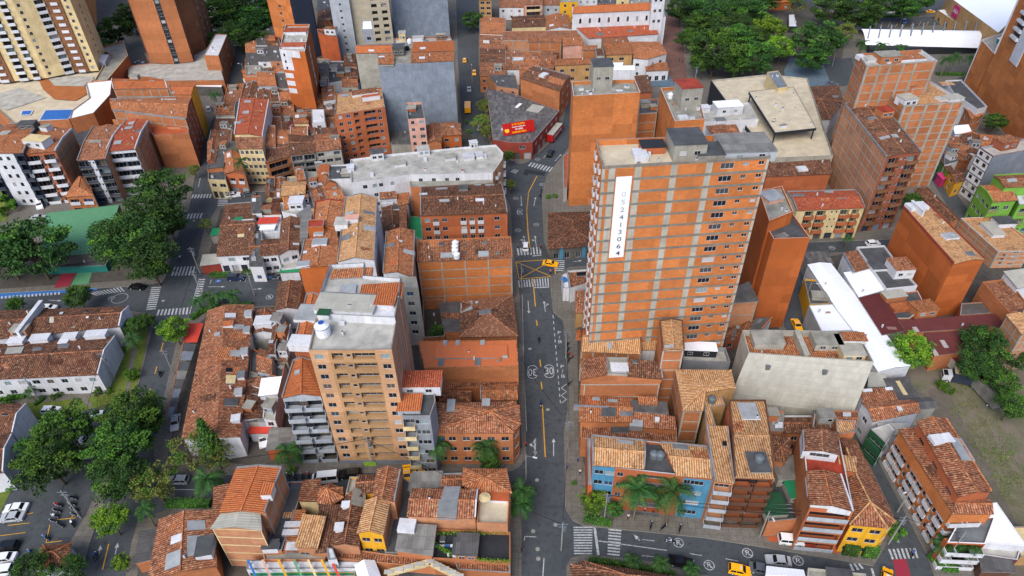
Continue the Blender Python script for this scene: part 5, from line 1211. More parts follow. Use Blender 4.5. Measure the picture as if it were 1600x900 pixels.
bld('pink_wall_house','house with humped orange tile roof and washed pink side wall','house','20',[(322,222),(420,218),(448,280),(320,288)],9,'gu:tile_orange','pink',rise=.9)
bld('brick_house','brick house with concrete frame right of the washed pink wall','house','20',[(440,290),(530,290),(530,312),(440,315)],8,'gu:tile_mid','brick',grid=[(2,1,2)])
r=empty('church',U(1000/1,45)*1,0,'long white church with orange tile roofs, arched clerestory windows and a tower','church');r.location.z=0
bld('','','','20',[(382,48),(872,20),(884,62),(378,86)],15,'gu:tile_new','white',root=r,rise=1.6,rim=(3,),rimm='white')
bld('','','','20',[(378,152),(880,115),(912,213),(482,240)],7,'mf:tile_red','white',root=r,rise=2.2,sky=[(.25,.4,.5,5,'pink',.25),(.72,.4,.5,5,'pink',.25)])
bld('','','','20',[(878,-80),(950,-84),(962,-50),(882,-46)],24,'hip:white','white',root=r,rise=2.5,fac=[(2,3,'w30:1.2 w70:1.2',{'zb':10,'st':'dark'})])
bld('','','','20',[(880,65),(955,62),(962,105),(885,112)],13,'flat:white','white',root=r,par=.3)
Pn,_h=local(r,'20',[(382,48),(872,20),(884,62),(378,86)],15)
for k in range(8):
 q=face_pt(Pn,2,.1+.86*k/7.3,10.6,.05);A,B=Pn[3],Pn[2];rot=math.atan2((B-A).y,(B-A).x);m=MB()
 pts=[(-.5,0,0),(.5,0,0),(.5,0,1.6),(.35,0,2.),(0,0,2.2),(-.35,0,2.),(-.5,0,1.6)]
 m.face(pts,'window_glass');m.bar((-.6,0,-.05),(.6,0,-.05),.14,.12,'concrete_light');o=m.build('arched_window',r,q);o.rotation_euler=(0,0,rot)
bld('tan_house','tan house under a broad tile roof with dark upper windows, below the church aisle','house','20',[(560,240),(715,232),(752,338),(590,345)],9.5,'gu:tile_orange','tan_paint',fac=[(2,3,'w20:2 w60:2')],rise=.9)
bld('concrete_side_house','stained concrete gable wall house left of the tan house','house','20',[(520,300),(562,300),(580,350),(530,350)],10,'flat:tile_old','concrete',par=.1)
bld('white_gable_house','white house with orange tile roof and cut-out terrace at the plaza','house','20',[(740,262),(925,262),(966,335),(850,370),(760,365)],8,'fan:tile_orange','white',rise=1.3,fac=[(2,2,'w30 w70'),(3,2,'w30')])
bld('arched_house','white single-storey annex with three arched openings facing the plaza','house','20',[(835,400),(965,390),(978,438),(840,446)],4.5,'mf:tile_orange','white',rise=.6,fac=[(2,1,'f18:1.6 f50:1.6 f82:1.6')])
bld('brown_slope_house','brown sloping tile roof right behind the tall orange tower penthouse','house','20',[(770,475),(850,470),(875,575),(800,580)],9,'mr:tile_old','orange_render',rise=.8)
bld('white_pavilion','white angular rooftop pavilion with a band of glass beside the grey penthouse','building','20',[(612,390),(700,388),(695,408),(770,406),(775,440),(628,440)],12,'flat:sheet_white','white',par=.15,fac=[(3,4,'w30:3 w75:3')])
bld('yellow_wall_house','small ochre house with dark windows behind the tower penthouse','house','20',[(270,370),(480,365),(490,400),(270,410)],7.5,'gu:tile_orange','tan_paint',rise=.6,fac=[(2,2,'w20:1.6 w50:1.6 w92')])
bld('white_tank_house','low white house with pipes along the roof at the street corner','house','20',[(0,350),(70,348),(75,375),(0,380)],8,'flat:white','brick',grid=[(2,2,2)])
r=bld('brown_gable_building','orange sided building with a patched brown tile roof turned towards the bus street','building','20',[(140,415),(365,475),(298,572),(55,488)],11,'gu:tile_old','brick',wm={2:'brick',1:'orange_render'},rise=1.,fac=[(1,3,'w30 w75')],sky=[(.45,.55,2.4,3.6,'white',.6),(.8,.6,7,4.4,'tile_orange',.3)],rim=(0,))
r=bld('market_building','broad old building with patched grey sheet roof and red shop walls','market building','',[(760,138),(802,146),(874,173),(832,222),(800,223),(770,218)],6.5,'flat:sheet_old','red_paint',par=.15,fac=[(2,2,'w12:1.4 w30:1.4 w50:1.4 w70:1.4 w88:1.4',{'shop':6}),(3,2,'w50:2',{'shop':2})],sky=[(.45,.36,1.2,4,'sheet_white',.25),(.3,.8,5,1,'white',.5),(.68,.42,5,6,'sheet_light',.22)])
b0,b1=U(786,211,6.7),U(835,203,6.7);d=b1-b0;L=d.length
r=empty('banner',b0.lerp(b1,.5),math.atan2(d.y,d.x),'red advertising banner with white and yellow lettering on the grey sheet roof','banner')
m=MB();hh=3.6;sl=math.radians(62)
m.box((0,0,-.02),(L,.12,.05),'red_paint');m.face([(-L/2,-.9,.05),(L/2,-.9,.05),(L/2,.9,hh),(-L/2,.9,hh)],'car_red');m.face([(-L/2,.9,hh),(L/2,.9,hh),(L/2,-.8,.05),(-L/2,-.8,.05)],'steel')
m.build('banner_sheet',r)
for tx,sz,zz,mt in(('SI TE GUSTA',.85,.82,'car_yellow'),('VOLVER A SABANETA',.5,.6,'white_clean'),('YA ERES',.8,.4,'white_clean'),('SABANETERO',.85,.16,'car_yellow')):
 me=text_mesh(tx,sz);me.materials.clear();me.materials.append(M(mt));o=link('lettering',me,r);sp=Vector((0,1.8,hh-.05));o.location=Vector((0,-.9,.05))+sp*zz+Vector((0,-.05,.03));o.rotation_euler=(math.atan2(sp.z,sp.y),0,0)
m=MB();sp=Vector((0,1.8,hh-.05));c0=Vector((-L*.38,-.9,.05))+sp*.4+Vector((0,-.05,.02));m.cyl(c0,c0+Vector((0,-.02,.015)),.8,.8,'car_yellow',14);m.build('emblem',r)
r=bld('orange_block_tower','tall plain orange block with grey penthouse and planted roof terrace, left of the big tower','tower','20',[(372,508),(768,495),(802,576),(384,600)],(3,368,1290),'flat:deck','brick_vivid',par=1.,rimm='coping_white',wm={1:'brick_light'},grid=[(1,2,9)],rooms=[(.46,.05,5.6,6,6.4,'concrete','deck_dark')],sky=[(.25,.55,1.6,1.2,'white',.2),(.72,.6,2,1.4,'white',.2),(.14,.4,1.4,.7,'panel',.6),(.85,.3,1.6,1.6,'panel',.5)])
bld('lobby_fringe','strip of little balconies and shops at the foot of the tall plain orange block','building','21',[(320,70),(352,50),(345,270),(325,280)],5,'flat:terracotta','white',par=.3)
bld('grid_side_block','concrete framed brick side block with a cluttered grey roof between two orange towers','building','20',[(800,622),(915,615),(908,702),(790,710)],24,'flat:deck_dark','brick',grid=[(2,1,8)],rooms=[(.3,.4,3,2.4,1.6,'concrete','sheet_grey'),(.75,.6,2,2,1,'brick','deck')])
bld('orange_roof_tower','second plain orange tower with a khaki stair box and red roof','tower','20',[(928,548),(1150,530),(1206,742),(1018,757)],31,'flat:deck','brick_vivid',par=1.,rimm='coping_white',rooms=[(.6,.45,6,6.5,6,'concrete','roof_red')],sky=[(.35,.85,2.6,2,'white',.6),(.62,.88,1.6,1,'panel',.7),(.9,.65,.9,.9,'panel',.9)],tanks=[(.2,.25,'white','white water tank next to the khaki stair box')])
bld('white_roof_house','white walled house with pale roof room beside the rooftop car park','building','20',[(1168,660),(1480,640),(1542,745),(1200,762)],12,'flat:deck_light','white',par=.6,rimm='coping_white',rooms=[(.5,.4,9,5,3,'white','sheet_white'),(.08,.25,3,3,1.6,'white','white'),(.3,.95,3,2.2,1,'white','panel_dark')])
bld('small_tile_roof','small red tile roof with a white upstand in front of the pale roof room','house','20',[(1215,785),(1395,775),(1420,830),(1250,835)],10,'mf:tile_mid','white',rise=.5,rim=(0,),rimm='white')
bld('white_stair_block','white stepped side block at the right shoulder of the big tower','building','20',[(1420,770),(1540,765),(1600,840),(1480,850)],9,'flat:deck_light','white',fac=[(2,3,'w30 w70')])
r=bld('rooftop_car_park','shopping building with a large cream rooftop car park','building','',[(1111,125),(1200,116),(1262,122),(1302,243),(1206,247),(1140,165)],10,'flat:deck_cream','concrete_light',par=.7,rimm='coping',wm={5:'black_paint',4:'black_paint'})
for px,py,lb in((1160,127,'left'),(1178,140,'middle'),(1190,155,'right')):pole(px,py,'short dark lamp post on the cream car park deck, %s one'%lb,3,None,'lamp_post',False)if False else None
r=bld('raised_deck','raised cream canopy deck with black vent pipes over the rooftop car park','canopy','',[(1170,143),(1240,135),(1276,200),(1211,207)],13.6,'flat:deck_cream','black_paint',z0=12.7,par=.1,sky=[(.15,.75,.5,.5,'black',.8),(.4,.3,.4,.4,'black',.8),(.9,.2,.5,.5,'black',.9),(.35,.6,.4,.4,'black',.8),(.25,.9,2.4,1.3,'sheet_grey',.8),(.75,.55,.4,.4,'black',.8),(.9,.92,.5,.5,'black',1.),(.05,.2,.5,.5,'black',.9)])
Pd,_=local(r,'',[(1170,143),(1240,135),(1276,200),(1211,207)],13.6)
for p in Pd:m=MB();q=p*.94;m.cyl((q.x,q.y,9),(q.x,q.y,12.8),.25,.25,'black_paint',8);m.build('post',r)
m=MB();m.poly([(p.x,p.y,12.7)for p in Pd],'concrete_dark');m.build('soffit',r)
bld('access_tower','narrow cream stair tower with a dark glass roof at the car park corner','building','30',[(-5,450),(65,440),(125,540),(60,552)],15,'flat:steel','cream',par=.3)
bld('old_tile_house','broad old brown tile roof between the car park and the framed brick towers','house','30',[(150,552),(440,535),(470,640),(390,745),(270,752),(210,650)],6.5,'fan:tile_old','white',rise=1.5,sky=[(.72,.4,2,1),(.75,.62,4,2,'tile_dark')])
bld('orange_side_hall','hall with a long brown tile roof and bare orange wall behind the big tower','hall','31',[(-10,125),(385,98),(392,185),(-10,205)],9.5,'mf:tile_old','orange_render',rise=.7,sky=[(.55,.6,3,2.4,'white',.6)])
TW=[(932,222),(1012,215),(1052,214),(1196,207),(1204,245),(1181,250),(1133,248),(1130,263),(1052,264),(941,256)]
TW=[(931,218),(1197,208),(1204,244),(941,260)]
hT=54.
r=bld('numbered_tower','big orange brick tower with concrete grid carrying a tall white telephone number banner','tower','',TW,hT,'flat:deck_cream','brick_vivid',par=1.2,rimm='coping',fac=[(2,20,'w75:2.5 s86:1. s95.5:1.1',{'st':'white'}),(3,20,'d25:1.6 d75:1.8',{'bs':'white'})],grid=[(2,[.0,.06,.215,.43,.64],20,'concrete_light',1.2,.55),(2,[.99],20,'concrete_light',.5,.55)],rooms=[(.51,.45,6,6.5,3.4,'concrete','deck_dark'),(.32,.3,4.4,3,1.4,'orange_render','black_paint'),(.64,.6,5,5,1.4,'concrete','deck_dark'),(.86,.5,9.4,7.4,1.8,'grey_white','sheet_grey')],sky=[(.24,.55,2.6,3.4,'white',1.1)])
Pt,_=local(r,'',TW,hT)
A,B=Pt[3],Pt[2];dT=(B-A).normalized();rzT=math.atan2(dT.y,dT.x);LT=(B-A).length
u0,u1=.088*LT,.182*LT;fl_=(hT-.35)/20;zb1,zb0=hT-2.3,hT-2.3-12.*2.0
zb0=hT-20.6
nT=Vector((dT.y,-dT.x));c=A+dT*((u0+u1)/2)+nT*.12;orgT=Vector((r.location.x+c.x,r.location.y+c.y,zb0))
bn=empty('number_banner',orgT,rzT,'tall white vertical banner reading 3052413064 on the big orange tower','banner')
m=MB();m.box((0,.02,0),(u1-u0,.05,zb1-zb0),'white_clean');m.build('banner_sheet',bn)
GR=['d6d8da','cdd0d4','b0b4b8','9a9ea4','888d94','787d86','666c76','575e6a','4a5260','3e4654','343c4a']
for k,ch in enumerate('3052413064'):
 N=NT('digit_ink',.8,.1);N.b.inputs['Base Color'].default_value=lin(GR[k+1 if k else 0])
 me=text_mesh(ch,1.45);me.materials.clear();me.materials.append(N.m);o=link('digit',me,bn);zz=(zb1-zb0)*(1-.115-.0925*k);o.location=(.25,-.03,zz);o.rotation_euler=(math.pi/2,0,0);o.scale=(1.25,1,1)
bld('tower_courtyard','courtyard terrace with grey corrugated canopy at the foot of the big tower','terrace','22',[(1075,362),(1335,372),(1365,462),(1068,455)],7,'flat:deck_light','grey_paint',par=1.1,rooms=[(.32,.2,8,2.6,2,'black_paint','sheet_white')])
bld('pigeon_loft_house','narrow old tile house with ochre side stairs below the big tower','house','22',[(400,20),(470,20),(465,150),(400,155)],5,'mf:tile_mid','tan_paint',rise=.5)
bld('corner_kiosk','small corner building with tile roof and blue and white front beside the box junction','house','21',[(345,790),(470,780),(470,870),(365,900)],5,'flat:tile_mid','white',par=.6,rimm='coping',sky=[(.75,.25,3,1.5,'black',.3)])
bld('corner_annex','white and blue strip building below the corner kiosk','house','21',[(310,815),(345,800),(360,900),(320,900)],4.5,'flat:white','white',par=.3,sky=[(.4,.4,1.6,2,'paint_blue',.2)])
bld('old_corner_house','single-storey corner house with a large sagging brown hip roof and blue doors','house','',[(859,334),(930,332),(932,382),(858,388)],4.2,'hip:tile_old','cream',rise=1.6,over=.5,fac=[(2,1,'f15:1.4 f38:1.4 f62:1.4 f85:1.4'),(3,1,'f50:1.4')],wm={2:'concrete_dark'},zones={2:[(.22,.3,'blue_paint'),(.7,.78,'blue_paint')]})
r=bld('framed_tower','rear framed brick tower with mixed roof hatches and narrow windows on its left side','tower','30',[(560,335),(960,308),(1062,378),(616,412)],38,'flat:deck_light','brick',par=.8,rimm='coping',grid=[(2,[.02,.2,.34,.53,.7,.97],14,'concrete',.7),(3,2,14,'concrete',.4)],wm={1:'white'},fac=[(3,14,'s80:.8',{'st':'white'})],rooms=[(.36,.55,6.5,4.4,2.2,'brick','deck'),(.16,.4,4,3,.8,'white','deck_light')],sky=[(.7,.5,8,5,'tile_orange',.8),(.5,.1,5,1,'white',.9),(.02,.2,2,2,'white',1)])
r=bld('framed_tower','widest framed brick tower with white penthouse, roof hatches and a smooth right edge','tower','30',[(700,540),(1010,500),(1232,635),(850,662)],(2,1004,1160),'flat:tile_light','brick',par=.8,rimm='coping',grid=[(2,[.02,.16,.38,.60,.80,.98],12,'concrete',.8),(3,2,12)],wm={1:'white'},rooms=[(.12,.8,4.5,4,2.2,'white','sheet_light'),(.45,.35,5.4,3.4,3,'brick','deck_dark'),(.93,.8,5,3,1,'white','sheet_light')],sky=[(.1,.1,4,3,'sheet_light',1.2),(.7,.1,4,2.6,'sheet_light',1),(.8,.75,4,3,'sheet_light',.5)])
r=bld('framed_tower','front framed brick tower with stacked brown balconies facing the side street','tower','',[(1320,163),(1372,156),(1439,238),(1385,245)],(3,1336,364),'gv:tile_old','brick_red',wm={3:'brick_light',2:'brick_red'},grid=[(3,9,9,'concrete_light')],rim=(0,1,3),rise=.6,fac=[(2,9,'b24:3.2 s47:.6 s60:.6 b80:3.2',{'bs':'brown','st':'white','shop':3})],sky=[(.45,.36,4.4,1.6,'panel_dark'),(.3,.72,3,1.4,'panel'),(.55,.72,3,1.8,'panel')],rooms=[(.75,.33,4,3.4,2.2,'brick','roof_red')])
r=bld('cream_balcony_block','cream block with orange curved balconies under a long rusty red roof','apartment block','31',[(118,302),(540,290),(604,398),(182,416)],(3,262,600),'gu:tile_red','cream',rim=(0,1,3),rise=.7,fac=[(2,4,'b19:2.4 b37:2.6 s53:.5 s60:.5 b72:2.6 b88:2',{'bs':'orange','shop':6})],sky=[(.12,.25,3.4,1.4,'panel_dark'),(.6,.1,2.4,1,'panel')])
r=bld('plain_orange_tower','plain orange tower with a grey flat roof to the right of the numbered tower','tower','',[(1200,342),(1238,332),(1266,371),(1209,373),(1196,352)],27,'flat:deck_dark','orange_paint',par=.5,rimm='pink',sky=[(.3,.85,3,1.6,'sheet_grey',.3)],wm={3:'orange_paint'})
bld('stair_head','higher orange rear part of the plain tower with glass roof and pink parapet','tower','',[(1186,298),(1222,290),(1240,330),(1202,345)],30,'flat:deck','orange_paint',par=.5,rimm='pink',rooms=[(.4,.3,4,4,.9,'pink','panel')])
bld('framed_low_house','low brick house with concrete frame and dark sheet roof at the orange tower foot','house','22',[(1395,10),(1480,-40),(1535,80),(1380,92)],12,'mf:sheet_dark','brick_light',grid=[(2,1,3)],rise=.6)
patch('between the two orange towers and the warehouse','22',[(1350,210),(1620,200),(1560,260),(1340,300)],3,1,(4,6),'old',seed=30)
GT=[(1524,150),(1640,112),(1800,330),(1672,338)]
r=bld('giant_orange_tower','huge plain orange tower filling the upper right corner with white balcony strips','tower','',GT,60,'flat:deck','brick_vivid',base=True)
Pg,_=local(r,'',GT,0)
def ufr(x,y):q=U(x,y,0)-r.location;return(Vector((q.x,q.y))-Pg[0]).length/(Pg[3]-Pg[0]).length
ua,ub,uc=ufr(1542,173),ufr(1551,185),ufr(1534,163)
for k in range(6):panel(r,Pg,3,uc,ua,26+k*2.8,26.9+k*2.8,'white','balcony',1.)
for k in range(6):panel(r,Pg,3,uc,ua,27+k*2.8,28.6+k*2.8,'black','window',.03)
panel(r,Pg,3,ua,ub,19.5,60,'white','white_strip',.3);panel(r,Pg,3,0,.012,17,60,'white_clean','edge_strip',.06)
bld('lower_wing','lower wing of the giant orange tower with roof terrace and white left edge','building','',[(1506,127),(1560,108),(1580,132),(1523,149)],17,'flat:deck_light','brick_vivid',base=True,par=1.,rimm='white_clean',wm={0:'white_clean'},zones={3:[(0,.06,'white_clean')]},rooms=[(.5,.5,5,4,1.6,'teal','sheet_white')])
bld('grey_deck_building','low building with a grey deck and white rim between framed towers and the giant tower','building','30',[(1108,502),(1208,497),(1372,665),(1310,682),(1160,580)],9,'flat:deck_dark','white',par=.5,rimm='coping_white',sky=[(.25,.1,5,3,'tile_light',.2)])
bld('arched_brick_house','small brick house with a tile roof and two arched windows near the giant tower','house','30',[(1220,665),(1290,655),(1345,715),(1270,745)],6.5,'gu:tile_orange','brick',fac=[(2,2,'w30 w75'),(3,2,'w50')],rise=.5)
patch('between the framed towers and the giant tower','30',[(1130,840),(1640,870),(1700,1010),(1110,960)],5,1,(4,6),'tile',seed=31)
patch('above the market street','31',[(1100,20),(1310,10),(1270,90),(1100,140)],2,2,(4,6),'old',seed=32)
bld('grey_wall_house','white shed roofs under the giant tower wall','house','30',[(1160,790),(1250,780),(1270,830),(1170,838)],5,'mf:sheet_white','white',rise=.4)
r=empty('station_canopy',(0,0,0),0,'long curved white canopy with a row of slanting grey fins','canopy')
a0,a1,b0,b1=(1345,48),(1520,37),(1355,78),(1532,74);m=MB();A0,A1=U(1345,47,7.5),U(1536,50,7.5);B0,B1=U(1352,70,3.2),U(1528,75,3.2);n=10
r.location=A0;
def arc(P,Q,k):t=k/n;q=P.lerp(Q,t);q.z=3.2+(4.8)*math.cos(t*math.pi/2)**.8;return q-A0
for k in range(n):
 m.face([arc(A0,B0,k+1),arc(A1,B1,k+1),arc(A1,B1,k),arc(A0,B0,k)],'sheet_white')
m.prism([tuple((p-A0).xy)for p in(U(1352,76,0),U(1533,70,0),U(1530,84,0),U(1356,87,0))],-7.5,-4.5,'black_paint');m.build('canopy_roof',r)
for k in range(11):
 p=U(1356+16.7*k,60-1.2*k*.8,6.8)-A0;m=MB();m.bar(p,p+Vector((1.2,3.2,4.2)),.5,.5,'steel');m.build('fin',r)
r=bld('supermarket','supermarket hall with white sheet roof, tan wall and a pink sign','supermarket','30',[(1130,-60),(1600,-60),(1590,60),(1440,205),(1160,0)],12,'flat:sheet_white','tan_paint',par=.3,rimm='coping_white')
Ps,_=local(r,'30',[(1130,-60),(1600,-60),(1590,60),(1440,205),(1160,0)],12)
A,B=Ps[4],Ps[3];d=(B-A);L=d.length;nn=Vector((d.y,-d.x)).normalized();q=A.lerp(B,.14)+nn*.3
sg=empty('wall_sign',(r.location.x+q.x,r.location.y+q.y,8.6),math.atan2(d.y,d.x),'pink and white square sign on the tan supermarket wall','sign');m=MB();m.box((0,0,-2.6),(5.6,.2,5.2),'magenta');m.build('sign_board',sg)
me=text_mesh('ARA',2.4);me.materials.clear();me.materials.append(M('white_clean'));o=link('lettering',me,sg);o.location=(0,-.13,0);o.rotation_euler=(math.pi/2,0,0)
bld('entrance_wing','low wing with a white strip roof and dark openings along the supermarket wall','building','30',[(1060,62),(1115,55),(1350,205),(1290,215)],5,'flat:sheet_white','tan_paint',par=.2,fac=[(3,1,'f10:2 f30:3 f55:3 f80:3')])
bld('ticket_kiosk','small tile-roofed hut at the left end of the long white canopy','kiosk','30',[(505,118),(575,110),(595,145),(540,155)],3.2,'hip:tile_mid','white',rise=.8)
bld('guard_hut','tiny grey metal hut beside the small car park','kiosk','30',[(620,112),(672,110),(684,135),(645,140)],3,'flat:sheet_light','steel',par=.1)
bld('orange_cafe','orange roofed open cafe stalls at the top edge near the park','kiosk','30',[(10,-10),(140,-15),(150,10),(20,20)],4,'gu:tile_new','orange_paint',fac=[(2,1,'w25 w75')])
bld('news_kiosk','dark kiosk with a white canopy on the paved strip beside the park','kiosk','30',[(130,90),(165,88),(180,165),(130,165)],3.2,'flat:white','black_paint',par=.1)
bld('green_shop','green fronted market house with a brown tile roof on the market street','shop','31',[(1085,95),(1115,88),(1150,160),(1120,175)],4.5,'mr:tile_old','green_paint',rise=.5,fac=[(3,1,'f30 f70')])
bld('ochre_shop','ochre shop with a brown roof next to the pink awning','shop','31',[(1130,170),(1190,160),(1225,225),(1170,245)],5,'gu:tile_old','gold',rise=.5,fac=[(3,2,'w50:2'),(2,1,'w50')])
bld('pink_awning','bright pink awning on the market street','awning','31',[(1062,185),(1085,180),(1112,215),(1092,225)],2.8,'mf:magenta','magenta',rise=.3)
r=bld('white_blue_block','white corner block with navy bands and a blank dark grey side wall','apartment block','31',[(1322,18),(1400,72),(1640,30),(1640,-30)][0:1]+[(1620,-40),(1720,20),(1408,76)],16,'flat:deck_light','grey_paint',par=.8,rimm='red_paint',wm={3:'white',2:'steel'},fac=[(3,6,'w25:1.3 w72:1.3',{'st':'dark'})],grid=[(3,[.01,.99],6,'navy',.3)],rooms=[(.45,.2,6,4,2.6,'brick_red','tile_mid')])
r=bld('green_block','bright green apartment block with terracotta roof and curved tan balconies','apartment block','31',[(1318,262),(1480,258),(1552,350),(1405,362)],11,'gu:tile_orange','green_paint',fac=[(3,3,'w20 w50 w80'),(2,3,'d18:2.6 w72:1.6',{'bs':'tan'})],rise=.6,rim=(3,),rimm='green_paint')
bld('green_block_annex','upper green annex with brown tile roof behind the bright green block','apartment block','31',[(1412,200),(1640,188),(1640,262),(1480,272)],13,'gu:tile_mid','green_paint',rise=.6,rim=(0,),rimm='green_paint',sky=[(.35,.5,3,3,'panel')])
bld(A_,'green block wing at the right edge with tan balconies and white roof terrace','apartment block','31',[(1545,300),(1700,290),(1740,370),(1570,380)],10.5,'flat:white','green_paint',fac=[(2,3,'d30:2.6 d75:2.6',{'bs':'tan'})],par=.6)
r=bld('big_orange_block','large block with bare orange walls, peach tile roof and a white walled terrace','apartment block','',[(1412,324),(1450,320),(1538,405),(1490,412)],(2,1500,491),'gv:tile_light','orange_paint',rim=(0,1,3),rimm='red_paint',rise=.6,sky=[(.55,.62,3.4,2.4,'panel',.5),(.6,.92,3,1.6,'panel_dark',.4),(.4,.05,5,3,'white',.7)],rooms=[(.25,.12,.4,5,1.8,'white','white')])
bld('framed_block','brick and concrete framed house with peach roof at the right edge','apartment block','31',[(1205,462),(1440,452),(1640,600),(1640,668),(1440,672)],(4,1385,778),'flat:tile_light','brick_light',par=.5,rimm='coping_white',grid=[(4,4,4,'concrete_light'),(3,3,4,'concrete_light')],fac=[(3,4,'s25:.8 w60:1.8')],rooms=[(.42,.4,3.4,6,1,'white','sheet_light'),(.8,.2,5,3.6,1.4,'white','deck_dark')])
bld('brown_gable_hall','long brown tile roof running behind the big orange block beside the market street','hall','31',[(920,290),(1000,280),(1195,470),(1130,500)],6,'gv:tile_old','brick',rise=1.)
bld('white_market_roof','long bright white sheet roof running down towards the vacant lot','market roof','',[(1262,414),(1298,412),(1422,572),(1372,581)],6,'gv:sheet_white','white',rise=.5,over=.1,fac=[(2,1,'f25:2.4 f70:2.4')])
bld('white_side_roof','square white sheet roof attached left of the long white roof','market roof','',[(1264,477),(1301,475),(1333,516),(1284,518)],6.5,'flat:sheet_white','grey_white',par=.1,rimm='coping_white')
bld('white_small_roof','white sheet roof house beside the grey flat-roofed courtyard block','house','',[(1320,427),(1360,421),(1382,452),(1342,464)],6.5,'mr:sheet_white','white',rise=.4)
r=bld('grey_courtyard_block','dark grey flat-roofed block around a small white courtyard well','building','31',[(555,642),(728,632),(805,738),(935,885),(740,905)],7.5,'flat:deck_dark','white',par=.5,rimm='coping_white',rooms=[(.3,.5,5,3,.8,'white','deck_dark'),(.75,.62,5,5,2.8,'white','tile_mid')])
bld('brown_tile_house','small house with a brown roof and a blue-grey strip beside the grey courtyard block','house','31',[(470,685),(555,665),(622,775),(535,800)],7,'mr:tile_mid','white',rise=.7,rim=(3,),rimm='blue_grey')
bld('old_lean_to','old grey lean-to roofs beside the plain orange tower street','shed','31',[(235,680),(370,675),(400,745),(255,755)],5,'mf:sheet_old','concrete',rise=.5)
bld('green_roof_terrace','cluttered dark roof terrace with plants next to the taxi street','house','32',[(225,-60),(345,-50),(385,95),(262,100)],5.5,'flat:deck_dark','yellow_paint',rooms=[(.6,.7,4,2.4,1,'concrete','deck')])
bld('maroon_roof','long maroon sheet roof beside the long white roof','market roof','32',[(560,45),(690,38),(855,262),(715,292)],6,'mr:sheet_maroon','concrete',rise=.5)
bld('rust_roof','broad patched maroon sheet roof with pale replacement sheets','market roof','32',[(815,205),(1420,165),(1480,235),(1240,270),(860,275)][:2]+[(1485,240),(870,278)],6,'mf:sheet_rust','brick',rise=.4,over=.1)
bld('rust_roof','front patched maroon sheet roof above a brick wall by the lot','market roof','32',[(985,285),(1250,268),(1200,400),(1040,425)],5,'mf:sheet_rust','brick',rise=.8,over=.1)
bld('patio_house','patio house with a small bright orange tile roof and white walled courtyards','house','32',[(690,45),(935,15),(985,110),(885,190),(800,190)],6,'flat:deck_dark','brick',par=.5,rimm='coping_white',rooms=[(.3,.25,5.4,2.4,1.6,'brick','sheet_light'),(.35,.6,5,2.4,.8,'tile_new','tile_new'),(.75,.75,5.4,3.6,2.2,'brick','tile_orange')])
bld('grey_deck_house','grey corrugated deck roof behind the big orange block','house','32',[(1210,95),(1380,85),(1425,155),(1200,170)],5,'flat:sheet_dark','brick',par=.2)
bld('brick_slope_block','long brick wall building stepping down the right edge','building','32',[(1340,-40),(1500,-60),(1700,200),(1560,210)],9,'flat:tile_mid','brick',par=.4,rimm='brick')
bld('white_edge_house','white house with grey roof at the right edge beyond the brick slope','house','32',[(1470,-20),(1640,-30),(1700,80),(1590,120)],11,'mf:sheet_green','white',rise=.6,fac=[(3,3,'w30 w70')],wm={})if False else bld('white_edge_house','white house with a dull green roof at the right edge','house','31',[(1480,800),(1620,780),(1680,880),(1560,900)],10,'mf:sheet_light','white',rise=.6,fac=[(3,3,'w30 w70')])
bld('framed_edge_block','brick and pale concrete framed block beside the dark trees at the right edge','apartment block','32',[(1495,172),(1640,165),(1720,270),(1590,290)],(3,1515,525),'gv:tile_light','brick_light',grid=[(3,3,5,'concrete_light'),(2,3,5,'concrete_light')],rise=.5)
r=bld('grey_warehouse','pale grey warehouse with a steep ribbed metal front and sunken tiled terrace','warehouse','32',[(-160,262),(560,268),(662,462),(-120,405)],16.5,'flat:tile_orange','concrete_light',par=1.6,rimm='concrete_light',wm={3:'concrete_light'},rooms=[(.87,.5,4.4,6,1.8,'cream','concrete_light'),(.7,.3,5.4,3.8,1.8,'concrete_light','deck'),(.2,.3,6,4,1.6,'concrete_light','deck'),(.47,.5,.8,7,1.9,'concrete_light','concrete_light'),(.92,.3,4.6,2.4,2.4,'white','tile_orange')])
Pw,_=local(r,'32',[(-160,262),(560,268),(662,462),(-120,405)],16.5)
F0,F1=U(*T('32',[(-240,700)])[0],5.5)-r.location,U(*T('32',[(530,790)])[0],5.5)-r.location
m=MB();top0,top1=Vector((*Pw[3],16.4)),Vector((*Pw[2],16.4));n=7;prev=None
for k in range(n+1):
 t=k/n;a,b=top0.lerp(F0,t),top1.lerp(F1,t);bulge=math.sin(t*math.pi)*1.1;a.z+=bulge;b.z+=bulge
 if prev:m.face([prev[0],a,b,prev[1]],'sheet_light',[(0,k*2.2-2.2),(0,k*2.2),(30,k*2.2),(30,k*2.2-2.2)])
 prev=(a,b)
g0,g1=Vector((F0.x,F0.y,0)),Vector((F1.x,F1.y,0));m.face([g0,g1,F1,F0],'concrete_light')
for(tp,ft,gd,w2)in((top1,F1,g1,Pw[2]),(top0,F0,g0,Pw[3])):
 k0=Vector((w2.x,w2.y,0));q=[gd,k0,Vector((w2.x,w2.y,16.3)),ft];m.face(q if tp is top1 else q[::-1],'white')
m.build('metal_front',r)
for k in(0,3):
 t=(k+.5)/5;m=MB();a=top0.lerp(top1,.12+.76*t).lerp(F0.lerp(F1,.12+.76*t),.3+.12*(k%3));m.box((a.x,a.y,a.z+.2),(.9,.7,1.1),'panel_dark');m.build('roof_vent',r)
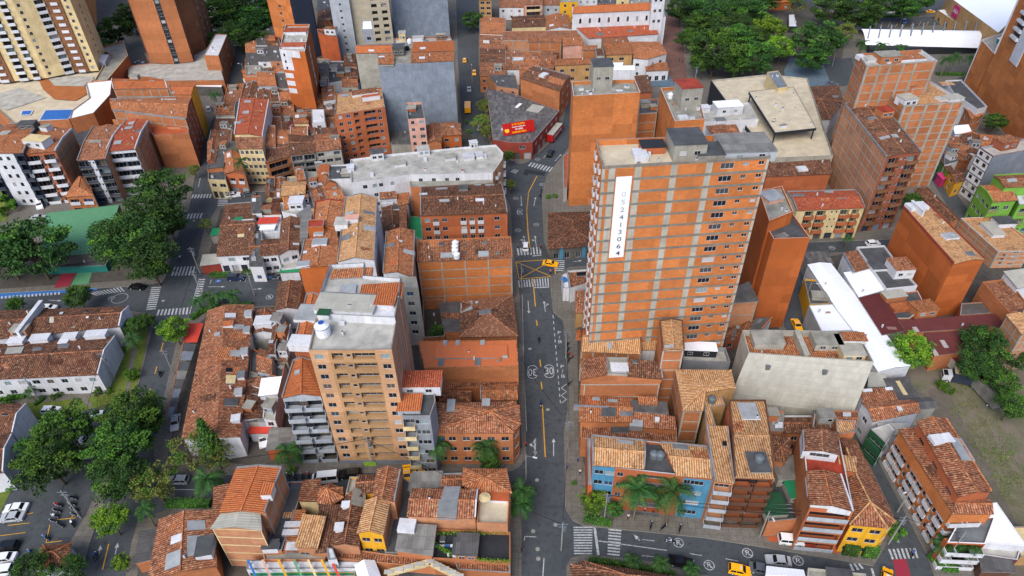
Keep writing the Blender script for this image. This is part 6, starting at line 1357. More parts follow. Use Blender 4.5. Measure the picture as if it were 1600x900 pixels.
 # === southern half
def chim(r,zf,bil,st):
 for s,t in st:
  p=bil(s,t);m=MB();m.box((p.x,p.y,zf(s,t)-.4),(2.2,1.6,1.5),'white',0,'deck_light');m.build('dormer',r)
r=bld('row_house','rear row of joined white houses under a long patched brown tile roof','row houses','02',[(-200,150),(805,120),(745,240),(-200,335)],6.5,'gu:tile_old','white',rim=(1,),rimm='white',rise=1.2,fac=[(1,2,'w50:1.6')],sky=[(.55,.7,1,4,'sheet_light',.2),(.2,.3,.8,1.2,'white'),(.6,.3,.8,1.2,'white'),(.75,.25,.8,1,'black'),(.65,.8,4,2,'deck_light',.2),(.78,.6,.6,.6,'white')],rooms=[(.42,.55,.7,11,1.4,'white','white'),(.36,.92,3.6,2.4,1.8,'brick_light','deck')])
r=bld('row_house','front row of joined white houses with white porches under a long brown tile roof','row houses','02',[(-200,370),(720,305),(612,540),(-200,575)],6,'gu:tile_old','white',rim=(1,),rimm='white',rise=1.4,fac=[(2,2,'w6:1.4 w17:1.4 w28:1.4 w39:1.4 w50:1.6 w61:1.4 w72:1.4 w83:1.4 w94:1.4')],sky=[(.34,.3,3.6,3,'sheet_light',.3),(.5,.3,2,1.2,'panel_dark'),(.68,.25,2.4,1.6,'panel_dark'),(.66,.08,2.2,1.6,'white',.5)],rooms=[(.5,-.02,4,2,1.4,'white','white'),(.34,.0,3.4,2,1.2,'white','white'),(.88,-.02,4.6,2,1.4,'white','white'),(.7,-.03,3,1.8,1.2,'white','white')])
ring_=lambda r,p,rot:None
for k,x in enumerate((30,210,370,540)):
 P0=U(*T('02',[(x,590)])[0],0);rr=P0-r.location;m=MB()
 m.box((rr.x,rr.y-1.2,0),(3.,2.4,2.6),'white');m.bar((rr.x-1.5,rr.y-2.45,2.6),(rr.x,rr.y-2.45,3.6),.2,.5,'white');m.bar((rr.x,rr.y-2.45,3.6),(rr.x+1.5,rr.y-2.45,2.6),.2,.5,'white');m.face([(rr.x-.7,rr.y-2.44,.1),(rr.x+.7,rr.y-2.44,.1),(rr.x+.7,rr.y-2.44,2.1),(rr.x-.7,rr.y-2.44,2.1)],'black_paint');m.build('porch',r)
bld('row_house','white gable-ended row house with tile roof cut by the left edge','row houses','02',[(-300,735),(165,728),(80,905),(-400,905)],6,'gu:tile_old','white',rim=(1,),rimm='white',rise=1.2,sky=[(.85,.5,1.4,.6,'black')],wm={1:'white'})
bld('row_house','second white row house end wall with round red emblem at the left edge','row houses','03',[(-300,30),(75,20),(20,250),(-300,300)],6,'gu:tile_old','white',rim=(1,),rimm='white',rise=1.2)
for(px,py)in((169,426),(62,118+900)):
 pass
r=bld('long_house_row','long row of joined old houses with patched tile roofs and roof dormers','row houses','',[(326,486),(352,477),(340,680),(286,684)],6,'ml:tile_mid','white',rise=1.4,sky=[(.7,.25,1.8,1.2,'panel')])
r=bld('long_house_row','second slope of the long old house row, with white roof boxes and hatches','row houses','',[(353,477),(396,477),(374,682),(341,682)],6.4,'mr:tile_mid','white',rise=1.2,sky=[(.2,.1,2,1.6,'white',.4),(.55,.2,2,1.6,'panel'),(.15,.18,2.2,2,'tile_new',.6),(.15,.42,4,4,'tile_orange',.2),(.5,.42,2,2,'panel'),(.4,.62,2,2.4,'cream',.4),(.5,.78,3,2,'deck_dark',.3),(.3,.55,1.3,1.3,'black')],rooms=[(.88,.1,1.5,1.8,1.,'white','panel'),(.88,.24,1.3,1.6,.9,'white','panel'),(.88,.42,1.4,1.8,1,'white','panel'),(.84,.6,1.4,1.8,1,'white','panel_dark'),(.8,.72,1.4,1.6,.9,'white','panel'),(.8,.9,1.6,1.6,.9,'white','white')])
r=empty('garage_canopy',U(285,590),0,'row of dark translucent carport canopies along the left road pavement','canopy')
for k,(y0,y1,mt)in enumerate(((505,535,'tarp_red'),(537,548,'deck_dark'),(549,563,'steel'),(565,578,'deck_dark'),(579,592,'sheet_grey'),(593,607,'sheet_dark'),(608,621,'steel'),(622,635,'deck_dark'),(636,652,'steel'))):
 def lx(y):return 318-(y-505)*.34,293-(y-505)*.22
 a1,a0=lx(y0);b1,b0=lx(y1);Q=[U(a0,y0,2.8),U(a1,y0,3.2),U(b1,y1,3.2),U(b0,y1,2.8)];m=MB();c=r.location
 m.face([tuple(q-c)for q in Q][::-1],mt);
 for q in(Q[0],Q[3]):m.bar(q-c,Vector((q.x-c.x,q.y-c.y,0)),.12,.12,'brick')
 m.bar(Q[0]-c,Q[3]-c,.15,.2,'brick');m.build('canopy_panel',r)
r=bld('side_house_row','brown tiled houses with dark yards behind the long house row','row houses','',[(398,487),(432,485),(430,520),(395,520)],5.6,'gv:tile_old','white',rise=.8,rooms=[(.55,.7,4,3,1.2,'white','white')],sky=[(.6,.3,1.6,1.6,'tile_new',.3)])
r=bld('walled_yard','roofless concrete walled yard behind the long house row','yard','',[(394,532),(432,528),(425,590),(386,592)],4,'flat:yard','concrete',par=3.6)
bld('house','narrow brown tiled house beside the roofless walled yard','house','',[(385,592),(415,590),(408,652),(372,655)],5.4,'mr:tile_old','white',rise=.8)
bld('house','tile roof house by the cross road, left of the tall orange block','house','',[(436,442),(472,441),(465,482),(431,484)],6.6,'gv:tile_old','white',rise=.6)
patch('left of the bright orange gables','12',[(120,160),(240,165),(190,440),(90,440)],2,3,(5,8),'old',seed=40,skip=((1,0),))
patch('left of the grey balcony block','12',[(-30,380),(180,460),(120,830),(-60,830)],3,3,(4,6.5),'mix',seed=41)
bld('sheet_roof_house','low house with a pale tilted sheet roof left of the grey balcony block','house','12',[(40,570),(155,558),(130,660),(22,672)],7,'mf:sheet_white','white',rise=.4)
bld('red_awning','red tarpaulin awning between low houses left of the grey balcony block','awning','12',[(-30,835),(105,835),(90,905),(-40,905)],3,'mf:tarp_red','white',rise=.5)
bld('grey_yard_roof','grey sheet roof over a yard at the foot of the grey balcony block','shed','13',[(90,-20),(240,-20),(245,90),(70,110)],3.4,'mr:sheet_grey','terracotta',rise=.3)
h1=16.
r=bld(A_,'building with bright orange gable roof and grey front with black balconies','apartment block','12',[(235,458),(340,455),(405,675),(165,685)],(3,250,1080),'gv:tile_new','orange_render',wm={2:'grey_white'},rim=(0,3),rise=.9,fac=[(2,6,'b14:3 w50:1.6 b86:3',{'bs':'glass','st':'dark'})],sky=[(.35,.4,1.2,1,'panel')])
bld(A_,'higher narrow wing with bright orange tiles running behind the tan tower','apartment block','12',[(318,45),(392,48),(335,385),(232,372)],22,'gv:tile_new','orange_render',rim=(0,3),rise=.6,sky=[(.6,.4,5,5,'panel',.5)],rooms=[(.6,.97,4.6,3,1.2,'white','white')])
TT=[(482,547),(495,492),(632,490),(612,546)]
TTz=[(493,497),(620,495),(612,546),(482,547)]
r=bld('tan_tower','tan brick tower with a pale flat roof, white water tank and framed orange side','tower','',TTz,32.3,'flat:deck_light','brick_tan',par=.5,rimm='coping',wm={1:'brick_light'},zones={2:[(.225,.8,'brick_tan_dark')]},grid=[(1,[.03,.36,.68,.97],13,'concrete_light',.3)],fac=[(2,12,'w14:1.2 l35:1.9 s49:.7 l72:3.9 w91:1.2',{'zb':1,'zt':31})]if False else[(2,12,'w11:1.5 l33:2. s46.5:.8 l65:4 w91:1.5',{'zb':1.2,'zt':31.6,'st':'white'})])
Pt2,_=local(r,'',TTz,32.3)
panel(r,Pt2,2,.24,.785,3.6,31.6,'brick_tan_dark','facade_band',.012)if False else None
panel(r,Pt2,2,0,1,.1,1.2,'steel','shop_shutters',.05)
p0=U(506,522,32);tank(p0.x,p0.y,31.85,'big','big white water tank with blue bands on the tan tower roof',None)
bld('','','','12',[(400,20),(640,28),(640,0),(890,40),(868,180),(382,155)][0:1]+[(893,45),(868,185),(378,160)],33.6,'flat:white','white',par=.5,wm={1:'brick_light'},grid=[(1,3,13,'concrete_light')],rooms=[(.36,.5,11,4.6,.7,'white','sheet_light'),(.85,.25,3.6,3.4,.8,'white','tile_new'),(.1,.98,2,1.4,.8,'white','green_dark')],root=r)
bld('','','','11',[(465,752),(680,740),(672,820),(905,838),(893,950),(400,930),(440,805)],33.8,'flat:deck_light','white',par=.8,rimm='panel_dark',wm={3:'brick_light'},grid=[(3,2,13,'concrete_light')],sky=[(.32,.25,8,3,'tile_orange',.3),(.76,.78,8,4.4,'tile_new',.3),(.33,.72,3,2.4,'panel',.5)],root=r)
bld('grey_window_block','grey rendered block showing a column of windows behind the tan tower','apartment block','11',[(895,828),(1000,828),(1015,900),(900,900)],18,'flat:deck','concrete_light',wm={1:'brick_light'},fac=[(2,6,'w50:1.5')],par=.4)
bld('patio','overgrown brick walled patio with a grey lean-to behind the framed brick building','yard','12',[(1042,75),(1180,68),(1180,300),(1045,310)],3.4,'flat:yard','brick',par=3)
bld('lean_to','grey sheet lean-to roofs beside the overgrown patio','shed','12',[(1145,95),(1285,88),(1280,270),(1180,265)],4,'mr:sheet_dark','brick',rise=.3,sky=[(.5,.5,5,2,'tile_mid',.3)])
bld('old_courtyard_house','old courtyard house with a broad dark brown hip roof by the avenue','house','12',[(1285,85),(1600,45),(1632,300),(1280,305)],5,'hip:tile_old','brick',rise=1.6,sky=[(.45,.5,3,1.4,'panel_dark'),(.3,.15,.7,1.2,'white'),(.1,.2,3,4,'deck_light',.2)])
bld('orange_sheet_building','long building with a bright orange sheet roof and brick side by the avenue','building','12',[(1012,330),(1630,325),(1640,490),(1052,498)],9,'flat:sheet_red','brick',par=.15,rimm='tile_orange',grid=(),sky=[(.52,.45,16,4,'sheet_red',.4),(.2,.7,1.2,4,'panel_dark',.2),(.58,.75,1.2,3,'panel_dark',.2),(.27,.1,1,1.6,'panel'),(.4,.1,1,1.6,'panel'),(.65,.1,1,1.6,'panel')])
bld('hip_roof_house','small brick house under a pointed tile hip roof between bigger brick walls','house','12',[(1150,650),(1240,632),(1340,650),(1340,712),(1150,712)],5,'fan:tile_mid','brick',rise=1.2)
bld('avenue_gable_house','small tile gable with grey rim beside the avenue','house','12',[(1405,618),(1620,612),(1630,695),(1405,700)],6,'gu:tile_orange','brick',rim=(3,),rise=.7)
bld('long_sheet_yard','terracotta-floored strip between the orange sheet roof and the small gables','yard','12',[(1110,535),(1640,520),(1640,600),(1110,640)],4.5,'flat:tile_mid','brick',par=.3,rimm='brick')
r=bld(A_,'long orange block under a broad sooty tile roof at the corner of the avenue','apartment block','12',[(1130,722),(1600,715),(1640,740),(1648,850),(1605,905),(1115,905)],10,'fan:tile_mid','brick',rise=1.6,fac=[(4,3,'w8 w22 w40 w55 w72 w90',{'zb':.3}),(3,3,'w50')],sky=[(.18,.15,1.6,3.2,'panel'),(.6,.15,1.6,3.2,'panel')])
r=bld(A_,'narrow grey block with an orange penthouse roof right of the tan tower','apartment block','12',[(935,560),(1102,558),(1122,705),(1088,800),(912,800),(915,700)],18,'flat:deck_dark','grey_paint',par=.4,wm={1:'grey_white'},rooms=[(.5,.22,8,4,2.2,'white','tile_red'),(.25,.7,4.2,4,.9,'grey_white','tile_new')],fac=[(3,6,'b18:2 w52:.8 w78:1.6',{'bs':'cream'})])
# --- south-west block, bottom
r=bld('old_corner_house','big old tile-roofed house with dark side canopies at the bottom left','house','03',[(1005,555),(1310,505),(1345,835),(935,930)],6,'gv:tile_mid','brick',rise=1.2,over=.4,sky=[(.75,.25,3,2,'panel'),(.4,.45,2,1.6,'white',.2),(.7,.62,2,4,'panel'),(.4,.8,3,3,'panel')],rooms=[(.9,.72,2.6,3.6,1.6,'white','deck_dark')])
bld('side_canopy','dark sheet canopies over the garage strip beside the big old house','canopy','03',[(880,625),(985,612),(960,790),(845,815)],3.4,'mr:sheet_dark','brick',rise=.3)
bld('narrow_tile_roof','narrow mossy tile roof left of the bright orange gable at the bottom','house','03',[(1345,350),(1455,320),(1420,470),(1325,590)],9,'mr:tile_mid','white',rise=.6)
r=bld(A_,'brick building with bright orange tile slope and grey gabled front roof','apartment block','',[(371,732),(440,731),(414,800),(345,800)],13,'gv:tile_new','brick_light',grid=[(1,0,5,'concrete_light')]if False else[(1,3,4,'concrete_light')],rim=(0,1),rise=.6,rooms=[(.95,.62,1.8,2.2,1.6,'white','tile_new')])
r=bld(A_,'banded brick block under a grey sheet gable, left part of the bottom brick building','apartment block','',[(365,778),(402,776),(408,828),(331,825)],12.4,'gv:sheet_light','brick_light',grid=[(2,[.01,.99],5,'cream',.2),(1,[.99],5,'cream',.2)],rise=.8)
bld('dark_slab_roof','long dark concrete slab roof stepping down beside the banded brick block','building','13',[(200,310),(310,305),(160,740),(50,745)],6.5,'flat:deck_dark','brick',par=.3,rimm='blue_grey',rooms=[(.35,.95,2.6,1.6,1.2,'white','deck_dark')],sky=[(.6,.5,1.6,1.2,'tile_light',.1),(.7,.62,1.6,1,'deck_dark',.1)])
bld('house','narrow house with brown tile strip and pale panels beside the dark slab roof','house','13',[(300,310),(400,300),(380,430),(270,430)],6.8,'mr:tile_mid','cream',rise=.6)
bld('house','small tiled lean-to house with white panels at the bottom near the dark slab','house','13',[(240,495),(305,492),(255,745),(180,745)],6,'mr:tile_orange','brick',rise=.4,sky=[(.5,.35,4,1.2,'white',.2),(.5,.55,4,1.2,'white',.2),(.6,.9,2,1.6,'white',.4)])
r=bld('gazebo','round rooftop gazebo with a conical brown tile roof','gazebo','13',[(400,350),(460,328),(535,352),(540,410),(470,458),(388,440),(382,395)],6.5,'fan:tile_mid','wood',rise=1.6)
bld('peach_gable_house','house with a clean peach tile gable in the middle of the bottom cluster','house','13',[(300,522),(428,535),(380,722),(252,712)],8,'mf:tile_light','brick_light',rise=.8,fac=[(2,2,'w30:1.6')])
bld('house','long brown tile roof right of the clean peach gable at the bottom','house','13',[(400,465),(535,462),(470,745),(378,750)],7,'mf:tile_old','brick_light',rise=.6)
bld('house','brown tile gable with white rooftop boxes left of the yellow house','house','13',[(570,390),(660,385),(700,460),(640,710),(482,705)][:2]+[(640,712),(480,705)],8,'gv:tile_old','brick_light',rise=.8,rooms=[(.2,.28,1.2,1,.8,'white','white'),(.15,.72,1.3,1.3,.9,'white','white')],sky=[(.85,.1,3,3.4,'deck',.3)])
bld('house','small old tile roof with a yellow side wall near the lower road','house','13',[(640,275),(745,272),(725,375),(625,388)],8,'gu:tile_old','yellow_paint',rise=.6)
bld('house','narrow grey terrace between tile roofs near the lower road','house','13',[(585,278),(640,278),(620,385),(560,385)],8.4,'flat:deck','yellow_paint',par=.5)
bld('house','tall house with an old brown gable running back from the yellow house','house','13',[(765,240),(902,240),(865,432),(728,430)],11,'gv:tile_mid','brick_light',rise=.9,rim=(1,))
bld('yellow_house','bright yellow fronted house with a clean peach tile gable roof','house','13',[(690,437),(832,437),(790,638),(640,628)],10.5,'gv:tile_light','yellow_paint',wm={1:'brick_light'},rise=1.1,fac=[(2,3,'w25:1.4 w75:1.4')])
bld('lean_to','grey sheet lean-to at the foot of the yellow fronted house','shed','13',[(655,712),(800,715),(800,770),(650,768)],4.5,'mf:sheet_dark','brick',rise=.3)
bld('alley_roof','long dark slab roof strip filling the alley right of the yellow house','shed','13',[(915,280),(985,330),(900,755),(805,755)],5.5,'flat:deck_dark','concrete',par=.2)
bld('white_chimney_tower','small leaning white tower with dark openings at the front wall of the bottom cluster','tower','13',[(440,722),(480,725),(505,795),(450,800)],7.5,'flat:white','white',par=.2,fac=[(2,2,'w50:.9'),(3,2,'w50:1')])
bld('house','grey sheet roof house behind the wide brown roof on the lower road','house','13',[(980,255),(1160,250),(1150,340),(955,360)],7,'mf:sheet_grey','concrete',rise=.4)
bld('house','small brown roof with grey rim on the lower road','house','13',[(1170,268),(1290,265),(1290,335),(1165,345)],7,'gu:tile_mid','brick',rise=.5,rim=(0,))
bld('house','large tile-roofed corner house on the lower road next to the avenue','house','13',[(1300,232),(1560,235),(1592,380),(1390,375),(1300,335)],8.5,'fan:tile_orange','brick_light',rise=1.2)
bld('house','house with a wide brown tile roof split by glass skylights near the avenue','house','13',[(985,362),(1385,365),(1370,535),(950,522)],9.5,'gu:tile_mid','brick_light',rim=(1,),rimm='white',rise=.9,sky=[(.6,.2,3,3.6,'panel',.4),(.58,.75,3.4,3,'panel_dark',.4)])
bld('tiled_roof_terrace','beige tiled roof terrace with low brick parapet beside the avenue','terrace','13',[(1395,395),(1585,405),(1572,575),(1378,570)],8.6,'flat:deck_cream','brick_light',par=.9,rimm='brick',rooms=[(.4,.02,6,1.4,.9,'white','terracotta')])
bld('house','grey sheet roofed house with a white light well beside the dark roof garden','house','13',[(905,575),(1120,590),(1098,768),(880,735)],7.5,'mf:sheet_grey','brick',rise=.4,sky=[(.2,.1,3,2.4,'white',.8)])
bld('roof_garden','dark flat roof with plants along its edges and a small sheet hut','building','13',[(1125,605),(1590,625),(1590,812),(1095,790)],6,'flat:asphalt_dark','brick',par=.7,rimm='brick',rooms=[(.45,.6,3.6,4,1.8,'brick','sheet_dark'),(.33,.65,1.6,3,1.6,'white','deck_dark')])
bld('front_wall_block','long low orange brick block along the rear of the bottom school yard','building','13',[(40,745),(440,745),(430,800),(50,800)],5.5,'flat:deck','brick',par=.3,rimm='brick_light')
bld('front_wall_block','orange brick rear wall block below the yellow house','building','13',[(480,712),(800,760),(1100,790),(1240,860),(480,790)][:4]+[(490,790)],5.5,'flat:tile_mid','brick',par=.2,rimm='brick_light')
bld('front_wall_block','orange brick wall block below the dark roof garden','building','13',[(1240,800),(1590,820),(1590,880),(1260,860)],5,'flat:tile_mid','brick',par=.2)
bld('school_building','white school wall with a strip roof and colourful beams at the bottom edge','school','13',[(-60,800),(640,808),(660,850),(-60,860)],5,'flat:white','white',par=.2)
bld('school_yard_wall','colourful mural strip wall below the white school roof','school','13',[(-40,868),(620,870),(620,900),(-40,905)],4,'flat:tarp_green','gold',par=.2)
for k,(x,c_,nm)in enumerate(((-20,'paint_blue','light blue'),(70,'pink','pink'),(170,'gold','yellow'),(265,'sheet_green','green'),(355,'cream','cream'),(440,'gold','ochre'),(500,'tarp_red','coral'))):
 A,B=U(*T('13',[(x-30,800)])[0],6.4),U(*T('13',[(x+20,905)])[0],5.2);m=MB();m.bar(A-A,B-A,.35,.35,c_);m.bar(Vector((0,0,0)),Vector((0,0,-6.3)),.25,.25,c_,Vector((0,1,0)));m.bar(B-A,Vector((B.x-A.x,B.y-A.y,-6.3)),.25,.25,c_,Vector((0,1,0)));tag(m.build('roof_beam',None,A),'slanting %s painted beam over the school wall at the bottom edge'%nm,'beam','painted beams over the school wall')
bld('white_gable_roofs','bright white folded roof panels at the bottom edge','roof','13',[(625,838),(735,815),(775,905),(650,930)],5.5,'gv:white_clean','white',rise=1)
P0=[U(*T('13',[p])[0],5.6)for p in((830,880),(1090,815),(1270,905))];m=MB();
for a,b in zip(P0,P0[1:]):m.bar(a-P0[0],b-P0[0],1.1,.5,'cream')
for p in P0:m.bar(Vector((p.x-P0[0].x,p.y-P0[0].y,-5.5)),p-P0[0],.5,.5,'cream',Vector((0,1,0)))
for k in range(9):q=(P0[0].lerp(P0[1],k/4)if k<5 else P0[1].lerp(P0[2],(k-4)/4))-P0[0];m.box((q.x,q.y,.2),(1.5,.7,.2),'deck_light')
tag(m.build('concrete_ridge',None,P0[0]),'pale angled concrete roof ridge at the bottom edge left of the avenue','roof ridge')
bld('dark_hall_roof','dark curved hall roof under the pale angled ridge at the bottom edge','hall','13',[(900,850),(1240,850),(1260,960),(860,960)],3.5,'flat:deck_dark','concrete',par=.3)
# --- centre right cluster
r=bld('brick_house','brick block with a broad peach tile roof next to the avenue bay','building','22',[(432,262),(795,245),(806,412),(430,395)],9.5,'gu:tile_light','brick',rise=.9,rim=(0,1,3),rimm='wood',grid=[(2,5,3,'concrete_light')],sky=[(.46,.1,.8,1.4,'deck_dark'),(.48,.8,1,1.6,'panel'),(.18,.2,7,2.6,'tile_new',.16)])
bld('link_house','small peach tiled link roof between the broad peach roof and the brick stair tower','house','22',[(805,300),(915,298),(918,385),(810,385)],8.6,'gu:tile_light','white',rise=.6,sky=[(.5,.3,2,1,'black')])
r=bld('brick_stair_tower','tall brick and concrete framed block with a peach tile roof beside the big tower','building','22',[(925,208),(1062,208),(1075,385),(942,388)],17,'gv:tile_light','brick',rise=.5,rim=(0,1,3),rimm='wood',grid=[(2,1,6,'concrete_light')],sky=[(.3,.93,2,.8,'panel')])
r=bld('brick_block','brick house with brown sloping tiles and a framed plain side wall','building','22',[(435,452),(588,428),(585,535),(440,566)],11,'mb:tile_mid','brick',rise=.6,grid=())
bld('courtyard_box','grey walled roof courtyard with a white bench frame between two tile slopes','building','22',[(592,430),(730,432),(722,540),(590,535)],11.5,'flat:deck_light','concrete_light',par=1.,rooms=[(.6,.6,3.4,2.2,1,'white','white')])
bld('brick_block','brown tile roof right of the grey walled roof courtyard','building','22',[(730,452),(925,465),(940,565),(728,548)],11,'mf:tile_old','brick',rise=.8,rim=(1,),sky=[(.2,.1,1,.8,'deck_dark',.4)])
bld('brick_block','long plain brick wall block with pale concrete bands facing the viewer','building','22',[(432,572),(585,540),(940,572),(920,700),(430,668)][:1]+[(585,542),(938,574),(925,600),(430,600)],11,'flat:brick','brick',par=.1,rimm='brick',grid=[(3,[.05,.99],3,'concrete_light',.25)])
r=bld('old_tile_block','wide tumbledown orange tile roof with burnt holes beside the avenue','house','22',[(428,672),(752,695),(742,835),(428,832)],7.5,'gu:tile_orange','brick',rise=.8,sky=[(.3,.15,1.6,1,'panel'),(.62,.2,2,1,'panel'),(.2,.5,7,.7,'steel',.2),(.55,.65,3,2.6,'deck_dark',.15),(.9,.75,2.6,1,'panel_dark',.3)])
bld('grey_sheet_annex','dark grey sheet roof between the tumbledown orange tiles and the brick wall','shed','22',[(752,705),(962,718),(972,785),(748,768)],8,'mf:sheet_dark','brick',rise=.3,rooms=[(.45,.1,3.6,1.4,.8,'tile_mid','tile_orange')])
bld('old_tile_block','lower brown ribbed tile roof with a small white hatch right of the burnt roof','house','22',[(745,775),(1010,810),(1022,885),(742,860)],7,'mf:tile_mid','brick',rise=.6,sky=[(.6,.4,.9,1,'white',.5),(.12,.85,2.6,1.4,'panel',.4)])
bld('low_brick_strip','low brick walled strip roof with a black open light well beside the avenue','building','22',[(430,850),(680,850),(1030,890),(1030,960),(430,940)],6,'flat:tile_mid','brick',par=.4,rimm='brick_light',sky=[(.42,.25,3.4,2,'deck_dark',.3)],grid=())
r=bld('peach_roof_block','big brick block with a wide peach tile roof and framed left wall','building','22',[(1022,512),(1368,515),(1395,625),(1195,655),(1190,770),(1070,768)],12,'fan:tile_light','brick',rise=.5,over=.1,grid=[(4,1,4,'concrete_light'),(5,2,4,'concrete_light')],wm={2:'tan_paint'})
bld('yellow_stub','ochre walled stub with peach tiles at the corner of the wide peach roof','building','22',[(1195,655),(1300,650),(1335,730),(1240,740),(1275,862),(1212,862)],10.5,'flat:tile_light','tan_paint',par=.2,tanks=[(.5,.28,'grey','round grey-white tank standing at the ochre walled stub')])
patch('along the foot of the grey warehouse','23',[(1580,-110),(2150,-110),(2140,-10),(1580,-10)],4,1,(6,8),'mid',seed=43)
BL=[(500,18),(832,55),(1222,92),(1256,292),(1105,275),(664,215),(505,205)]
r=bld('blue_building','apartment building with bright blue end walls and an old terracotta roof behind two palms','apartment block','23',[(497,22),(1222,92),(1257,292),(503,208)],12.7,'flat:deck_dark','orange_render',par=.6,rimm='coping_white',wm={},zones={2:[(.004,.19,'blue_paint'),(.765,.996,'blue_paint')]},fac=[(2,4,'w6:1.6 w15:1.6 w24:1.1 b50:5 w80:1.2 w88:2.4',{'bs':'grey','zb':.2})],tanks=[(.53,.45,'grey','left one of two grey tanks on the blue building terrace'),(.585,.45,'grey','right one of two grey tanks on the blue building terrace')])
bld('','','','23',[(503,26),(832,58),(826,228),(506,204)],12.9,'gu:tile_light','orange_render',root=r,z0=12.2,rise=.8,rim=(0,1,3),sky=[(.55,.15,1.5,.8),(.7,.15,1.5,.8)])
bld('','','','23',[(928,68),(1218,95),(1248,288),(1032,268),(1022,125),(932,118)][0:1]+[(1218,95),(1250,288),(1034,268)],12.9,'gu:tile_light','orange_render',root=r,z0=12.2,rise=.8,rim=(0,1),sky=[(.4,.12,2.4,1.2,'panel_dark')])
Pb,_=local(r,'23',[(497,22),(1222,92),(1257,292),(503,208)],12.7)
bld('side_awnings','stack of small sheet awnings on the avenue side of the blue building','awning','23',[(470,35),(497,35),(503,330),(475,330)],8,'flat:panel','terracotta',par=.1)
r=bld(A_,'narrow block with a light orange tile slope and stacked open balconies beside the blue building','apartment block','23',[(1218,-30),(1345,-30),(1386,318),(1268,305)],13.6,'mf:tile_light','brick_light',rise=.8,rim=(1,3),fac=[(2,5,'b50:4.2',{'bs':'rail','zb':.2})]if False else[(2,5,'b50:4',{'bs':'glass'})],sky=[(.75,.33,.7,1,'black',.4)])
r=bld(A_,'block with brown wooden balconies under a mottled peach roof','apartment block','22',[(1358,708),(1580,708),(1640,1190),(1395,1182)],14.5,'gu:tile_light','orange_render',rise=.6,rim=(0,1,3),rimm='wood',fac=[(2,6,'b18:3 w50:1.3 b84:3',{'bs':'wood','st':'dark'})],sky=[(.5,.17,3.4,4,'panel',.5)],rooms=[(.6,.84,3.4,4,.5,'concrete','deck_dark')],tanks=[(.62,.82,'grey','grey tank sunk in the mottled peach roof',.3)])
r=bld('patio_house','cluttered patio roofs with green and grey tarpaulins between peach block and red terrace house','yard','33',[(0,180),(175,170),(215,540),(0,560)],5,'flat:deck_dark','brick',par=1.2,rooms=[(.6,.2,5,5,2.4,'concrete','sheet_grey'),(.15,.75,4,4.4,1.6,'concrete','green_dark'),(.85,.55,3,3.4,1.8,'concrete','tarp_green')])
r=bld('red_terrace_house','orange block with white walled red tile terrace between two brown gables','apartment block','33',[(212,-10),(440,10),(538,495),(262,470)],13,'flat:roof_red','orange_render',par=1.,rimm='coping_white',wm={3:'brick'},fac=[(2,4,'b50:8.5',{'st':'dark','bs':'glass','bd':.3})])
bld('','','','33',[(216,-6),(436,8),(440,138),(222,112)],14.4,'gv:tile_old','white',root=r,z0=12,rise=.6,rim=(3,),fac=[(2,1,'w50:3.4',{'zb':12})])
bld('','','','33',[(245,255),(448,268),(465,345),(500,352),(528,492),(268,450)][0:1]+[(452,268),(526,490),(268,450)],13.6,'gv:tile_mid','white',root=r,z0=12,rise=.7,rim=(1,),rimm='white')
bld('inner_tile_roof','old brown sloping roof beside the white walled terrace, street side','house','33',[(440,20),(545,50),(640,300),(530,350)],10,'ml:tile_orange','orange_render',rise=.8)if False else None
r=bld('yellow_corner_house','corner house with a large pointed orange-brown hip roof and yellow walls','apartment block','33',[(440,30),(548,55),(790,560),(745,600),(520,575),(470,270)],9,'flat:tile_mid','yellow_paint',par=.05,rimm='tile_orange',wm={1:'orange_render',4:'orange_render'},fac=[(3,3,'w25:1.8 w75:1.8'),(2,3,'w50'),(4,3,'l40:4',{})][:3])
c1,c2,c3=(U(*T('33',[p])[0],11.4)-r.location for p in((545,250),(640,440),(490,100)))
E_=[U(*T('33',[p])[0],9.2)-r.location for p in((440,30),(552,50),(800,560),(750,605),(510,582),(470,270))]
m=MB()
for q in((c3,E_[1],E_[0]),(c3,c1,E_[1]),(c1,c2,E_[2],E_[1]),(c2,E_[3],E_[2]),(c2,E_[4],E_[3]),(c2,c1,E_[5],E_[4]),(c1,c3,E_[0],E_[5])):
 q=[Vector((p.x,p.y,p.z))for p in q]
 if(q[1]-q[0]).cross(q[2]-q[0]).z<0:q.reverse()
 lo=min(q,key=lambda p:p.z);e=None
 for i in range(len(q)):
  a_,b_=q[i],q[(i+1)%len(q)]
  if abs(a_.z-b_.z)<.3:e=(b_-a_).normalized()
 nn=(q[1]-q[0]).cross(q[2]-q[0]).normalized();dd=nn.cross(e)
 m.face(q,'tile_mid',[((p-q[0]).dot(e),(p-q[0]).dot(dd))for p in q])
for a_,b_ in((c3,c1),(c1,c2),(c2,E_[2]),(c2,E_[4]),(c2,E_[3])):m.bar(a_+Vector((0,0,.1)),b_+Vector((0,0,.1)),.3,.1,'tile_light')
m.build('hip_roof',r)
bld('small_flat','pale stepped roof piece between the terrace house and the hip roofed corner house','house','33',[(445,150),(545,160),(545,245),(455,230)],11.8,'mf:tile_light','orange_render',rise=.3)
bld('back_tile_house','dark brown tile house behind the cluttered patio','house','33',[(10,30),(130,40),(140,130),(100,185),(20,170)],8,'fan:tile_old','brick',rise=.6)
bld('brick_neighbour','plain brick walled house top right of the white walled terrace','house','33',[(425,-80),(545,-70),(545,0),(430,8)],10.5,'flat:tile_light','brick',par=.2)
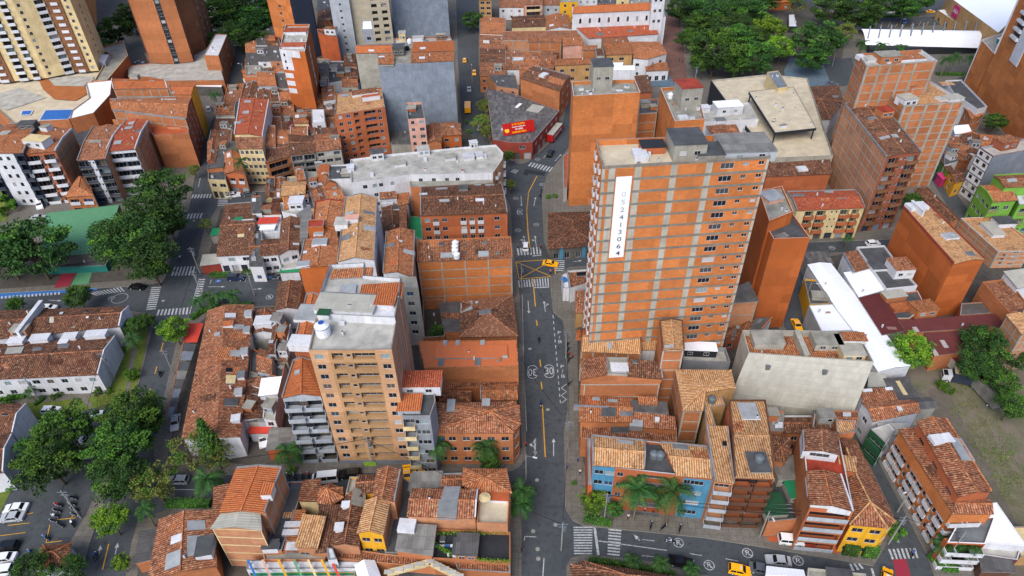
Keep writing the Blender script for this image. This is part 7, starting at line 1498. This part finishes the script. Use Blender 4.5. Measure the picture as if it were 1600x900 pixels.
r=bld(A_,'long orange brick building with white window boxes stepping along the right street','apartment block','33',[(822,-10),(900,-30),(1180,415),(1385,430),(1400,510),(1145,520)],(5,1000,712),'flat:tile_mid','brick_vivid',par=.1,rimm='tile_orange',wm={},fac=[(5,4,'p8:1.9 p21:1.9 w31:.9 p42:1.8 p54:1.8 w63:.8 p73:1.8 w82:.8 p92:1.8',{}),(4,4,'b20:3 b55:3',{'bs':'white'})])
bld('','','','33',[(940,-60),(1110,-80),(1392,372),(1195,402)],13.2,'gv:tile_mid','orange_render',root=r,z0=9,rise=.9,rim=(1,),rimm='tile_orange',fac=[(3,1,'w18:1.8 w52:1.8 w85:1.8',{'zb':9.4,'st':'dark'})],sky=[(.35,.3,4,2,'white',.5),(.85,.45,3,5,'panel',.3)])
bld('','','','33',[(1185,418),(1372,420),(1396,505),(1150,512)],10.8,'gu:tile_mid','brick_vivid',root=r,z0=8,rise=.6)
bld('','','','33',[(826,-8),(905,-25),(1190,410),(1150,505)],10.7,'mr:tile_mid','brick_vivid',root=r,z0=8,rise=.5)
bld('white_fan_balconies','stack of white curved balconies at the front end of the long brick building','building','33',[(1200,545),(1420,530),(1360,700),(1120,690)],7,'flat:panel_dark','orange_render',par=.4,rimm='white_clean',fac=[(2,3,'b25:4.4 b75:4.4',{'bs':'white','bd':1.1})])
bld('white_roof','bright white folded sheet roof at the bottom right next to the vacant lot','market roof','33',[(1385,445),(1430,440),(1620,715),(1340,690)],5,'flat:sheet_white','white',par=.1,rimm='white_clean')
bld('red_shelf_building','low building with dark red and white ledges at the bottom right corner','building','33',[(1330,700),(1580,735),(1560,800),(1290,760)],3.5,'flat:deck_light','maroon',par=.4,rimm='coping_white')
bld('pergola_terrace','dark sheet pergola roof with white posts at the bottom right corner','pergola','33',[(1330,780),(1520,800),(1530,870),(1340,870)],3,'mf:sheet_dark','wood',rise=.3)
bld('tan_shed','tan flat roof strip at the right bottom corner','shed','33',[(1530,590),(1660,590),(1700,780),(1580,780)],3,'flat:cream','tan_paint',par=.2)
bld('green_balcony_house','house with dark green balconies facing the narrow right street','house','33',[(640,-20),(760,-60),(800,-10),(735,70)],7.5,'flat:deck_light','white',par=.5,wm={3:'green_dark'},fac=[(3,2,'l50:4')])
bld('two_slope_house','brown tile house with a small vent by the corner of the warehouse','house','32',[(590,720),(905,705),(940,770),(660,832)],7.5,'gu:tile_mid','white',rise=.7,sky=[(.6,.7,.9,.9,'white',.5)],fac=[(3,2,'w50')])
bld('two_slope_house','brown tile house second row behind the small vent roof','house','32',[(580,640),(770,625),(800,695),(600,712)],7.5,'mf:tile_mid','white',rise=.5,sky=[(.2,.1,2,.7,'white'),(.9,.1,1.6,.7,'white')])
bld('lot_sheds','dark and beige sheet sheds between the white roof and the brown tile house','shed','32',[(730,572),(860,558),(942,690),(800,695)],5,'mr:sheet_dark','concrete',rise=.3,sky=[(.5,.5,1,4,'cream',.2)])
bld('lot_sheds','small beige sheds at the foot of the long white roof','shed','32',[(640,530),(725,545),(745,610),(625,620)],5,'mf:sheet_light','concrete',rise=.3)
bld('grey_arch_shed','grey rounded sheet shed beside the long brick building','shed','32',[(890,695),(1010,690),(1050,745),(940,755)],5.5,'gu:sheet_dark','concrete',rise=.5)
bld('beige_awning_house','house with a beige ribbed awning in the narrow right street','house','32',[(695,855),(870,848),(860,905),(700,925)],6.5,'mf:sheet_light','white',rise=.3)
bld('bottom_tile_house','big brown tile roof at the bottom edge right of the avenue','house','23',[(372,835),(452,812),(1180,930),(1180,1050),(372,1000)],4.2,'fan:tile_old','brick',rise=1.4)
bld('white_canopy','white rounded canopy at the bottom edge beside the street','canopy','33',[(0,850),(215,870),(225,960),(-20,960)],3.6,'gu:sheet_white','white',rise=.4)
bld('grey_frame_roof','grey flat roof with pale frames at the bottom edge','building','33',[(250,848),(610,885),(640,980),(240,980)],4,'flat:deck','concrete_light',par=.5,rimm='concrete_light',rooms=[(.55,.4,4,3,.6,'concrete','deck_dark')])
bld('grey_wedge_hut','pale grey hut with a hatch at the bottom edge left of the avenue','hut','03',[(1440,860),(1520,860),(1530,905),(1440,905)],3.5,'flat:deck','white',par=.1)if False else None
bld('guard_house','small building with a brown tile hip roof inside the parking lot','house','03',[(270,715),(435,705),(415,830),(210,850)],4,'hip:tile_mid','white',rise=1.2)
# === trees, plants
for x,y,w_,k,lb,*o in((48,385,118,'dark','big dark ficus at the left edge of the green roofed sports hall'),(5,395,90,'dark','dark ficus cut by the left edge beside the sports hall'),(250,295,85,'dark','top tree of the big dark ficus row on the left road',1.3),(232,335,95,'dark','second tree of the big ficus row right of the green roof',1.3),(205,372,105,'dark','third ficus of the row, overhanging the green roof',1.2),(230,400,90,'dark','lowest ficus of the row beside the zebra crossing',1.1),(168,370,70,'dark','ficus reaching left over the green roof',1.1),(262,345,60,'dark','narrow ficus on the road side of the row',1.2),(303,265,22,'olive','small pale tree at the top end of the big ficus row'),(178,45,60,'mid','round tree between the cream tower and the brown tower'),(205,25,50,'dark','dark tree behind the round tree between the towers'),(165,75,40,'dark','dark low tree behind the cream tower terrace'),(430,25,40,'dark','dark tree against the orange and navy tower'),(385,5,80,'dark','dark tree mass at the very top by the brown tower'),(350,20,75,'dark','dark tree mass right of the brown tower, upper one'),(395,30,60,'dark','dark tree right of the upper road lamp'),(375,50,55,'dark','dark tree by the top of the left road'),(340,60,40,'dark','dark tree beside the brown tower foot'),(412,60,30,'dark','small dark tree left of the navy tower'),(738,30,34,'dark','street tree at the top of the street north'),(757,165,30,'olive','upper olive street tree beside the grey market roof'),(752,190,34,'olive','middle olive street tree beside the grey market roof'),(762,205,28,'olive','lower olive street tree beside the grey market roof'),(794,243,22,'mid','round tree in front of the grey market roof'),(797,288,20,'olive','small tree at the end of the white grey-roofed building'),(1065,10,55,'dark','dark park tree next to the church tower'),(1110,15,75,'dark','large dark tree at the top of the park'),(1165,18,75,'dark','second large dark tree at the top of the park'),(1075,58,44,'mid','round park tree on the plaza side'),(1118,75,90,'mid','broad park tree in the lower middle of the park'),(1152,60,60,'dark','darkish park tree between the broad ones'),(1182,88,66,'mid','park tree at the lower right of the park'),(1200,45,60,'bright','yellowish green tree on the right side of the park'),(1222,72,50,'bright','bright tree at the right corner of the park'),(1100,95,50,'mid','low park tree by the red plaza path'),(1085,-12,60,'dark','tree at the very top left of the park'),(1140,-14,70,'dark','tree at the very top middle of the park'),(1195,-8,60,'dark','tree at the very top right of the park'),(1140,40,60,'dark','dark tree in the upper middle of the park'),(1090,38,50,'dark','dark tree in the upper left of the park'),(1180,60,50,'mid','tree between the bright ones and the broad park trees'),(1150,100,50,'mid','lowest broad park tree behind the rooftop car park'),(1245,-12,40,'dark','tree behind the orange cafe'),(1385,-4,70,'dark','tree beyond the top road'),(1440,0,40,'mid','tree beside the supermarket wall top'),(1278,60,80,'dark','large dark tree by the blue paved corner'),(1268,90,50,'dark','dark tree over the poles at the blue corner'),(1300,12,60,'dark','tree by the top road right of the park'),(1345,14,66,'dark','second tree by the top road'),(1355,32,34,'dark','small tree hanging over the hut by the canopy'),(1415,12,44,'dark','tree by the top road near the taxi'),(1320,50,40,'olive','sparse tree left of the white canopy'),(1245,8,34,'sparse','thin leafed tree near the orange cafe'),(1555,190,36,'dark','dark tree at the foot of the giant orange tower'),(1426,313,32,'mid','green tree behind the big orange block'),(1425,547,70,'bright','round bright green tree at the end of the white roofs'),(1540,540,80,'dark','large dark tree over the rusty roofs'),(1525,570,60,'dark','dark tree above the parked truck'),(1565,595,55,'mid','tree above the old trailer'),(1582,632,55,'mid','lowest tree at the right edge of the lot'),(1590,560,40,'dark','dark tree at the right edge beside the framed block'),(105,668,95,'mid','upper left feathery tree over the parking lot'),(75,720,105,'mid','broad feathery tree at the left of the parking lot'),(48,700,50,'mid','small feathery tree by the white gable wall'),(205,650,100,'mid','upper tree of the tall group between lot and left road'),(185,695,110,'mid','middle tree of the tall group by the left road'),(185,740,90,'dark','lower dark tree of the tall group by the left road'),(225,660,60,'mid','tree leaning over the left road'),(240,755,72,'olive','olive tree at the lower road corner'),(172,812,60,'bright','round yellow-green tree over the left road'),(188,878,34,'bright','small ball-shaped street tree at the bottom left'),(50,893,70,'dark','dark tree at the bottom edge'),(110,890,50,'dark','second dark tree at the bottom edge'),(290,705,75,'sparse','thin branched tree at the end of the long house row'),(335,708,60,'sparse','second thin branched tree beside the norfolk pine'),(270,512,54,'bright','round bright tree over the left road below the crossing'),(208,510,40,'mid','tree beside the white row house end wall'),(228,500,30,'mid','small tree near the lower left zebra crossing'),(122,462,46,'mid','roadside tree on the cross road median'),(25,475,30,'mid','small tree behind the rear row houses'),(320,350,24,'olive','thin tree on the left road pavement'),(927,782,50,'bright','bright round tree at the corner of the blue building'),(960,795,30,'mid','small tree beside the bright corner tree'),(765,720,40,'mid','dark street tree at the corner by the avenue'),(683,517,26,'mid','tree inside the overgrown patio')):
 tree(x,y,w_,k,lb,*(o[:1]))
for x,y,w_,lb in((152,613,15,'left ball shrub on the row house lawn'),(170,611,14,'right ball shrub on the row house lawn'),(206,585,26,'round dark shrub beside the left road'),(93,616,12,'blue-green ball shrub by the garden path'),(84,621,12,'shrub left of the blue-green ball'),(10,626,22,'shrub at the left edge of the lawn'),(191,549,9,'tiny round shrub by the white gable wall'),(18,762,18,'shrub beside the white wall at the left'),(857,307,10,'left shrub at the pavement by the tall orange block'),(867,306,10,'right shrub at the pavement by the tall orange block'),(455,735,16,'bush under the palm on the lower road'),(1400,830,30,'bush at the foot of the long brick building'),(800,800,18,'planting below the avenue palm'),(897,755,9,'potted bush on the avenue pavement'),(733,205,10,'shrub with red flowers on the street north'),(730,190,8,'shrub on the street north pavement'),(1472,602,22,'low wild bush in the vacant lot'),(1485,610,18,'second wild bush in the vacant lot'),(1030,880,12,'bush on the lower right hedge strip'),(10,605,16,'porch shrub at the left edge'),(5,320,40,'green bush bank at the left edge'),(930,138,10,'planting in the corner below the arched house')):
 tree(x,y,w_,'bush',lb)
for i,(x,y,lb,H,R)in enumerate(((447,705,'palm on the lower road left of the balcony block',5,3.4),(682,692,'palm in front of the sooty tile block, left',8,3.2),(758,698,'palm in front of the sooty tile block, right',7,3.),(817,765,'upper palm at the avenue kerb',6,2.8),(815,787,'lower palm at the avenue kerb',5,2.6),(997,765,'left tall palm before the blue building',10,4.),(1052,768,'right tall palm before the blue building',10.5,4.1),(990,875,'left small palm on the bottom strip',4,1.8),(1033,880,'middle small palm on the bottom strip',4,1.8),(1080,887,'right small palm on the bottom strip',4,1.8),(376,253,'fan palm on the left road above the crossing',12,2.6),(308,470,'first palm on the crossing corner',4,2.2),(325,462,'second palm on the crossing corner',4.5,2.2),(343,460,'third palm on the crossing corner',5,2.2),(362,461,'fourth palm on the crossing corner',5,2.4),(330,474,'low palm in the crossing corner hedge',3,1.8),(242,625,'small palm at the left road kerb',4,2.2),(207,530,'palm beside the white row house wall',5,2.6),(325,748,'palm before the narrow mossy roof',5,3.4),(225,795,'slim palm in the hedge corner',6,2.2),(335,148,'palm at the end of the twin roof block',6,2.6),(1348,68,'palm left of the white canopy',9,3.4),(1378,70,'palm before the white canopy left part',9,3.2),(1408,74,'palm before the white canopy middle part',9,3.2),(1480,92,'palm below the canopy, left of two',8,3.2),(1495,88,'palm below the canopy, right of two',8,3),(1518,92,'palm beside the giant tower edge',8,3),(1327,372,'small palm on the side street',4,1.6),(1510,850,'palm at the bottom right corner',5,2.6),(1478,852,'second palm at the bottom right corner',4.5,2.4),(45,612,'small palm on the left lawn',3,1.6))):
 palm(x,y,lb,H,R*1.2,i)
pine(342,722,'tall pointed norfolk pine at the end of the long house row',14,3.4)
for pts,wd,h,lb in(([(329,431),(358,431)],2.2,1,'left clipped hedge planter before the restaurant'),([(379,428),(410,427)],2.2,1,'right clipped hedge planter before the restaurant'),([(300,500),(318,487),(395,478)],1.6,1.4,'hedge along the cross road above the long house row'),([(262,790),(330,790)],2,1.6,'thick hedge along the lower road'),([(912,812),(955,820)],1.8,1.2,'hedge at the corner of the blue building'),([(920,876),(985,885),(1055,900)],1.2,1,'hedge beside the bottom tile roof'),([(1314,860),(1338,864)],3,3.4,'left boxy green hedge by the yellow corner house'),([(1344,864),(1366,866)],3,3.4,'right boxy green hedge by the yellow corner house'),([(1450,868),(1470,888),(1495,892)],1.6,1,'curved bright hedge at the bottom right corner'),([(1370,27),(1435,25)],2,1,'yellow-green hedge by the small car park'),([(1462,117),(1510,118)],2,1.2,'bright hedge below the canopy palms'),([(12,624),(40,620)],1.5,1,'lawn hedge at the far left'),([(55,634),(70,622)],1.2,.9,'short slanting hedge on the lawn')):
 hedge(pts,wd,h,lb)
rg=random.Random(3);m=MB();O_=U(1300,700,.2)
CL=[(lambda t:(1490+100*t+rg.gauss(0,14),600+170*t+rg.gauss(0,10),rg.uniform(5,14)))(rg.random())for _ in range(34)]
for _ in range(1500):
 c_=rg.choice(CL);p=U(rg.gauss(c_[0],c_[2]),rg.gauss(c_[1],c_[2]),.2)
 if p.x>U(1440,600).x*.6:leafcard(m,p-O_+Vector((0,0,.08)),.16,rg.choice(['leaf_olive','leaf_hedge']),rg)
tag(m.build('weeds',None,O_),'patchy weeds growing over the vacant dirt lot','weeds',kind='stuff')
m=MB();O_=U(100,650,.2)
for _ in range(3000):
 p=U(rg.choice([rg.uniform(150,178),rg.uniform(0,120),rg.uniform(185,225)]),rg.uniform(608,650),.3)
 leafcard(m,p-O_,.12,'leaf_olive',rg)
tag(m.build('grass',None,O_),'grass tufts on the lawns of the white row houses','grass',kind='stuff')
# === vehicles
for a in((860,412,870,413.5,'sedan','yellow','yellow taxi turning in the box junction',1),(1156,891,1166,893,'hatch','yellow','yellow hatchback taxi at the bottom right street',1),(726,94,726,86,'hatch','yellow','upper yellow taxi on the street north',1),(741,114,741,122,'hatch','yellow','lower yellow taxi on the street north',1),(1245,508,1249,516,'sedan','yellow','yellow taxi in the narrow street by the orange tower',1),(1454,18,1462,18,'sedan','yellow','yellow taxi by the supermarket corner',1),(636,741,636,748,'sedan','yellow','yellow taxi parked on the lower road behind the brown gable',1),(662,737,672,737,'sedan','yellow','half hidden yellow taxi on the lower road',1),(1385,903,1386,896,'hatch','yellow','yellow taxi at the bottom edge near the red crossing',1)):
 car(*a[:7],taxi=True)
for a in((821,385,821,378,'hatch','white','white car waiting at the zebra of the avenue'),(733,139,733,131,'sedan','silver','silver car on the street north'),(749,199,749,191,'hatch','silver','silver car under the olive street trees'),(365,305,374,304,'suv','white','white car parked in the side street'),(389,303,398,302,'sedan','grey','dark grey car parked behind the white one in the side street'),(369,434,379,434,'suv','navy','dark blue car parked before the restaurant hedge'),(353,467,363,467,'sedan','grey','dark car behind the crossing palms'),(214,448,204,447,'sedan','black','black car beside the cross road zebra'),(77,481,87,481,'hatch','white','white car behind the rear row houses'),(155,649,145,650,'sedan','white','white car at the top of the parking lot'),(139,686,129,688,'sedan','silver','silver car under the feathery trees'),(132,711,122,713,'hatch','silver','second silver car under the feathery trees'),(25,794,15,795,'sedan','white','upper white car at the left of the lot'),(19,808,9,809,'sedan','silver','silver car just below the upper white car'),(9,855,0,856,'suv','black','dark green-black car at the left edge of the lot'),(5,872,-4,873,'sedan','white','white car at the left edge, below the dark one'),(1,892,-8,893,'suv','white','white car cut by the bottom left corner'),(279,750,271,750,'hatch','silver','silver car on the lower road by the olive tree'),(80,641,88,641,'hatch','white','white car at the lawn edge near the path'),(508,748,498,749,'van','white','white van on the lower road beside motorcycles'),(546,741,534,742,'suv','black','black car on the lower road'),(1064,878,1074,880,'sedan','black','black car on the bottom right street'),(1216,876,1206,875,'sedan','silver','silver sedan near the long tiled forecourts'),(1236,844,1246,845,'suv','white','white off-roader parked on the orange forecourt'),(1190,889,1200,891,'sedan','grey','dark car beside the white canopy at the bottom'),(375,70,383,70,'pickup','white','white pickup at the top of the left road'),(1413,33,1416,39,'sedan','blue','blue car in the small car park'),(1389,19,1398,19,'van','white','white van on the top road'),(1370,17,1378,17,'van','silver','grey van on the top road'),(1364,380,1374,379,'hatch','white','white car on the side street by the framed tower'),(62,321,63,329,'suv','white','white truck-like car behind the left ficus'),(60,340,70,339,'sedan','silver','silver car beside the ficus at the sports hall'),(218,98,225,98,'sedan','silver','silver car in the yard below the brown tower'),(326,170,325,163,'suv','silver','silver car in the strip yard by the palm'),(411,686,412,695,'sedan','white','white car in the yard left of the balcony block'),(860,240,863,235,'suv','black','black car behind the red truck'),(1300,131,1308,132,'sedan','grey','dark car at the blue corner'),(274,660,273,668,'sedan','silver','silver car under the long carport')):
 car(*a)
def truck(x,y,x2,y2,L,body,cab,lb,nm='truck',cat='truck',hh=2.6,top='sheet_light',nocab=False):
 A,B=U(x,y,.1),U(x2,y2,.1);d=B-A;r=empty(nm,A,math.atan2(d.y,d.x),lb,cat);m=MB();m.box((-.9 if not nocab else 0,0,.7),(L-1.9 if not nocab else L,2.3,hh),body,0,top);m.build('cargo_box',r)
 if not nocab:
  m=MB();m.prism([(L/2-1.7,-1.1),(L/2,-1.05),(L/2,1.05),(L/2-1.7,1.1)],.5,[2.4,1.9,1.9,2.4],cab);m.build('cab',r);m=MB();m.face([(L/2+.02,-.95,1.2),(L/2+.02,.95,1.2),(L/2+.02,.95,1.8),(L/2+.02,-.95,1.8)],'black');m.face([(L/2-.9,-.9,2.2),(L/2-.1,-.9,1.98),(L/2-.1,.9,1.98),(L/2-.9,.9,2.2)],'black');m.build('windscreen',r)
 wh=car_parts('suv')[2]
 for sx in(-.33,.36):
  for sy in(-1,1):w_=link('wheel',wh,r);w_.location=(sx*L,sy*1.05,.45);w_.scale=(1.4,1.4,1.4)
 return r
r=truck(868,213,876,203,12,'car_red','car_red','long red delivery truck with white lettering on the bus street',hh=2.7)
me=text_mesh('Coca-Cola',1.7);me.materials.clear();me.materials.append(M('white_clean'));o=link('lettering',me,r);o.location=(-.9,-1.17,2.1);o.rotation_euler=(math.pi/2,0,0)
truck(731,172,731,160,8,'car_yellow','car_yellow','yellow truck on the street north',top='car_yellow',hh=2.)
truck(1498,597,1475,592,7.5,'navy','white','white-cabbed truck with dark blue box parked on the vacant lot',top='cream')
truck(1483,572,1473,562,5.5,'sheet_light','white','old grey box body behind the white-cabbed truck','old_truck',nocab=True,top='sheet_rust')
truck(1533,617,1545,630,9,'sheet_grey','white','long old grey trailer standing on the vacant lot','trailer','trailer',nocab=True,top='sheet_old')
for x,y,x2,y2,lb,rd,col in((842,534,842,526,'motorcycle on the avenue above the 30 signs',('dark','rider in dark clothes above the 30 signs on the avenue'),'black'),(845,634,845,642,'motorcycle on the avenue below the 30 signs',('blue','rider in blue below the 30 signs on the avenue'),'black'),(251,586,252,578,'motorcycle on the left road',('dark','rider in dark clothes on the left road'),'black'),(150,871,152,862,'motorcycle at the bottom of the left road',('blue','rider in blue at the bottom of the left road'),'black'),(1047,848,1040,847,'teal motorcycle on the bottom right street',('white','rider in white on the bottom right street'),'blue'),(1424,867,1425,860,'blue motorcycle on the right zebra',('blue','rider in blue on the right zebra'),'yellow'),(283,406,284,398,'motorcycle on the left road above the zebra',('white','rider in white above the zebra on the left road'),'black')):
 moto(x,y,x2,y2,lb,rd,.02,col)
for x,y,x2,y2,lb,col in((92,791,84,789,'top of the parked motorcycles in the lot, left column','red'),(90,800,82,798,'second parked motorcycle in the left lot column','black'),(87,808,79,806,'third parked motorcycle in the left lot column','white'),(115,780,107,778,'top of the right column of parked motorcycles','black'),(113,789,105,787,'second of the right column of parked motorcycles','grey'),(117,798,109,796,'third of the right column of parked motorcycles','black'),(73,842,66,838,'blue parked motorcycle near the lot guard house','blue'),(48,866,44,858,'small blue motorcycle alone in the lot','blue'),(95,822,88,818,'parked motorcycle among the lot shrubs','black'),(114,820,110,812,'white parked motorcycle at the lot kerb','white'),(1017,823,1019,815,'left motorcycle parked before the blue building','navy'),(1037,826,1042,822,'middle motorcycle parked before the blue building','black'),(1062,828,1064,820,'right motorcycle parked before the blue building','black'),(482,745,480,737,'red motorcycle in the row on the lower road','red'),(472,747,470,739,'black motorcycle in the row on the lower road','black'),(460,747,458,739,'dark motorcycle at the left of the lower road row','grey'),(450,747,448,739,'last motorcycle of the lower road row','black'),(431,437,436,437,'motorcycle by the blue parking signs','black'),(440,433,445,432,'second motorcycle by the blue parking signs','black'),(844,388,845,380,'motorcycle at the avenue kerb by the old corner house','red'),(846,300,848,292,'first motorcycle at the bend of the avenue','black'),(844,308,846,300,'second motorcycle at the bend of the avenue','black'),(887,540,889,532,'motorcycle parked on the avenue pavement','black'),(888,548,891,541,'second motorcycle of the row on the avenue pavement','navy'),(888,556,891,549,'third motorcycle of the row on the avenue pavement','red'),(889,564,892,557,'fourth motorcycle of the row on the avenue pavement','black'),(890,600,893,594,'motorcycle lower down the avenue pavement','grey'),(118,806,110,804,'fourth of the right column of parked motorcycles','navy'),(85,816,77,814,'fourth parked motorcycle in the left lot column','black'),(1486,288,1490,294,'motorcycle on the market street','black'),(1478,276,1482,282,'second motorcycle on the market street','red')):
 moto(x,y,x2,y2,lb,None,.15,col)
for x,y,x2,y2,c_,lb in((860,428,860,440,'pink','person with a bag at the right end of the box junction'),(903,722,903,730,'blue','person in blue beside the stacked awnings'),(886,733,886,741,'blue','person in blue at the avenue kerb'),(906,741,906,750,'white','person in white beside the stacked awnings'),(981,811,981,820,'white','person in white under the left tall palm'),(1007,800,1007,810,'pink','person in pink at the shop under the palms'),(1020,802,1020,812,'red','person in red at the shop under the palms'),(822,698,822,706,'red','person in red on the left avenue pavement'),(815,862,815,870,'dark','person in dark clothes at the avenue kerb, bottom'),(809,388,815,388,'red','person in red crossing the avenue zebra'),(1257,106,1257,112,'red','person in red on the blue paving'),(1061,96,1061,104,'blue','person in blue on the red plaza path'),(1066,99,1066,107,'dark','person in dark clothes on the red plaza path'),(884,470,884,480,'dark','person by the avenue kerb under the big tower'),(427,430,427,440,'white','person in white near the green awning'),(894,560,894,570,'red','person in red beside the avenue bay'),(1500,300,1500,310,'white','person in white on the market street'),(1494,292,1494,300,'blue','person in blue on the market street')):
 person(x,y,x2,y2,c_,lb)
 # === poles, lamps, cables, small things
for a in((583,728,'pole with green sign before the tan tower',9),(887,700,'pole on the right pavement of the avenue',8.5),(884,560,'pole beside the avenue bay',9),(877,860,'pole at the corner left of the bottom zebra',9),(944,812,'pole between the trees at the blue building corner',8.5),(1388,850,'pole on the corner of the yellow house',9),(1473,880,'leaning pole at the bottom right corner',10),(313,428,'pole at the restaurant corner',9),(317,465,'pole at the palm corner',9),(398,462,'pole on the cross road median',8),(127,810,'pole among the parked motorcycles',9),(1082,150,'tall mast at the red plaza',12),(180,595,'slanting pole before the white gable wall',9),(272,585,'thin pole on the left road',8),(63,628,'pole on the lawn by the garden path',8),(1292,100,'left pole at the blue corner',9),(1300,104,'right pole at the blue corner',9),(836,222,'pole before the red shops',8),(815,450,'pole by the framed brick building',8),(1525,345,'pole beside the green block',8)):
 pole(*a)
for a in((367,68,'street lamp at the top of the left road',9,(1.4,0)),(822,750,'street lamp at the avenue palms',8,(1.6,-.6)),(1255,480,'street lamp in the taxi street',8,(1.4,-.4)),(1402,800,'street lamp on the narrow right street',7,(-1.2,-.5)),(1187,838,'street lamp by the tiled forecourts',8,(.2,-1.5)),(205,90,'street lamp beside the orange wedge building',10,(1,0)),(700,20,'street lamp at the top of the street north',8,(1,0)),(210,432,'street lamp on the playground edge',7,(0,-1)),(385,128,'street lamp along the left road',8,(-1.2,0)),(738,128,'street lamp between the two taxis',7,(0,1.2))):
 pole(a[0],a[1],a[2],a[3],a[4],'street_lamp',False)
for a in(((887,700),8,(877,860),8.5,'cable along the right side of the avenue'),((884,560),8.5,(887,700),8,'cable beside the avenue bay'),((815,450),8,(884,560),8.5,'cable crossing the avenue below the box junction'),((836,222),8,(815,450),7.5,'long dark cable over the avenue bend'),((1388,850),8.5,(944,812),8,'long cable over the bottom right street'),((1388,850),8.6,(1473,880),9.5,'cable to the leaning corner pole'),((313,428),8.5,(317,465),8.5,'short cable between the two crossing poles'),((317,465),8.4,(398,462),7.5,'cable over the palms on the cross road'),((583,728),8.5,(877,860),8.5,'cable from the green sign pole to the avenue'),((127,810),8.5,(180,595),8.5,'cable over the parking lot trees'),((272,585),7.5,(317,465),8.5,'upper cable along the left road pavement'),((313,428),8.6,(360,180),8.5,'long cable up the left road'),((885,640),7.8,(884,560),8,'second cable beside the avenue bay'),((878,690),8,(815,600),8,'cable slanting across the avenue'),((944,812),8,(1187,838),7.5,'cable before the palms of the blue building'),((1187,838),7.8,(1388,850),8.2,'cable before the tiled forecourts'),((1402,800),7,(1345,660),7,'cable up the narrow right street'),((583,728),8.6,(270,770),8,'long cable over the lower road'),((836,222),7.6,(812,262),7.6,'short cable at the bus street corner')):
 wire(*a)
p=U(583,728,5.5);m=MB();m.box((0,-.2,0),(2.2,.1,1.1),'leaf_bright');o=m.build('street_sign',None,(p.x-.4,p.y-.1,6));tag(o,'small bright green sign on the pole before the tan tower','sign')
p=U(*T('13',[(1180,705)])[0],6.2);m=MB()
for k in range(4):m.face([(k*.9-1.8,0,0),(k*.9-1.,.1,0),(k*.9-1.,.1,-1.2),(k*.9-1.8,0,-1.2)],'white_clean' if k%2 else 'paint_blue')
m.bar((-2,0,0),(2.2,.1,0),.04,.04,'steel');tag(m.build('laundry',None,p),'white and blue laundry hung over the dark roof garden','laundry')
p=U(*T('33',[(110,500)])[0],5.6);m=MB()
for k in range(3):m.face([(-1.6,k*.8,0),(1.6,k*.8-.3,.1),(1.6,k*.8+.3,-.5),(-1.6,k*.8+.6,-.6)],'white_clean')
tag(m.build('laundry',None,p),'white sheets drying on the cluttered patio roofs','laundry')
p=U(*T('13',[(1432,445)])[0],7.8);r=empty('parasol_table',p,0,'round white table with a parasol on the beige tiled roof terrace','table');m=MB();m.cyl((0,0,0),(0,0,2),.05,.05,'steel');m.build('pole',r);m=MB();m.cyl((0,0,1.8),(0,0,2.1),1.1,.1,'cream',10);m.build('canopy',r)
m=MB();O_=U(*T('13',[(1350,640)])[0],6)
for(a,b,n_)in(((1130,640),(1560,632),500),((1380,800),(1590,815),400),((1110,700),(1240,780),500)):
 for _ in range(n_):
  t=rg.random();p=U(*T('13',[(a[0]+(b[0]-a[0])*t,a[1]+(b[1]-a[1])*t)])[0],5.7);leafcard(m,p-O_+Vector((rg.uniform(-.3,.3),rg.uniform(-.35,.35),rg.uniform(0,.5))),.14,rg.choice(['leaf_hedge','leaf_mid','leaf_bright']),rg)
tag(m.build('roof_plants',None,O_),'strips of leafy plants growing on the dark roof garden','plants',kind='stuff')
import os
if os.environ.get('CHK'):
 seen={}
 for o in bpy.data.objects:
  l=o.get('label')
  if l and not o.parent:
   n=len(l.split())
   if n>16 or n<4 or l in seen:print('LBL',n,l)
   seen[l]=1
